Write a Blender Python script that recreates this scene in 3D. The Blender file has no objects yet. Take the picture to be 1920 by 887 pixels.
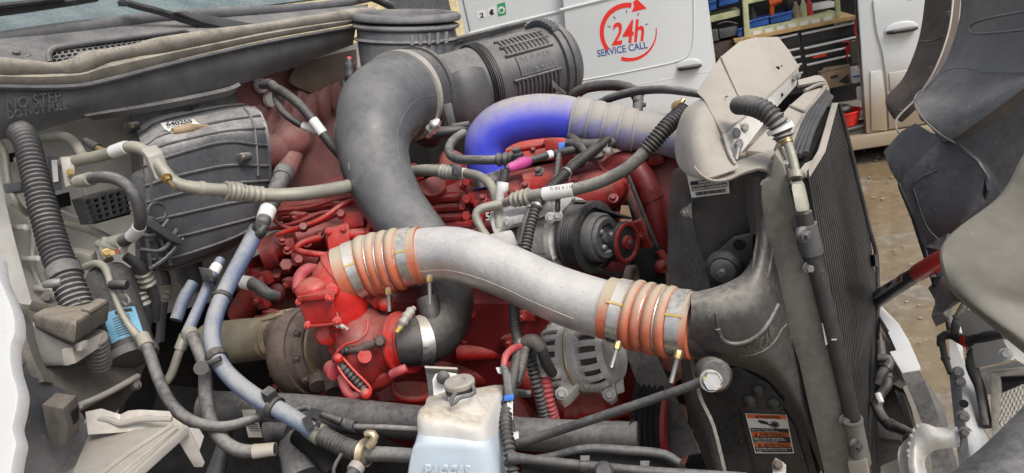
import bpy, bmesh, math, random
from mathutils import Vector, Matrix, noise
random.seed(7)
rad = math.radians
SC = bpy.context.scene
COL = SC.collection

# ------------------------------------------------------------------ camera
PITCH, ROLL, HFOV, CAMH = 18.0, 13.0, 70.0, 1.8
FPX = 960.0 / math.tan(rad(HFOV / 2))
_f = Vector((0, math.cos(rad(PITCH)), -math.sin(rad(PITCH))))
_r0 = Vector((1, 0, 0)); _u0 = Vector((0, math.sin(rad(PITCH)), math.cos(rad(PITCH))))
CR = _r0 * math.cos(rad(ROLL)) - _u0 * math.sin(rad(ROLL))
CU = _r0 * math.sin(rad(ROLL)) + _u0 * math.cos(rad(ROLL))
CF = _f
CAM = Vector((0, 0, CAMH))
cd = bpy.data.cameras.new('camera'); cam = bpy.data.objects.new('camera', cd); COL.objects.link(cam)
m = Matrix((CR, CU, -CF)).transposed().to_4x4(); m.translation = CAM
cam.matrix_world = m
cd.sensor_width = 36; cd.angle = rad(HFOV); cd.clip_start = 0.05; cd.clip_end = 500
SC.camera = cam

# ------------------------------------------------------------------ world, sun, exposure (overcast day)
SUN_EL, SUN_AZ = 52.0, 142.0          # azimuth: compass-like angle from +Y, clockwise
w = bpy.data.worlds.new('World'); SC.world = w; w.use_nodes = True
nt = w.node_tree; nt.nodes.clear()
sky = nt.nodes.new('ShaderNodeTexSky'); sky.sky_type = 'NISHITA'; sky.sun_disc = False
sky.sun_elevation = rad(SUN_EL); sky.sun_rotation = rad(SUN_AZ); sky.dust_density = 6; sky.air_density = 1.0; sky.ozone_density = 1.0
hsv = nt.nodes.new('ShaderNodeHueSaturation'); hsv.inputs['Saturation'].default_value = 0.55
bg = nt.nodes.new('ShaderNodeBackground'); bg.inputs['Strength'].default_value = 0.15
out = nt.nodes.new('ShaderNodeOutputWorld')
nt.links.new(sky.outputs[0], hsv.inputs['Color']); nt.links.new(hsv.outputs[0], bg.inputs[0]); nt.links.new(bg.outputs[0], out.inputs[0])
sl = bpy.data.lights.new('sun', 'SUN'); sl.energy = 1.5; sl.angle = rad(22); sl.color = (1, 0.97, 0.93)
so = bpy.data.objects.new('sun', sl); COL.objects.link(so)
sd = Vector((math.sin(rad(SUN_AZ)) * math.cos(rad(SUN_EL)), math.cos(rad(SUN_AZ)) * math.cos(rad(SUN_EL)), math.sin(rad(SUN_EL))))
so.rotation_euler = sd.to_track_quat('Z', 'Y').to_euler()
SC.view_settings.view_transform = 'Standard'; SC.view_settings.look = 'None'
SC.view_settings.exposure = 0.08; SC.view_settings.gamma = 1.0
SC.render.engine = 'CYCLES'
SC.cycles.max_bounces = 6

# ------------------------------------------------------------------ places
def P(u, v, d):
    return CAM + d * ((u - 960) / FPX * CR - (v - 443.5) / FPX * CU + CF)
def W(p):
    return p if isinstance(p, Vector) else P(*p)
def depth(p):
    return (p - CAM).dot(CF)
class Plane:                       # a real plane of the place; pixel measurements of the photo are laid on it
    def __init__(s, p, n): s.p = p; s.n = n.normalized()
    def __call__(s, u, v, off=0.0):
        ray = P(u, v, 1) - CAM
        t = ((s.p + s.n * off) - CAM).dot(s.n) / ray.dot(s.n)
        return CAM + ray * t
UP = Vector((0, 0, 1))
TA = 32.0                                                             # heading of the truck
TF = Vector((math.cos(rad(TA)), -math.sin(rad(TA)), 0)); TL = Vector((math.sin(rad(TA)), math.cos(rad(TA)), 0))
VA = 15.0                                                             # heading of the van
VF = Vector((math.cos(rad(VA)), -math.sin(rad(VA)), 0)); VB = Vector((math.sin(rad(VA)), math.cos(rad(VA)), 0))
FW = Plane(P(200, 400, 1.72), TF)            # firewall, offsets grow towards the nose
SD = Plane(P(1400, 600, 1.09), -TL)          # near side of the radiator stack, offsets grow towards the viewer
VN = Plane(P(1290, 125, 5.6), -VB)           # flank of the van

# ------------------------------------------------------------------ materials
MATS = {}
def mat(name, col, rough=0.5, metal=0.0, dust=0.45, base=0.12, dcol=(0.33, 0.31, 0.275), var=0.25, scale=14, bump=0.12, fleck=0.0, fcol=(0.6, 0.57, 0.5), spec=0.5, sss=0, trans=0, coat=0, pn=1.0, stain=0):
    if name in MATS: return MATS[name]
    M = bpy.data.materials.new(name); M.use_nodes = True; n = M.node_tree.nodes; l = M.node_tree.links
    b = n['Principled BSDF']
    tc = n.new('ShaderNodeTexCoord')
    def noise_(sc, det=4, ro=0.6):
        x = n.new('ShaderNodeTexNoise'); x.inputs['Scale'].default_value = sc; x.inputs['Detail'].default_value = det; x.inputs['Roughness'].default_value = ro
        l.new(tc.outputs['Object'], x.inputs['Vector']); return x.outputs['Fac']
    def mth(op, a, c, clamp=False):
        x = n.new('ShaderNodeMath'); x.operation = op; x.use_clamp = clamp
        for i, q in enumerate((a, c)):
            if isinstance(q, (int, float)): x.inputs[i].default_value = q
            else: l.new(q, x.inputs[i])
        return x.outputs[0]
    def mr(v, a, c, d=0.0, e=1.0):
        x = n.new('ShaderNodeMapRange'); x.inputs[1].default_value = a; x.inputs[2].default_value = c; x.inputs[3].default_value = d; x.inputs[4].default_value = e
        l.new(v, x.inputs[0]); return x.outputs[0]
    def mix(f, a, c):
        x = n.new('ShaderNodeMix'); x.data_type = 'RGBA'
        if isinstance(f, (int, float)): x.inputs[0].default_value = f
        else: l.new(f, x.inputs[0])
        for i, q in ((6, a), (7, c)):
            if isinstance(q, tuple): x.inputs[i].default_value = (*q, 1)
            else: l.new(q, x.inputs[i])
        return x.outputs[2]
    n1 = noise_(scale); n2 = noise_(scale * 9, 3); n3 = noise_(scale * 0.35, 3)
    c = mix(mr(n1, 0.3, 0.7), tuple(max(0, x * (1 - var)) for x in col), tuple(min(1, x * (1 + var)) for x in col))
    if stain:                          # oil and dirt blotches with a shape of their own
        c = mix(mth('MULTIPLY', mr(noise_(scale * 1.7, 6, 0.7), 0.52, 0.66), stain, True), c, (0.025, 0.02, 0.018))
    geo = n.new('ShaderNodeNewGeometry'); sx = n.new('ShaderNodeSeparateXYZ'); l.new(geo.outputs['Normal'], sx.inputs[0])
    up = mr(sx.outputs[2], 0.08, 0.95)
    pat = mth('ADD', mr(n1, 0.3, 0.72, 1 - .65 * pn, 1.0), mr(n2, 0.35, 0.65, -0.22 * pn, 0.22 * pn))
    lay = mth('MULTIPLY', mth('ADD', mth('MULTIPLY', up, dust * 1.35), base * 0.62), pat)
    lay = mth('MULTIPLY', lay, mr(n3, 0.3, 0.7, 0.75, 1.25), True)
    c = mix(lay, c, dcol)
    if fleck > 0:
        vz = n.new('ShaderNodeTexVoronoi'); vz.inputs['Scale'].default_value = 95; l.new(tc.outputs['Object'], vz.inputs['Vector'])
        vr = noise_(40, 1)
        fl = mth('MULTIPLY', mth('LESS_THAN', vz.outputs['Distance'], 0.13), mth('MULTIPLY', mr(vr, 0.52, 0.66), fleck * .6), True)
        c = mix(fl, c, fcol)
    l.new(c, b.inputs['Base Color'])
    rr = mth('ADD', mth('MULTIPLY', lay, 0.8 - rough), mr(n2, 0.3, 0.7, rough - 0.08, rough + 0.08), True); l.new(rr, b.inputs['Roughness'])
    if metal: l.new(mth('MULTIPLY', mth('SUBTRACT', 1.0, lay, True), metal), b.inputs['Metallic'])
    b.inputs['Specular IOR Level'].default_value = spec
    if coat: b.inputs['Coat Weight'].default_value = coat; b.inputs['Coat Roughness'].default_value = 0.1
    if sss:
        b.inputs['Subsurface Weight'].default_value = sss; b.inputs['Subsurface Radius'].default_value = (0.03, 0.035, 0.04)
    if trans: b.inputs['Transmission Weight'].default_value = trans
    if bump:
        bp = n.new('ShaderNodeBump'); bp.inputs['Strength'].default_value = bump; bp.inputs['Distance'].default_value = 0.002
        l.new(mth('ADD', n2, mth('MULTIPLY', n1, 1.5)), bp.inputs['Height']); l.new(bp.outputs[0], b.inputs['Normal'])
    MATS[name] = M; return M
class G: pass
M = G()
M.black = mat('black plastic', (0.018, 0.019, 0.023), 0.4, dust=0.3, base=0.08, fleck=0.35)
M.slate = mat('slate plastic', (0.062, 0.066, 0.077), 0.48, dust=0.45, base=0.2, fleck=0.25)
M.cowl = mat('cowl plastic', (0.072, 0.078, 0.094), 0.5, dust=0.35, base=0.25, fleck=0.4)
M.hvac = mat('housing plastic', (0.052, 0.056, 0.066), 0.45, dust=0.8, base=0.16, dcol=(0.36, 0.35, 0.33), fleck=0.2)
M.elbow = mat('elbow rubber', (0.066, 0.073, 0.087), 0.33, dust=0.38, base=0.12, dcol=(0.32, 0.31, 0.285), pn=.7, bump=.1, stain=.2, fleck=0.3, scale=9)
M.rub = mat('black rubber', (0.018, 0.018, 0.02), 0.5, dust=0.3, base=0.10)
M.hose = mat('hose rubber', (0.035, 0.036, 0.041), 0.55, dust=0.6, base=0.16, dcol=(0.31, 0.3, 0.28))
M.seal = mat('seal rubber', (0.1, 0.095, 0.085), 0.6, dust=0.85, base=0.42, dcol=(0.36, 0.325, 0.265), scale=20)
M.loom = mat('split loom', (0.022, 0.023, 0.026), 0.5, dust=0.4, base=0.13, dcol=(0.28, 0.26, 0.23))
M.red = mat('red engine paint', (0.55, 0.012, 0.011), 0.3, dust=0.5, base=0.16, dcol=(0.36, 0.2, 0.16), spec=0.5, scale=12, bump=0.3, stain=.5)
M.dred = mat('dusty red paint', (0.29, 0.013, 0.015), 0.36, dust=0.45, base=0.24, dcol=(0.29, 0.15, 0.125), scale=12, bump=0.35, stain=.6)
M.maroon = mat('oversprayed insulation', (0.24, 0.075, 0.08), 0.55, dust=0.5, base=0.6, dcol=(0.34, 0.23, 0.20), scale=9)
M.insul = mat('dusty insulation', (0.13, 0.09, 0.07), 0.7, dust=0.5, base=0.3, dcol=(0.3, 0.24, 0.18), scale=9)
M.alu = mat('aluminium pipe', (0.68, 0.67, 0.65), 0.36, 0.85, dust=0.42, base=0.2, pn=.4, dcol=(0.60, 0.58, 0.54), var=0.12, scale=22, bump=0.25, stain=.10, fleck=0.9, fcol=(0.25, 0.24, 0.22))
M.cast = mat('cast aluminium', (0.68, 0.68, 0.66), 0.4, 0.25, dust=0.42, base=0.2, dcol=(0.52, 0.49, 0.43), scale=30, bump=0.35, stain=.3)
M.steel = mat('bright steel', (0.65, 0.65, 0.64), 0.25, 0.95, dust=0.65, base=0.08, dcol=(0.5, 0.46, 0.38))
M.zinc = mat('zinc bolt', (0.38, 0.38, 0.37), 0.38, 0.8, dust=0.35, base=0.15)
M.brass = mat('yellow zinc', (0.5, 0.36, 0.14), 0.35, 0.9, dust=0.2, base=0.1)
M.acline = mat('oxidised alloy line', (0.33, 0.33, 0.29), 0.5, 0.5, dust=0.6, base=0.35, dcol=(0.37, 0.345, 0.27))
M.orange = mat('orange silicone', (0.52, 0.12, 0.055), 0.45, dust=0.95, base=0.14, dcol=(0.46, 0.39, 0.29), scale=18, pn=.5)
M.blue2 = mat('dust laden blue silicone', (0.04, 0.06, 0.6), 0.5, dust=1.0, base=1.25, dcol=(0.36, 0.345, 0.32), scale=14, pn=.45)
M.blue = mat('blue silicone', (0.022, 0.042, 0.72), 0.4, dust=0.78, base=0.26, dcol=(0.40, 0.375, 0.33), scale=7, pn=.5, var=0.15)
M.bhose = mat('dusty blue hose', (0.042, 0.09, 0.22), 0.45, dust=0.75, base=0.42, dcol=(0.33, 0.34, 0.345), pn=.6, scale=16, var=0.15)
M.beige = mat('dust covered sheet', (0.32, 0.295, 0.255), 0.7, dust=0.6, base=0.7, dcol=(0.39, 0.36, 0.315), var=0.1, scale=8, bump=0.06)
M.channel = mat('dusty channel', (0.11, 0.108, 0.10), 0.6, dust=0.75, base=0.9, dcol=(0.33, 0.31, 0.265), var=0.18, scale=7)
M.tank = mat('charge cooler tank', (0.032, 0.033, 0.037), 0.45, dust=0.85, base=0.34, dcol=(0.30, 0.28, 0.245), scale=12, fleck=0.5, bump=0.35)
M.panel = mat('black side panel', (0.022, 0.024, 0.028), 0.42, dust=0.45, base=0.17, fleck=0.5, bump=0.2)
M.fin = mat('condenser fin', (0.05, 0.053, 0.06), 0.4, 0.2, dust=0.1, base=0.15)
M.rust = mat('rusty iron', (0.085, 0.06, 0.05), 0.7, 0.1, dust=0.3, base=0.2, dcol=(0.24, 0.19, 0.16), scale=45, bump=0.5, fleck=0.5, fcol=(0.4, 0.3, 0.22))
M.exh = mat('exhaust pipe', (0.34, 0.31, 0.25), 0.45, 0.5, dust=0.5, base=0.3, dcol=(0.4, 0.34, 0.24), scale=16)
M.frame = mat('painted frame steel', (0.042, 0.043, 0.047), 0.4, dust=0.45, base=0.14, stain=.5, dcol=(0.26, 0.255, 0.24))
M.lhose = mat('dust coated hose', (0.10, 0.098, 0.09), 0.6, dust=0.8, base=0.5, dcol=(0.36, 0.34, 0.3), scale=22)
M.galv = mat('galvanised plate', (0.5, 0.52, 0.54), 0.4, 0.4, dust=0.4, base=0.2, dcol=(0.42, 0.4, 0.36), scale=16, stain=.3)
M.grime = mat('grimy steel', (0.085, 0.082, 0.075), 0.65, dust=0.5, base=0.3, dcol=(0.24, 0.21, 0.175), scale=18, bump=0.3)
M.deep = mat('chassis shade black', (0.012, 0.012, 0.013), 0.9, dust=0.03, base=0.04, spec=0.08)  # near-black colour puts in the shade of gaps, holes and undersides
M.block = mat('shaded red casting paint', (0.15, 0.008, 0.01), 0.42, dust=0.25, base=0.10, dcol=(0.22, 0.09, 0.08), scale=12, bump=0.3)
M.sheetw = mat('primed sheet metal', (0.66, 0.66, 0.63), 0.45, dust=0.3, base=0.2, dcol=(0.42, 0.385, 0.31), scale=10)
M.bracket = mat('galvanised bracket', (0.42, 0.41, 0.39), 0.5, 0.3, dust=0.65, base=0.35, dcol=(0.40, 0.36, 0.29), scale=9)
M.brown = mat('mud caked rubber', (0.075, 0.07, 0.064), 0.7, dust=0.85, base=0.3, dcol=(0.29, 0.25, 0.195), scale=25, bump=0.4)
M.white = mat('white paint', (0.54, 0.56, 0.565), 0.25, dust=0.15, base=0.05, dcol=(0.55, 0.5, 0.42), var=0.03, scale=5, bump=0.0, coat=0.3)
M.label = mat('white label', (0.78, 0.78, 0.76), 0.5, dust=0.15, base=0.06, var=0.04, bump=0.03)
M.ink = mat('black print', (0.02, 0.02, 0.022), 0.6, dust=0.1, base=0.03, bump=0)
M.lorange = mat('orange print', (0.75, 0.17, 0.04), 0.5, dust=0.1, base=0.05, bump=0)
M.lblue = mat('light blue label', (0.2, 0.5, 0.72), 0.45, dust=0.15, base=0.12, bump=0)
M.connb = mat('blue connector', (0.03, 0.2, 0.75), 0.4, dust=0.2, base=0.08)
M.pink = mat('magenta tape', (0.55, 0.05, 0.28), 0.5, dust=0.3, base=0.1)
M.yellow = mat('yellow paint mark', (0.58, 0.4, 0.06), 0.5, dust=0.3, base=0.15)
M.cream = mat('stained tank plastic', (0.70, 0.71, 0.70), 0.4, dust=0.75, base=0.22, dcol=(0.47, 0.40, 0.30), scale=11, sss=0.15, bump=0.05)
M.washer = mat('tank plastic with blue fluid', (0.56, 0.66, 0.75), 0.4, dust=0.3, base=0.12, dcol=(0.5, 0.48, 0.42), scale=5, sss=0.2, bump=0.04, var=0.1)
M.liner = mat('grey hood liner', (0.10, 0.102, 0.108), 0.5, dust=0.4, base=0.55, dcol=(0.24, 0.235, 0.225), scale=10, fleck=0.6, bump=0.4, pn=1.2)
M.liner2 = mat('dark hood liner', (0.024, 0.026, 0.035), 0.42, dust=0.2, base=0.06, fleck=0.3, bump=0.12)
M.olive = mat('olive grey panel', (0.15, 0.144, 0.12), 0.5, dust=0.3, base=0.45, dcol=(0.27, 0.25, 0.2), scale=7, fleck=0.25, bump=0.15)
M.arch = mat('brown wheel arch', (0.065, 0.05, 0.043), 0.75, dust=0.3, base=0.25, dcol=(0.15, 0.115, 0.09), scale=30, bump=0.4)
M.jack = mat('red strut', (0.85, 0.03, 0.025), 0.35, dust=0.12, base=0.05)
M.redwire = mat('red loom', (0.5, 0.05, 0.07), 0.5, dust=0.3, base=0.15)
M.shelf = mat('pale green shelf', (0.55, 0.57, 0.33), 0.5, dust=0.1, base=0.1)
M.bin = mat('blue bin', (0.015, 0.1, 0.42), 0.45, dust=0.1, base=0.05)
M.card = mat('cardboard', (0.36, 0.26, 0.16), 0.8, dust=0.1, base=0.1)
M.wood = mat('wood strip', (0.5, 0.33, 0.14), 0.6, dust=0.1, base=0.1)
M.redtub = mat('red tub', (0.6, 0.02, 0.015), 0.4, dust=0.1, base=0.05)
M.oran = mat('orange drill', (0.85, 0.13, 0.02), 0.45, dust=0.05, base=0.03)
M.decalr = mat('red decal', (0.82, 0.04, 0.03), 0.35, dust=0.03, base=0.02, bump=0, var=0.03)
M.decalb = mat('blue decal', (0.06, 0.09, 0.33), 0.35, dust=0.03, base=0.02, bump=0, var=0.03)
M.green = mat('green decal', (0.03, 0.3, 0.13), 0.4, dust=0.03, base=0.02, bump=0)
M.gold = mat('brass ring', (0.5, 0.42, 0.28), 0.35, 0.8, dust=0.3, base=0.1)
M.glass = mat('windscreen glass', (0.10, 0.15, 0.155), 0.08, dust=0.18, base=0.12, dcol=(0.36, 0.36, 0.34), bump=0, spec=0.8)
M.yellowb = mat('yellow building', (0.7, 0.6, 0.35), 0.7, dust=0.1, base=0.1)

# ------------------------------------------------------------------ geometry
class Sp:                          # smooth path with a radius: control points (u, v, depth, radius in photo pixels) or (Vector, metres)
    def __init__(s, ctrl, n=10):
        pts = []; rs = []
        for c in ctrl:
            if isinstance(c[0], Vector): pts.append(c[0]); rs.append(c[1])
            else: pts.append(P(c[0], c[1], c[2])); rs.append(c[3] * c[2] / FPX)
        p = [pts[0] * 2 - pts[1]] + pts + [pts[-1] * 2 - pts[-2]]; r = [rs[0]] + rs + [rs[-1]]
        s.p = []; s.r = []
        for i in range(1, len(p) - 2):
            for k in range(n):
                t = k / n
                a, b, c, d = p[i - 1], p[i], p[i + 1], p[i + 2]
                # tangents limited by the segment length, so tight corners stay round
                L = (c - b).length
                m0 = (c - a); m1 = (d - b)
                if m0.length > 1e-9: m0 = m0.normalized() * L
                if m1.length > 1e-9: m1 = m1.normalized() * L
                h = t * t * (3 - 2 * t)
                s.p.append(b * (1 - h) + c * h + m0 * (t ** 3 - 2 * t * t + t) + m1 * (t ** 3 - t * t)); s.r.append(r[i] * (1 - h) + r[i + 1] * h)
        s.p.append(pts[-1]); s.r.append(rs[-1])
        s.L = [0]
        for i in range(1, len(s.p)): s.L.append(s.L[-1] + (s.p[i] - s.p[i - 1]).length)
        s.len = s.L[-1]
        # parallel transport frames
        s.n = []
        t0 = (s.p[1] - s.p[0]).normalized(); nn = t0.orthogonal().normalized()
        for i in range(len(s.p)):
            t = (s.p[min(i + 1, len(s.p) - 1)] - s.p[max(i - 1, 0)]).normalized()
            nn = (nn - t * nn.dot(t)).normalized(); s.n.append((t, nn))
    def at(s, t):
        x = min(max(t, 0), 1) * s.len
        import bisect
        i = min(max(bisect.bisect_right(s.L, x) - 1, 0), len(s.p) - 2)
        k = (x - s.L[i]) / max(1e-9, s.L[i + 1] - s.L[i])
        t0, n0 = s.n[i]; t1, n1 = s.n[i + 1]
        tt = t0.lerp(t1, k).normalized(); nn = n0.lerp(n1, k); nn = (nn - tt * nn.dot(tt)).normalized()
        return s.p[i].lerp(s.p[i + 1], k), tt, nn, s.r[i] * (1 - k) + s.r[i + 1] * k
    def tof(s, u, v):                # parameter nearest to a place in the photo (for placing bands)
        best = min(range(len(s.p)), key=lambda i: ((lambda q: (q[0] - u) ** 2 + (q[1] - v) ** 2)(UV(s.p[i]))))
        return s.L[best] / s.len
def UV(p):
    q = p - CAM; d = q.dot(CF); return 960 + FPX * q.dot(CR) / d, 443.5 - FPX * q.dot(CU) / d

class MB:
    def __init__(s): s.v = []; s.f = []
    def add(s, v, f):
        o = len(s.v); s.v += [Vector(x) for x in v]; s.f += [tuple(i + o for i in q) for q in f]; return s
    def sp(s, S, t0=0, t1=1, dr=0.0, k=1.0, seg=14, cap=True, corr=None, hump=None, step=0.007, flat=0):
        """sweep along S; dr = extra radius (m), corr=(period m, depth m), hump=(count, height m)"""
        L = (t1 - t0) * S.len
        n = max(2, int(L / step) + 1)
        if corr: n = int(L / corr[0]) * 8
        if hump: n = max(n, hump[0] * 10)
        vs = []
        for i in range(n + 1):
            t = t0 + (t1 - t0) * i / n
            p, tt, nn, r = S.at(t); b = tt.cross(nn); r = r * k + dr
            if corr: r += corr[1] * (math.sin(2 * math.pi * i * L / n / corr[0]))
            if hump: r += hump[1] * abs(math.sin(math.pi * hump[0] * i / n)) ** 0.6
            for j in range(seg):
                a = 2 * math.pi * j / seg
                vs.append(p + (nn * math.cos(a) + b * math.sin(a)) * r)
        fs = [(i * seg + j, i * seg + (j + 1) % seg, (i + 1) * seg + (j + 1) % seg, (i + 1) * seg + j) for i in range(n) for j in range(seg)]
        if cap: fs += [tuple(range(seg - 1, -1, -1)), tuple(n * seg + j for j in range(seg))]
        return s.add(vs, fs)
    def tube(s, ctrl, **k): return s.sp(Sp(ctrl), **k)
    def lathe(s, p0, axis, prof, seg=28, ref=None):
        """prof: (distance along the axis, radius) in metres"""
        ax = axis.normalized(); nn = ax.orthogonal().normalized() if ref is None else (ref - ax * ref.dot(ax)).normalized(); b = ax.cross(nn)
        vs = []
        for h, r in prof:
            for j in range(seg):
                a = 2 * math.pi * j / seg
                vs.append(p0 + ax * h + (nn * math.cos(a) + b * math.sin(a)) * max(r, 1e-5))
        n = len(prof)
        fs = [(i * seg + j, i * seg + (j + 1) % seg, (i + 1) * seg + (j + 1) % seg, (i + 1) * seg + j) for i in range(n - 1) for j in range(seg)]
        fs += [tuple(range(seg - 1, -1, -1)), tuple((n - 1) * seg + j for j in range(seg))]
        return s.add(vs, fs)
    def box(s, c, x, y, z):
        vs = [c + x * a + y * b + z * g for g in (-1, 1) for b in (-1, 1) for a in (-1, 1)]
        return s.add(vs, [(0, 2, 3, 1), (4, 5, 7, 6), (0, 1, 5, 4), (2, 6, 7, 3), (0, 4, 6, 2), (1, 3, 7, 5)])
    def prism(s, pts, th, away=None):
        """polygon given by its visible face; th metres of real thickness going away from the viewer"""
        w_ = [W(p) for p in pts]; c = sum(w_, Vector()) / len(w_)
        nrm = Vector()
        for i in range(len(w_)): nrm += (w_[i] - c).cross(w_[(i + 1) % len(w_)] - c)
        nrm.normalize()
        if nrm.dot(CAM - c) < 0: nrm = -nrm; w_.reverse()
        d = (-nrm if away is None else away.normalized()) * th
        n = len(w_)
        return s.add(w_ + [p + d for p in w_], [tuple(range(n)), tuple(range(2 * n - 1, n - 1, -1))] + [(i, i + n, (i + 1) % n + n, (i + 1) % n) for i in range(n)])
    def slab(s, cp, th, sub=0):      # plank between two points sets: quad a b c d
        return s.prism(cp, th)
    def loft(s, rows, th=0.003, su=4, sv=4, smooth=True, closed=False):
        """sheet through rows of points, with real thickness"""
        R = [[W(p) for p in r] for r in rows]
        def cr(l, n, cl=False):
            o = []
            m_ = len(l)
            for i in range(m_ if cl else m_ - 1):
                if smooth:
                    a, b, c, d = (l[(i - 1) % m_], l[i], l[(i + 1) % m_], l[(i + 2) % m_]) if cl else (l[max(i - 1, 0)], l[i], l[i + 1], l[min(i + 2, m_ - 1)])
                else: b, c = l[i], l[(i + 1) % m_]
                for k in range(n):
                    t = k / n
                    if smooth: o.append(0.5 * ((2 * b) + (c - a) * t + (2 * a - 5 * b + 4 * c - d) * t * t + (3 * b - a - 3 * c + d) * t ** 3))
                    else: o.append(b.lerp(c, t))
            if not cl: o.append(l[-1])
            return o
        R = [cr(r, su, closed) for r in R]
        nc = len(R[0]); cols = [cr([r[j] for r in R], sv) for j in range(nc)]
        nr = len(cols[0])
        g = [[cols[j][i] for j in range(nc)] for i in range(nr)]
        c = sum((x for r in g for x in r), Vector()) / (nr * nc)
        def nrm(i, j):
            a = g[min(i + 1, nr - 1)][j] - g[max(i - 1, 0)][j]
            if closed: b = g[i][(j + 1) % nc] - g[i][(j - 1) % nc]
            else: b = g[i][min(j + 1, nc - 1)] - g[i][max(j - 1, 0)]
            q = a.cross(b)
            return q.normalized() if q.length > 1e-12 else (CAM - c).normalized()
        sg = 1 if nrm(nr // 2, nc // 2).dot(CAM - g[nr // 2][nc // 2]) > 0 else -1
        front = [x for r in g for x in r]
        if closed:
            return s.add(front, [(i * nc + j, i * nc + (j + 1) % nc, (i + 1) * nc + (j + 1) % nc, (i + 1) * nc + j) for i in range(nr - 1) for j in range(nc)] + [tuple(range(nc - 1, -1, -1)), tuple((nr - 1) * nc + j for j in range(nc))])
        back = [g[i][j] - nrm(i, j) * sg * th for i in range(nr) for j in range(nc)]
        N = nr * nc; ff = []
        for i in range(nr - 1):
            for j in range(nc - 1):
                q = (i * nc + j, i * nc + j + 1, (i + 1) * nc + j + 1, (i + 1) * nc + j)
                if sg > 0: q = q[::-1]
                ff.append(q); ff.append(tuple(x + N for x in q[::-1]))
        edge = [(0, j) for j in range(nc)] + [(i, nc - 1) for i in range(1, nr)] + [(nr - 1, j) for j in range(nc - 2, -1, -1)] + [(i, 0) for i in range(nr - 2, 0, -1)]
        e = [i * nc + j for i, j in edge]
        for k in range(len(e)):
            a, b = e[k], e[(k + 1) % len(e)]; ff.append((a, b, b + N, a + N))
        return s.add(front + back, ff)
    def hexa(s, q):                  # eight corners: near face quad, then far face quad in the same order
        w_ = [W(p) for p in q]
        return s.add(w_, [(0, 1, 2, 3), (7, 6, 5, 4), (0, 4, 5, 1), (1, 5, 6, 2), (2, 6, 7, 3), (3, 7, 4, 0)])
    def hexbolt(s, p, n, r, h=None, flange=True):
        p = W(p); r *= 0.62; h = (h or r * 1.4) * 0.7
        if flange: s.lathe(p, n, [(0, r * 1.5), (r * 0.25, r * 1.5), (r * 0.32, r * 1.1)], seg=16)
        s.lathe(p + n.normalized() * r * 0.28, n, [(0, r), (h * 0.85, r), (h, r * 0.86)], seg=6)
        return s
    def ball(s, c, rx, ax=None, seg=12, rings=7):
        c = W(c); X, Y, Z = ax or (Vector((1, 0, 0)), Vector((0, 1, 0)), UP)
        if not isinstance(rx, tuple): rx = (rx,) * 3
        vs = []; fs = []
        for i in range(rings + 1):
            th = math.pi * (i + 0.02) / (rings + 0.04)
            for j in range(seg):
                a = 2 * math.pi * j / seg
                vs.append(c + X * (rx[0] * math.sin(th) * math.cos(a)) + Y * (rx[1] * math.sin(th) * math.sin(a)) + Z * (rx[2] * math.cos(th)))
        fs = [(i * seg + j, (i + 1) * seg + j, (i + 1) * seg + (j + 1) % seg, i * seg + (j + 1) % seg) for i in range(rings) for j in range(seg)]
        fs += [tuple(range(seg)), tuple(rings * seg + j for j in range(seg - 1, -1, -1))]
        return s.add(vs, fs)
    def text(s, txt, tl, tr, bl, lift=0.001, ex=0.0008, bold=0.0, shear=0.0):
        """raised lettering filling the quad top-left, top-right, bottom-left"""
        cu = bpy.data.curves.new('t', 'FONT'); cu.body = txt; cu.size = 1; cu.offset = bold; cu.extrude = 0.02; cu.resolution_u = 3; cu.shear = shear
        ob = bpy.data.objects.new('t', cu); COL.objects.link(ob)
        dg = bpy.context.evaluated_depsgraph_get(); me = ob.evaluated_get(dg).to_mesh()
        co = [v.co.copy() for v in me.vertices]; fs = [tuple(p.vertices) for p in me.polygons]
        ob.evaluated_get(dg).to_mesh_clear(); bpy.data.objects.remove(ob); bpy.data.curves.remove(cu)
        if not co: return s
        x0 = min(c.x for c in co); x1 = max(c.x for c in co); y0 = min(c.y for c in co); y1 = max(c.y for c in co)
        tl, tr, bl = W(tl), W(tr), W(bl); X = tr - tl; Y = tl - bl; n = X.cross(Y).normalized()
        if n.dot(CAM - tl) < 0: n = -n
        vs = [bl + X * ((c.x - x0) / (x1 - x0)) + Y * ((c.y - y0) / (y1 - y0)) + n * (lift + (ex if c.z > 0 else 0)) for c in co]
        return s.add(vs, fs)
    def disp(s, fn):
        s.v = [fn(x) for x in s.v]; return s
    def mesh(s, name, origin, bevel=0, seg=2, sharp=38):
        bm = bmesh.new(); vv = [bm.verts.new(x - origin) for x in s.v]
        for q in s.f:
            try: bm.faces.new([vv[i] for i in q])
            except ValueError: pass
        if bevel:
            bmesh.ops.recalc_face_normals(bm, faces=bm.faces)
            ed = [e for e in bm.edges if len(e.link_faces) == 2 and e.calc_face_angle(0) > rad(28)]
            bmesh.ops.bevel(bm, geom=ed, offset=bevel, segments=seg, affect='EDGES', profile=0.6, clamp_overlap=True)
        bmesh.ops.recalc_face_normals(bm, faces=bm.faces)
        big = [f for f in bm.faces if len(f.verts) > 4]
        if big: bmesh.ops.triangulate(bm, faces=big)
        me = bpy.data.meshes.new(name); bm.to_mesh(me); bm.free()
        for p in me.polygons: p.use_smooth = True
        me.set_sharp_from_angle(angle=rad(sharp))
        return me

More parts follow.
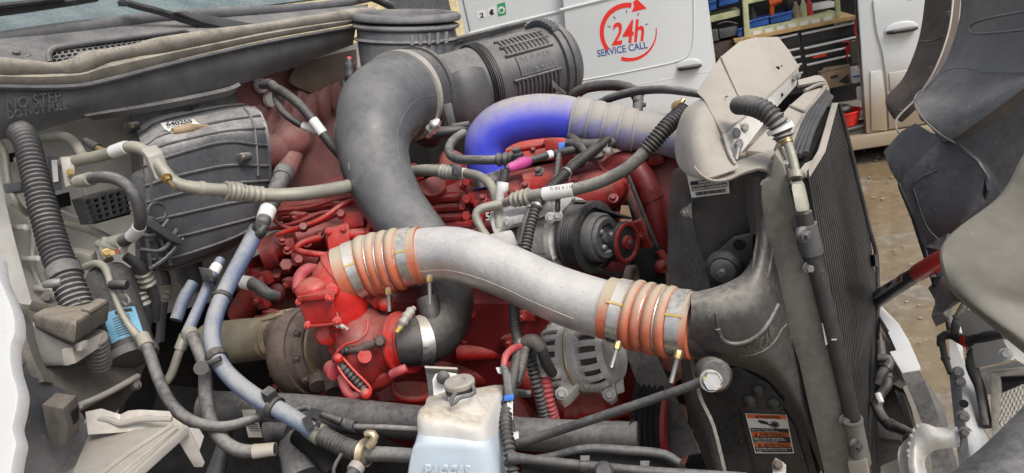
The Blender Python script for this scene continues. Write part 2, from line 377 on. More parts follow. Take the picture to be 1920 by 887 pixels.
SPLIT = {'rivet', 'core_plug', 'casting_web', 'fitting', 'slot', 'rib', 'top_rib', 'corner_rib', 'lug', 'latch', 'tooth', 'price_tag', 'clock_tick', 'grommet', 'cover_rib', 'rail_flange', 'pipe_collar', 'slit', 'rib_rail', 'groove_ring', 'fin', 'pressed_bead', 'cap', 'opening', 'crease', 'fuel_line', 'oil_line', 'boss', 'hump', 'wire'}
def loose(mb):                       # the separate shells of a mesh, each as a builder of its own
    par = list(range(len(mb.v)))
    def fd(i):
        while par[i] != i: par[i] = par[par[i]]; i = par[i]
        return i
    for q in mb.f:
        for i in q[1:]: par[fd(i)] = fd(q[0])
    g = {}
    for q in mb.f: g.setdefault(fd(q[0]), []).append(q)
    o = []
    for fs in g.values():
        ix = sorted({i for q in fs for i in q}); mp = {i: k for k, i in enumerate(ix)}
        x = MB(); x.v = [mb.v[i] for i in ix]; x.f = [tuple(mp[i] for i in q) for q in fs]; o.append(x)
    return o
class T:                             # one thing: an Empty at its base, its parts as children
    def __init__(s, name, label, cat, group=None, kind=None):
        s.a = (name, label, cat, group, kind); s.parts = []
    def p(s, name, mb, m_, parent=None, label=None, bevel=0, seg=2, sharp=38, kind=None):
        if name in SPLIT and kind is None:
            for x in loose(mb): s.parts.append((name, x, m_, parent, label, bevel, seg, sharp, kind))
        else: s.parts.append((name, mb, m_, parent, label, bevel, seg, sharp, kind))
        return len(s.parts) - 1
    def end(s):
        name, label, cat, group, kind = s.a
        vs = [v for p in s.parts for v in p[1].v]
        o = Vector((sum(v.x for v in vs) / len(vs), sum(v.y for v in vs) / len(vs), min(v.z for v in vs)))
        single = len(s.parts) == 1
        if single: root = None
        else:
            root = bpy.data.objects.new(name, None); COL.objects.link(root); root.location = o; root.empty_display_size = 0.05
        obs = []
        for pn, mb, m_, par, lab, bev, sg, shp, kd in s.parts:
            me = mb.mesh(name if single else pn, o, bev, sg, shp); me.materials.append(m_)
            ob = bpy.data.objects.new(name if single else pn, me); COL.objects.link(ob); obs.append(ob)
            if single: ob.location = o; root = ob
            else:
                ob.parent = root if par is None else obs[par]
                if lab: ob['label'] = lab
                if kd: ob['kind'] = kd
        if kind: root['kind'] = kind
        if label: root['label'] = label
        if cat: root['category'] = cat
        if group: root['group'] = group
        return root
def px(n, d): return n * d / FPX
def one(name, label, cat, mb, m_, group=None, bevel=0, **k):
    t = T(name, label, cat, group); t.p(name, mb, m_, bevel=bevel, **k); return t.end()
def tocam(p): return (CAM - W(p)).normalized()
def shift(pts, dd): return [(a, b, c + dd) for a, b, c in pts]
# ================================================================== ground
def ground_mat():
    Mt = bpy.data.materials.new('wet gravel and mud'); Mt.use_nodes = True; n = Mt.node_tree.nodes; l = Mt.node_tree.links; b = n['Principled BSDF']
    tc = n.new('ShaderNodeTexCoord')
    def nz(sc, det=6, ro=0.6):
        x = n.new('ShaderNodeTexNoise'); x.inputs['Scale'].default_value = sc; x.inputs['Detail'].default_value = det; x.inputs['Roughness'].default_value = ro
        l.new(tc.outputs['Object'], x.inputs['Vector']); return x.outputs['Fac']
    def ramp(f, stops):
        r = n.new('ShaderNodeValToRGB'); e = r.color_ramp.elements
        while len(e) < len(stops): e.new(0.5)
        for i, (p, c) in enumerate(stops): e[i].position = p; e[i].color = (*c, 1)
        l.new(f, r.inputs[0]); return r.outputs[0]
    a = nz(1.7, 5, 0.55); g = nz(14, 6, 0.7); fn = nz(70, 3)
    wet = ramp(a, [(0.36, (0, 0, 0)), (0.46, (1, 1, 1))])
    dry = ramp(g, [(0.3, (0.12, 0.112, 0.10)), (0.5, (0.22, 0.19, 0.15)), (0.68, (0.33, 0.30, 0.26))])
    mud = ramp(g, [(0.3, (0.15, 0.105, 0.055)), (0.6, (0.215, 0.165, 0.10)), (0.72, (0.33, 0.27, 0.18))])
    mx = n.new('ShaderNodeMix'); mx.data_type = 'RGBA'; l.new(wet, mx.inputs[0]); l.new(dry, mx.inputs[6]); l.new(mud, mx.inputs[7])
    l.new(mx.outputs[2], b.inputs['Base Color'])
    rr = n.new('ShaderNodeMapRange'); rr.inputs[3].default_value = 0.75; rr.inputs[4].default_value = 0.06; l.new(wet, rr.inputs[0]); l.new(rr.outputs[0], b.inputs['Roughness'])
    bp = n.new('ShaderNodeBump'); bp.inputs['Distance'].default_value = 0.02
    st = n.new('ShaderNodeMapRange'); st.inputs[3].default_value = 0.35; st.inputs[4].default_value = 0.03; l.new(wet, st.inputs[0]); l.new(st.outputs[0], bp.inputs['Strength'])
    l.new(g, bp.inputs['Height']); l.new(bp.outputs[0], b.inputs['Normal'])
    return Mt
g = MB(); N = 60
vs = []; fs = []
for i in range(N + 1):
    for j in range(N + 1):
        x = ((i / N) * 2 - 1); y = ((j / N) * 2 - 1)
        x = math.copysign(abs(x) ** 2.2 * 80, x) + 1.5; y = math.copysign(abs(y) ** 2.2 * 80, y) + 3
        q = 1 if abs(x) < 12 and abs(y) < 14 else 0
        vs.append(Vector((x, y, q * 0.03 * noise.noise(Vector((x * 1.3, y * 1.3, 0))))))
for i in range(N):
    for j in range(N):
        a = i * (N + 1) + j; fs.append((a, a + N + 1, a + N + 2, a + 1))
g.add(vs, fs)
me = g.mesh('ground', Vector((0, 0, 0))); me.materials.append(ground_mat())
o = bpy.data.objects.new('ground', me); COL.objects.link(o); o['kind'] = 'structure'
o['label'] = 'wet brown gravel ground with muddy puddles between the trucks'

b = MB(); random.seed(21)
for k in range(260):
    d_ = random.uniform(1.8, 7); x = random.uniform(.25, .62) * d_; r = random.uniform(.004, .016)
    b.ball(Vector((x, d_, .006)), (r, r * random.uniform(.6, 1), r * .45), seg=5, rings=3)
gs = one('gravel', 'loose pale gravel stones scattered over the wet ground', 'gravel', b, M.channel); gs['kind'] = 'stuff'
# far yellow building seen over the cowl
b = MB(); wp = Plane(Vector((0, 13, 0)), Vector((0.05, -1, 0)))
for (u0, u1) in ((560, 800), (806, 1000)):
    pass
t = T('building', 'pale yellow building behind the white service van', 'building')
c0 = wp(760, 0); b = MB(); b.box(Vector((c0.x - 1, 14.5, 1.9)), Vector((3.0, 0.15, 0)), Vector((0, 1.2, 0)), Vector((0, 0, 1.9)))
t.p('wall', b, M.yellowb)
b = MB(); b.box(Vector((c0.x - 1, 14.5, 3.9)), Vector((3.2, 0.16, 0)), Vector((0, 1.4, 0)), Vector((0, 0, 0.1))); t.p('roof', b, M.sheetw)
b = MB(); b.box(Vector((c0.x + 0.2, 13.25, 1.1)), Vector((0.5, 0.02, 0)), Vector((0, 0.05, 0)), Vector((0, 0, 1.1))); t.p('door', b, M.slate)
t.end()

# ================================================================== service van
def vmat():
    Mt = mat('van paint', (0.66, 0.69, 0.70), 0.2, dust=0.1, base=0.03, dcol=(0.5, 0.45, 0.36), var=0.02, scale=4, bump=0.0, coat=0.4)
    n = Mt.node_tree.nodes; l = Mt.node_tree.links; b = n['Principled BSDF']
    # road mud thrown up on the lower flank: a stain that belongs to the paint
    src = b.inputs['Base Color'].links[0].from_socket
    geo = n.new('ShaderNodeNewGeometry'); s = n.new('ShaderNodeSeparateXYZ'); l.new(geo.outputs['Position'], s.inputs[0])
    nz = n.new('ShaderNodeTexNoise'); nz.inputs['Scale'].default_value = 2.6; nz.inputs['Detail'].default_value = 7; nz.inputs['Roughness'].default_value = 0.65; l.new(geo.outputs['Position'], nz.inputs['Vector'])
    ad = n.new('ShaderNodeMath'); ad.operation = 'MULTIPLY_ADD'; l.new(nz.outputs['Fac'], ad.inputs[0]); ad.inputs[1].default_value = -0.42; l.new(s.outputs[2], ad.inputs[2])
    mr = n.new('ShaderNodeMapRange'); mr.inputs[1].default_value = MUD_HI; mr.inputs[2].default_value = MUD_LO; mr.inputs[3].default_value = 0; mr.inputs[4].default_value = 0.93; l.new(ad.outputs[0], mr.inputs[0])
    mx = n.new('ShaderNodeMix'); mx.data_type = 'RGBA'; l.new(mr.outputs[0], mx.inputs[0]); l.new(src, mx.inputs[6]); mx.inputs[7].default_value = (0.33, 0.255, 0.165, 1)
    l.new(mx.outputs[2], b.inputs['Base Color'])
    return Mt
zl = VN(1660, 150).z; MUD_HI = VN(1665, 105).z - 0.24; MUD_LO = VN(1665, 190).z - 0.24
VM = vmat()
def vq(pts, off): return [VN(u, v, off) for u, v in pts]
t = T('service_van', 'white service van with its side door slid open, 24h lettering and muddy sills', 'van')
ZT = 2.55; sill = VN(1640, 250).z
def vz(u, v, z, off=0.0):           # point on the flank below/above (u,v) at height z
    p = VN(u, v, off).copy(); p.z = z; return p
def vpan(pts, off, th, away=VB): b = MB(); b.prism([VN(u, v, off) for u, v in pts], th, away); return b
# body shell: rear quarter, roof, far side, floor
s0 = VN(885, 40).dot(VF); base = VN(1290, 125); 
def vp(s, z, q): # s metres along the van from the slid door handle, q metres inwards
    p = base + VF * s + VB * q; p.z = z; return p
S_rear = (VN(872, 20) - base).dot(VF); S_cut = (VN(1057, 40) - base).dot(VF); S_o0 = (VN(1330, 60) - base).dot(VF); S_o1 = (VN(1617, 120) - base).dot(VF); S_d1 = (VN(1645, 100) - base).dot(VF)
def vbox(s0, s1, z0, z1, q0, q1):
    b = MB(); c = (vp(s0, z0, q0) + vp(s1, z1, q1)) / 2
    return b.box(c, VF * abs(s1 - s0) / 2, VB * abs(q1 - q0) / 2, UP * abs(z1 - z0) / 2)
b = vbox(S_rear, S_o0 + 0.02, sill, ZT, 0.0, 0.06); rq = t.p('rear_quarter_panel', b, VM, bevel=0.02)
t.p('roof', vbox(S_rear, S_o1 + 2.0, ZT + 0.004, ZT + 0.08, -0.02, 1.9), VM, bevel=0.03)
t.p('far_side_panel', vbox(S_rear, S_o1 + 2.2, sill, ZT, 1.84, 1.9), VM)
t.p('rear_door', vbox(S_rear - 0.05, S_rear - 0.003, sill, ZT, 0.02, 1.88), VM, bevel=0.015)
t.p('floor', vbox(S_rear, S_o1 + 1.6, sill - 0.02, sill + 0.06, 0.065, 1.83), M.channel)
t.p('underbody_shade', vbox(S_rear + .1, S_o1 + 2.2, 0.10, sill - 0.012, 0.06, 1.8), M.deep)  # black box carried down near the ground as painted shade under the van
for sx in (S_rear + 1.0, S_o1 + 1.15):
    b = MB(); b.lathe(vp(sx, 0.34, 0.16), VB, [(0, 0.2), (0.0, 0.3), (0.03, 0.345), (0.2, 0.345), (0.23, 0.3), (0.24, 0.1)], 36); wi = t.p('tyre', b, M.rub)
    b = MB(); b.lathe(vp(sx, 0.34, 0.14), VB, [(0, 0.05), (0.012, 0.12), (0.02, 0.2), (0.05, 0.2)], 24); t.p('rim', b, M.channel, wi)
# sill bar and front wing/door ahead of the opening
t.p('sill', vbox(S_o0, S_o1 + 1.9, sill - 0.1, sill + 0.0, -0.035, 0.13), VM, bevel=0.012)
t.p('door_pillar', vbox(S_o1, S_d1 + 0.30, sill + .002, ZT, 0.012, 0.12), VM, bevel=0.012)
# front door with its curved shut line
zb = sill + 0.03
fd = [(1637, 0), (1641, 40), (1645, 64), (1655, 100), (1661, 140), (1665, 200), (1667, 243)]
b = MB(); far = [vp(S_d1 + 1.25, zb, 0), vp(S_d1 + 1.25, 1.45, 0), vp(S_d1 + 0.75, 1.5, 0)]
top = VN(1637, 0)
b.prism([VN(u, v, 0.004) for u, v in fd] + [vp(S_d1 + 1.25, zb, -0.004), vp(S_d1 + 1.25, top.z, -0.004)], 0.05, VB)
di = t.p('front_door', b, VM, bevel=0.008)
b = MB(); b.prism([vp(S_d1 + 0.22, top.z - 0.05, -0.006), vp(S_d1 + 1.1, top.z - 0.05, -0.006), vp(S_d1 + 1.0, top.z + 0.45, -0.006), vp(S_d1 + 0.3, top.z + 0.45, -0.006)], 0.01, VB); t.p('side_window', b, M.glass, di)
b = MB(); b.prism([VN(1632, 135), VN(1653, 132), VN(1660, 175), VN(1664, 245), VN(1634, 245)], 0.03, VB); t.p('cladding', b, VM, bevel=0.006)
for q in ([(1667, 137), (1735, 126), (1738, 158), (1669, 169)], ): 
    b = MB(); b.prism([VN(u, v, 0.014) for u, v in q], 0.02, VB); t.p('rub_strip', b, VM, di, bevel=0.006)
t.p('bonnet', vbox(S_d1 + 1.27, S_d1 + 2.1, sill - 0.05, 1.15, 0.0, 1.85), VM, bevel=0.08)
def handle(u0, v0, u1, v1, off, parent):
    b = MB(); a = VN(u0, v0, off + 0.006); c = VN(u1, v1, off + 0.006); d = (c - a)
    cc = (a + c) / 2; X = d.normalized(); Y = UP
    b.ball(cc + UP * 0.012, (d.length * 0.56, 0.006, 0.05), (X, -VB, UP), 20, 8); t.p('handle_recess', b, VM, parent)
    b = MB(); b.tube([(a - VB * 0.012, 0.012), (a + d * 0.2 - VB * 0.03, 0.017), (a + d * 0.8 - VB * 0.03, 0.019), (c - VB * 0.012, 0.013)], seg=12); t.p('door_handle', b, M.black, parent)
handle(1662, 61, 1718, 52, 0.004, di)
# slid-back side door standing proud of the flank
dr = [(1052, -40), (1318, -70), (1322, -20), (1328, 30), (1343, 150), (1350, 230), (1362, 330), (1100, 360), (1085, 200), (1060, 60)]
DO = 0.09
b = vpan(dr, DO, 0.05); si = t.p('sliding_door', b, VM, bevel=0.012)
def line(pts, off, r, name, m_, parent): b = MB(); b.tube([(VN(u, v, off), r) for u, v in pts], seg=8); return t.p(name, b, m_, parent)
line([(1078, 153), (1150, 140), (1230, 124), (1275, 113), (1292, 101), (1299, 82), (1301, 40), (1300, -30)], DO, 0.006, 'swage_line', VM, si)
line([(1090, 178), (1200, 158), (1340, 132)], DO - 0.002, 0.004, 'crease_line', VM, si)
handle(1272, 129, 1314, 122, DO, si)
line([(880, 63), (960, 43), (1050, 21)], 0.0, 0.012, 'body_line', VM, rq)
line([(1050, 19), (1120, 2), (1160, -8)], DO, 0.012, 'door_rail', VM, si)
# lettering: ring arrow, 24h, SERVICE CALL
cx, cy, R0 = 1178.0, 60.0, 50.0
def ringpt(a, r): # angle clockwise from up, in the tilted emblem frame
    aa = rad(a - 10); return (cx + math.sin(aa) * r * 1.03, cy - math.cos(aa) * r * 1.06)
def arc(a0, a1, w0, w1, n=26):
    o = []; i_ = []
    for k in range(n + 1):
        q = k / n; a = a0 + (a1 - a0) * q; w_ = w0 + (w1 - w0) * q
        o.append(ringpt(a, R0 + 2)); i_.append(ringpt(a, R0 + 2 - w_))
    return o, i_
b = MB()
for (a0, a1, w0, w1) in ((-120, 17, 7, 9), (205, 92, 7, 1.2)):
    o_, i_ = arc(a0, a1, w0, w1)
    vs = [VN(u, v, DO + 0.001) for u, v in o_ + i_]; n_ = len(o_); vs2 = [x - VB * 0.001 for x in vs]
    b.add(vs + vs2, [(k, k + 1, n_ + k + 1, n_ + k) for k in range(n_ - 1)] + [(k + 2 * n_, n_ + k + 2 * n_, n_ + k + 1 + 2 * n_, k + 1 + 2 * n_) for k in range(n_ - 1)])
b.prism([VN(u, v, DO + 0.0015) for u, v in ((1194, -2), (1213, 16), (1184, 23), (1189, 12), (1187, 4))], 0.001, VB)
t.p('emblem_ring', b, M.decalr, si)
b = MB()
for a in (-65, -35, 5, 40, 78):
    p0 = VN(*ringpt(a, 33), DO + 0.001); p1 = VN(*ringpt(a, 39), DO + 0.001); d = (p1 - p0).normalized(); s_ = d.cross(VB) * 0.003
    b.prism([p0 - s_, p1 - s_, p1 + s_, p0 + s_], 0.001, VB)
t.p('clock_tick', b, M.ink, si)
b = MB(); b.text('24h', VN(1150, 43, DO), VN(1210, 33, DO), VN(1147, 86, DO), bold=0.02, shear=0.0); t.p('lettering', b, M.decalr, si)
b = MB(); b.text('SERVICE CALL', VN(1119, 94, DO), VN(1213, 77, DO), VN(1121, 107, DO), bold=0.012); t.p('lettering', b, M.decalb, si)
# stickers on the rear quarter
for (q, m_) in (([(894, 21), (909, 18), (911, 31), (903, 38), (896, 34)], M.label), ([(914, 16), (928, 12), (929, 26), (922, 33), (915, 30)], M.label), ([(932, 8), (947, 4), (949, 27), (934, 31)], M.green)):
    b = MB(); b.prism([VN(u, v, 0.002) for u, v in q], 0.002, VB); k = t.p('sticker', b, m_, rq)
b = MB(); b.text('2', VN(899, 25, .003), VN(907, 23, .003), VN(900, 34, .003), bold=0.02); t.p('lettering', b, M.ink, rq)
b = MB(); b.prism([VN(u, v, 0.004) for u, v in ((917, 24), (921, 17), (926, 18), (924, 22), (927, 26), (921, 29))], 0.001, VB); t.p('sticker_print', b, M.ink, rq)
b = MB(); c = VN(940.5, 19, .004)
b.lathe(c, -VB, [(0, .028), (.001, .028)], 20); t.p('sticker_print', b, M.label, rq)
b = MB(); lf = []
for k in range(11):
    a = math.pi * 2 * k / 11; r = .024 if k % 2 else .011
    lf.append(c - VB * .004 + VF * math.sin(a) * r + UP * math.cos(a) * r)
b.prism(lf, .001, VB); t.p('sticker_print', b, M.green, rq)
# opening: black seal, track
b = MB(); b.tube([(VN(u, v, -0.05), 0.018) for u, v in ((1606, -30), (1612, 60), (1620, 150), (1626, 215), (1622, 233), (1606, 240), (1585, 245), (1540, 254))], seg=10)
t.p('door_seal', b, M.rub)
b = MB(); b.prism([VN(u, v, -0.02) for u, v in ((1610, 75), (1615, 74), (1617, 95), (1612, 96))], 0.02, VB); t.p('latch', b, M.black)
t.end()

# ------------------------------------------------------------------ things carried in the van
def VI(u, v, off=-0.35): return VN(u, v, off)
t = T('shelf_unit', 'pale green metal shelf rack above the tool chest in the van', 'shelf')
b = MB()
def bar(pts, off, th): q = MB(); q.prism([VI(u, v, off) for u, v in pts], th, VB); return q
t.p('post', bar([(1389, -60), (1398, -60), (1407, 68), (1396, 70)], -0.45, 0.06), M.shelf, bevel=0.004)
t.p('post', bar([(1563, -60), (1571, -60), (1577, 30), (1569, 32)], -0.45, 0.06), M.shelf, bevel=0.004)
t.p('shelf_rail', bar([(1403, 55), (1570, 22), (1572, 36), (1404, 69)], -0.46, 0.3), M.shelf, bevel=0.004)
t.p('shelf_rail', bar([(1323, 32), (1387, 17), (1388, 29), (1325, 44)], -0.5, 0.3), M.shelf, bevel=0.004)
t.p('shelf_rail', bar([(1400, 2), (1445, -7), (1445, -2), (1400, 8)], -0.46, 0.3), M.shelf, bevel=0.004)
t.p('back_panel', bar([(1310, -90), (1610, -90), (1625, 200), (1330, 220)], -1.0, 0.03), M.black)
b = MB()
for k in range(7):
    u = 1412 + k * 22; v = 59 - k * 4.4
    b.prism([VI(u, v, -0.455), VI(u + 15, v - 3, -0.455), VI(u + 15.5, v + 5, -0.455), VI(u + .5, v + 8, -0.455)], 0.004, VB)
t.p('price_tag', b, M.label)
t.end()
one('wooden_worktop', 'thin wooden worktop strip on top of the black tool chest', 'worktop', bar([(1376, 74), (1396, 70), (1604, 29), (1605, 36), (1378, 81)], -0.42, 0.5), M.wood, bevel=0.003)
t = T('tool_chest', 'black tool chest with long silver drawer pulls in the van', 'tool chest')
t.p('cabinet', bar([(1379, 82), (1606, 37), (1622, 150), (1395, 196)], -0.48, 0.45), M.black, bevel=0.006)
for (dq) in (((1500, 60), (1604, 39), (1607, 63), (1503, 84)), ((1505, 87), (1608, 66), (1609, 79), (1507, 100)), ((1507, 102), (1609, 82), (1611, 95), (1509, 115)), ((1510, 118), (1612, 97), (1615, 122), (1513, 143)),
             ((1445, 71), (1498, 60), (1501, 84), (1448, 95)), ((1449, 97), (1502, 87), (1504, 99), (1450, 109)), ((1451, 112), (1504, 102), (1506, 113), (1452, 124)), ((1453, 127), (1506, 116), (1508, 129), (1455, 140)), ((1456, 142), (1508, 132), (1509, 146), (1457, 157))):
    di = t.p('drawer', bar(dq, -0.465, 0.014), M.black, bevel=0.003)
    (a, b2, c2, d2) = dq
    b = MB(); b.tube([(VI(a[0] + 3, a[1] + 4, -0.45), 0.009), (VI(b2[0] - 3, b2[1] + 4, -0.45), 0.009)], seg=8); t.p('drawer_pull', b, M.label, di)
b = MB(); b.text('HUSKY', VI(1571, 40, -.464), VI(1594, 35.5, -.464), VI(1572, 47, -.464), bold=0.03); t.p('lettering', b, M.label)
b = MB(); b.prism([VI(1563, 47, -.46), VI(1568, 41, -.46), VI(1571, 44, -.46), VI(1569, 47, -.46)], 0.002, VB); t.p('lettering', b, M.label)
b = MB(); b.prism([VI(1524, 104, -.446), VI(1549, 99, -.446), VI(1550, 105, -.446), VI(1525, 110, -.446)], 0.004, VB); t.p('sticker', b, M.decalr)
t.end()
def bin_(q, lab):
    t = T('storage_bin', lab, 'bin', 'blue bins on the van shelf')
    (a, b_, c, d) = [VI(u, v, -0.47) for u, v in q]
    m = MB(); n_ = MB()
    m.prism([a, b_, c, d], 0.012, VB)
    dep = VB * 0.22; e = (d - a) * 0.0
    m.prism([a + dep, b_ + dep, c + dep, d + dep], 0.012, VB)
    for (x, y) in ((a, d), (b_, c)):
        m.prism([x, x + dep, y + dep, y], 0.01, VF if x is a else -VF)
    m.prism([d, c, c + dep, d + dep], 0.01, UP)
    t.p('body', m, M.bin, bevel=0.003)
    n_.tube([(a - VB * .006, .008), (b_ - VB * .006, .008)], seg=8); t.p('rim', n_, M.bin)
    t.end()
bin_([(1403, 41), (1441, 31), (1442, 45), (1405, 55)], 'blue bin on the van shelf beside the green post')
bin_([(1443, 32), (1487, 21), (1485, 36), (1445, 45)], 'blue bin on the van shelf under the orange drill')
bin_([(1328, 5), (1343, 2), (1343, 17), (1330, 21)], 'small blue bin at the edge of the open sliding door')
bin_([(1346, -2), (1385, -10), (1385, 4), (1348, 13)], 'wide blue bin left of the green post on the upper shelf')
bin_([(1383, 56), (1391, 54), (1392, 68), (1384, 70)], 'narrow blue bin beside the black machine case')
t = T('cordless_drill', 'orange cordless drill standing on the van shelf', 'drill')
b = MB(); b.tube([(VI(1443, 8, -.62), .03), (VI(1452, 4, -.62), .032), (VI(1466, 0, -.62), .02)], seg=12); t.p('body', b, M.oran)
b = MB(); b.tube([(VI(1447, 5, -.62), .022), (VI(1447, 28, -.62), .02)], seg=10); t.p('handle', b, M.oran)
b = MB(); b.tube([(VI(1464, 0, -.62), .018), (VI(1472, -2, -.62), .01)], seg=10); t.p('chuck', b, M.black); t.end()
b = MB(); b.lathe(VI(1474, 2, -.7), (VF - VB * .5), [(0, .05), (.01, .1), (.05, .11), (.06, .06)], 24); one('hose_coil', 'black round coil hanging behind the orange drill', 'coil', b, M.rub)
one('parts_box', 'white carton lying on the van shelf near the right post', 'carton', bar([(1520, 11), (1565, 3), (1566, 13), (1521, 21)], -0.6, 0.2), M.label, bevel=0.004)
for k, (u, v, m_, lab) in enumerate(((1493, 24, M.card, 'tan bottle beside the blue bins on the shelf'), (1507, 20, M.shelf, 'pale bottle beside the white carton on the shelf'), (1517, 18, M.redtub, 'small red can against the white carton'), (1412, 35, M.slate, 'grey can behind the first blue bin'))):
    b = MB(); p = VI(u, v, -.62); b.lathe(p - UP * .05, UP, [(0, .03), (.09, .03), (.115, .014), (.14, .012), (.142, .0)], 14); one('bottle', lab, 'bottle', b, m_, group='bottles on the van shelf')
t = T('welder_case', 'dark grey machine case below the blue bins at the door edge', 'machine')
t.p('body', bar([(1348, 56), (1382, 49), (1384, 66), (1350, 73)], -0.5, 0.2), M.slate, bevel=0.008)
t.p('side_box', bar([(1330, 58), (1346, 55), (1349, 76), (1332, 79)], -0.5, 0.2), M.slate, bevel=0.008)
b = MB(); b.tube([(VI(1345, 46, -.5), .007), (VI(1362, 41, -.5), .007), (VI(1384, 45, -.5), .007)], seg=8); t.p('handle', b, M.rub)
t.p('base', bar([(1336, 82), (1378, 72), (1382, 100), (1340, 112)], -0.52, 0.25), M.rust, bevel=0.01); t.end()
t = T('power_box', 'grey upright box beside red cords at the van door frame', 'box')
t.p('body', bar([(1597, 80), (1610, 76), (1613, 117), (1600, 120)], -0.3, 0.1), M.olive, bevel=0.01); t.end()
b = MB()
random.seed(3)
for k in range(9):
    u = 1590 + random.uniform(-3, 3); v = 95 + random.uniform(-8, 6)
    b.tube([(VI(1592, 100, -.4), .006), (VI(u - 6 + 12 * random.random(), v - 8, -.39), .006), (VI(u - 14 + 24 * random.random(), v + random.uniform(-16, 22), -.38), .005)], seg=6)
b.tube([(VI(1606, 30, -.35), .008), (VI(1603, 60, -.33), .008), (VI(1608, 75, -.3), .008), (VI(1596, 90, -.35), .008)], seg=6)
b.tube([(VI(1606, 118, -.35), .005), (VI(1609, 128, -.33), .005), (VI(1604, 140, -.35), .005)], seg=6)
one('red_cord', 'tangled bright red cords hanging beside the tool chest', 'cord', b, M.redtub)
t = T('cardboard_box', 'open brown cardboard box behind the red tub', 'cardboard box')
t.p('body', bar([(1539, 137), (1594, 126), (1597, 157), (1546, 168)], -0.35, 0.3), M.card, bevel=0.003)
t.p('flap', bar([(1539, 135), (1594, 124), (1592, 120), (1545, 127)], -0.345, 0.006), M.card)
b = MB(); b.prism([VI(1572, 153, -.34), VI(1591, 139, -.34), VI(1594, 155, -.34), VI(1588, 157, -.34)], .002, VB); b.prism([VI(1557, 143, -.34), VI(1571, 140, -.34), VI(1571, 145, -.34), VI(1558, 148, -.34)], .002, VB); t.p('print', b, M.ink); t.end()
c = VI(1578, 178, -.15); c.z = sill + 0.064
t = T('tub', 'round red plastic tub standing on the van floor', 'tub')
b = MB(); b.lathe(c, UP, [(0, .085), (.005, .1), (.1, .125), (.105, .132), (.115, .132), (.115, .122), (.1, .118), (.012, .095), (.012, 0)], 32); t.p('body', b, M.redtub); t.end()
b = MB(); cc = c + UP * .13 - VF * .02
b.tube([(cc + VF * math.cos(a) * .06 + VB * math.sin(a) * .06, .026) for a in [k * math.pi / 6 for k in range(13)]], seg=10); one('tape_roll', 'black roll resting in the red tub', 'roll', b, M.rub)
b = MB()
def rag(u, v, off, sx, sy, seed):
    rows = []
    o_ = VN(u, v, off); o_.z = sill + 0.066
    for i in range(7):
        r = []
        for j in range(7):
            x = (i / 6 - .5) * sx; y = (j / 6 - .5) * sy
            h = 0.03 + 0.035 * noise.noise(Vector((x * 9 + seed, y * 9, seed)))
            r.append(o_ + VF * x + VB * y + UP * max(0.004, h))
        rows.append(r)
    return MB().loft(rows, 0.006, 2, 2)
one('rag', 'crumpled white rag on the van floor inside the door', 'rag', rag(1597, 212, -.22, .32, .22, 2.3), M.label)
t = T('white_carton', 'white and blue carton standing right of the cardboard box', 'carton')
t.p('body', bar([(1597, 132), (1619, 128), (1621, 152), (1600, 157)], -0.3, 0.2), M.label, bevel=.004)
t.p('stripe', bar([(1599, 143), (1620, 139), (1620, 142), (1599, 146)], -0.297, 0.004), M.bin); t.end()
one('paper_bag', 'small white bag leaning at the door seal', 'bag', bar([(1608, 165), (1618, 163), (1621, 186), (1609, 188)], -0.15, 0.06), M.label, bevel=.01)
# ================================================================== cab front: windscreen, cowl, firewall
def fl(pts, off): return [FW(u, v, off) for u, v in pts]
b = MB(); b.loft([fl([(-120, -160), (150, -230), (450, -260), (760, -280)], -.62), fl([(-120, -40), (150, -90), (450, -110), (760, -120)], -.30), fl([(-120, 100), (100, 62), (300, 35), (620, -6)], -.02)], 0.006, 6, 5)
t = T('windscreen', 'dusty windscreen glass above the truck cowl', 'windscreen')
t.p('glass', b, M.glass)
b = MB(); b.tube([(FW(u, v, .02), r) for u, v, r in ((-60, 84, .016), (50, 66, .016), (100, 59, .017), (180, 49, .018), (300, 34, .017), (420, 24, .016), (540, 17, .014), (640, 6, .014), (720, -10, .014))], seg=12); t.p('rubber_seal', b, M.cowl)
t.end()
def fwp(u, v, o): return FW(u, v, o)
t = T('wiper', 'black wiper with a long dusty blade lying across the cowl centre', 'wiper', 'windscreen wipers')
b = MB(); b.tube([(fwp(225, -2, .06), .006), (fwp(240, 6, .065), .009), (fwp(300, 22, .075), .009), (fwp(350, 38, .08), .010), (fwp(400, 49, .085), .012), (fwp(440, 55, .085), .011)], seg=8); t.p('arm', b, M.black)
b = MB(); b.prism(fl([(330, 22), (350, 20), (478, 44), (474, 52), (440, 56), (380, 42)], .10), .02, -TF); t.p('blade_cover', b, M.slate, bevel=.004)
b = MB(); b.prism(fl([(226, 0), (240, 2), (242, 11), (229, 10)], .07), .015, -TF); t.p('clip', b, M.black, bevel=.002); t.end()
t = T('wiper', 'black wiper blade resting along the top left of the windscreen', 'wiper', 'windscreen wipers')
b = MB(); b.tube([(fwp(-40, 24, .05), .012), (fwp(40, 14, .05), .012), (fwp(110, 5, .05), .011), (fwp(180, -4, .05), .009)], seg=8); t.p('blade', b, M.black)
b = MB(); b.tube([(fwp(-40, 16, .065), .007), (fwp(60, 4, .065), .006), (fwp(120, -4, .065), .006)], seg=8); t.p('arm', b, M.black); t.end()
t = T('wiper', 'short black wiper tip at the top edge beside the yellow building', 'wiper', 'windscreen wipers')
b = MB(); b.tube([(fwp(672, -12, .05), .008), (fwp(705, 2, .06), .008), (fwp(746, 20, .07), .010)], seg=8); t.p('arm', b, M.black)
b = MB(); b.tube([(fwp(690, -10, .07), .008), (fwp(735, 10, .07), .01)], seg=8); t.p('blade', b, M.slate); t.end()
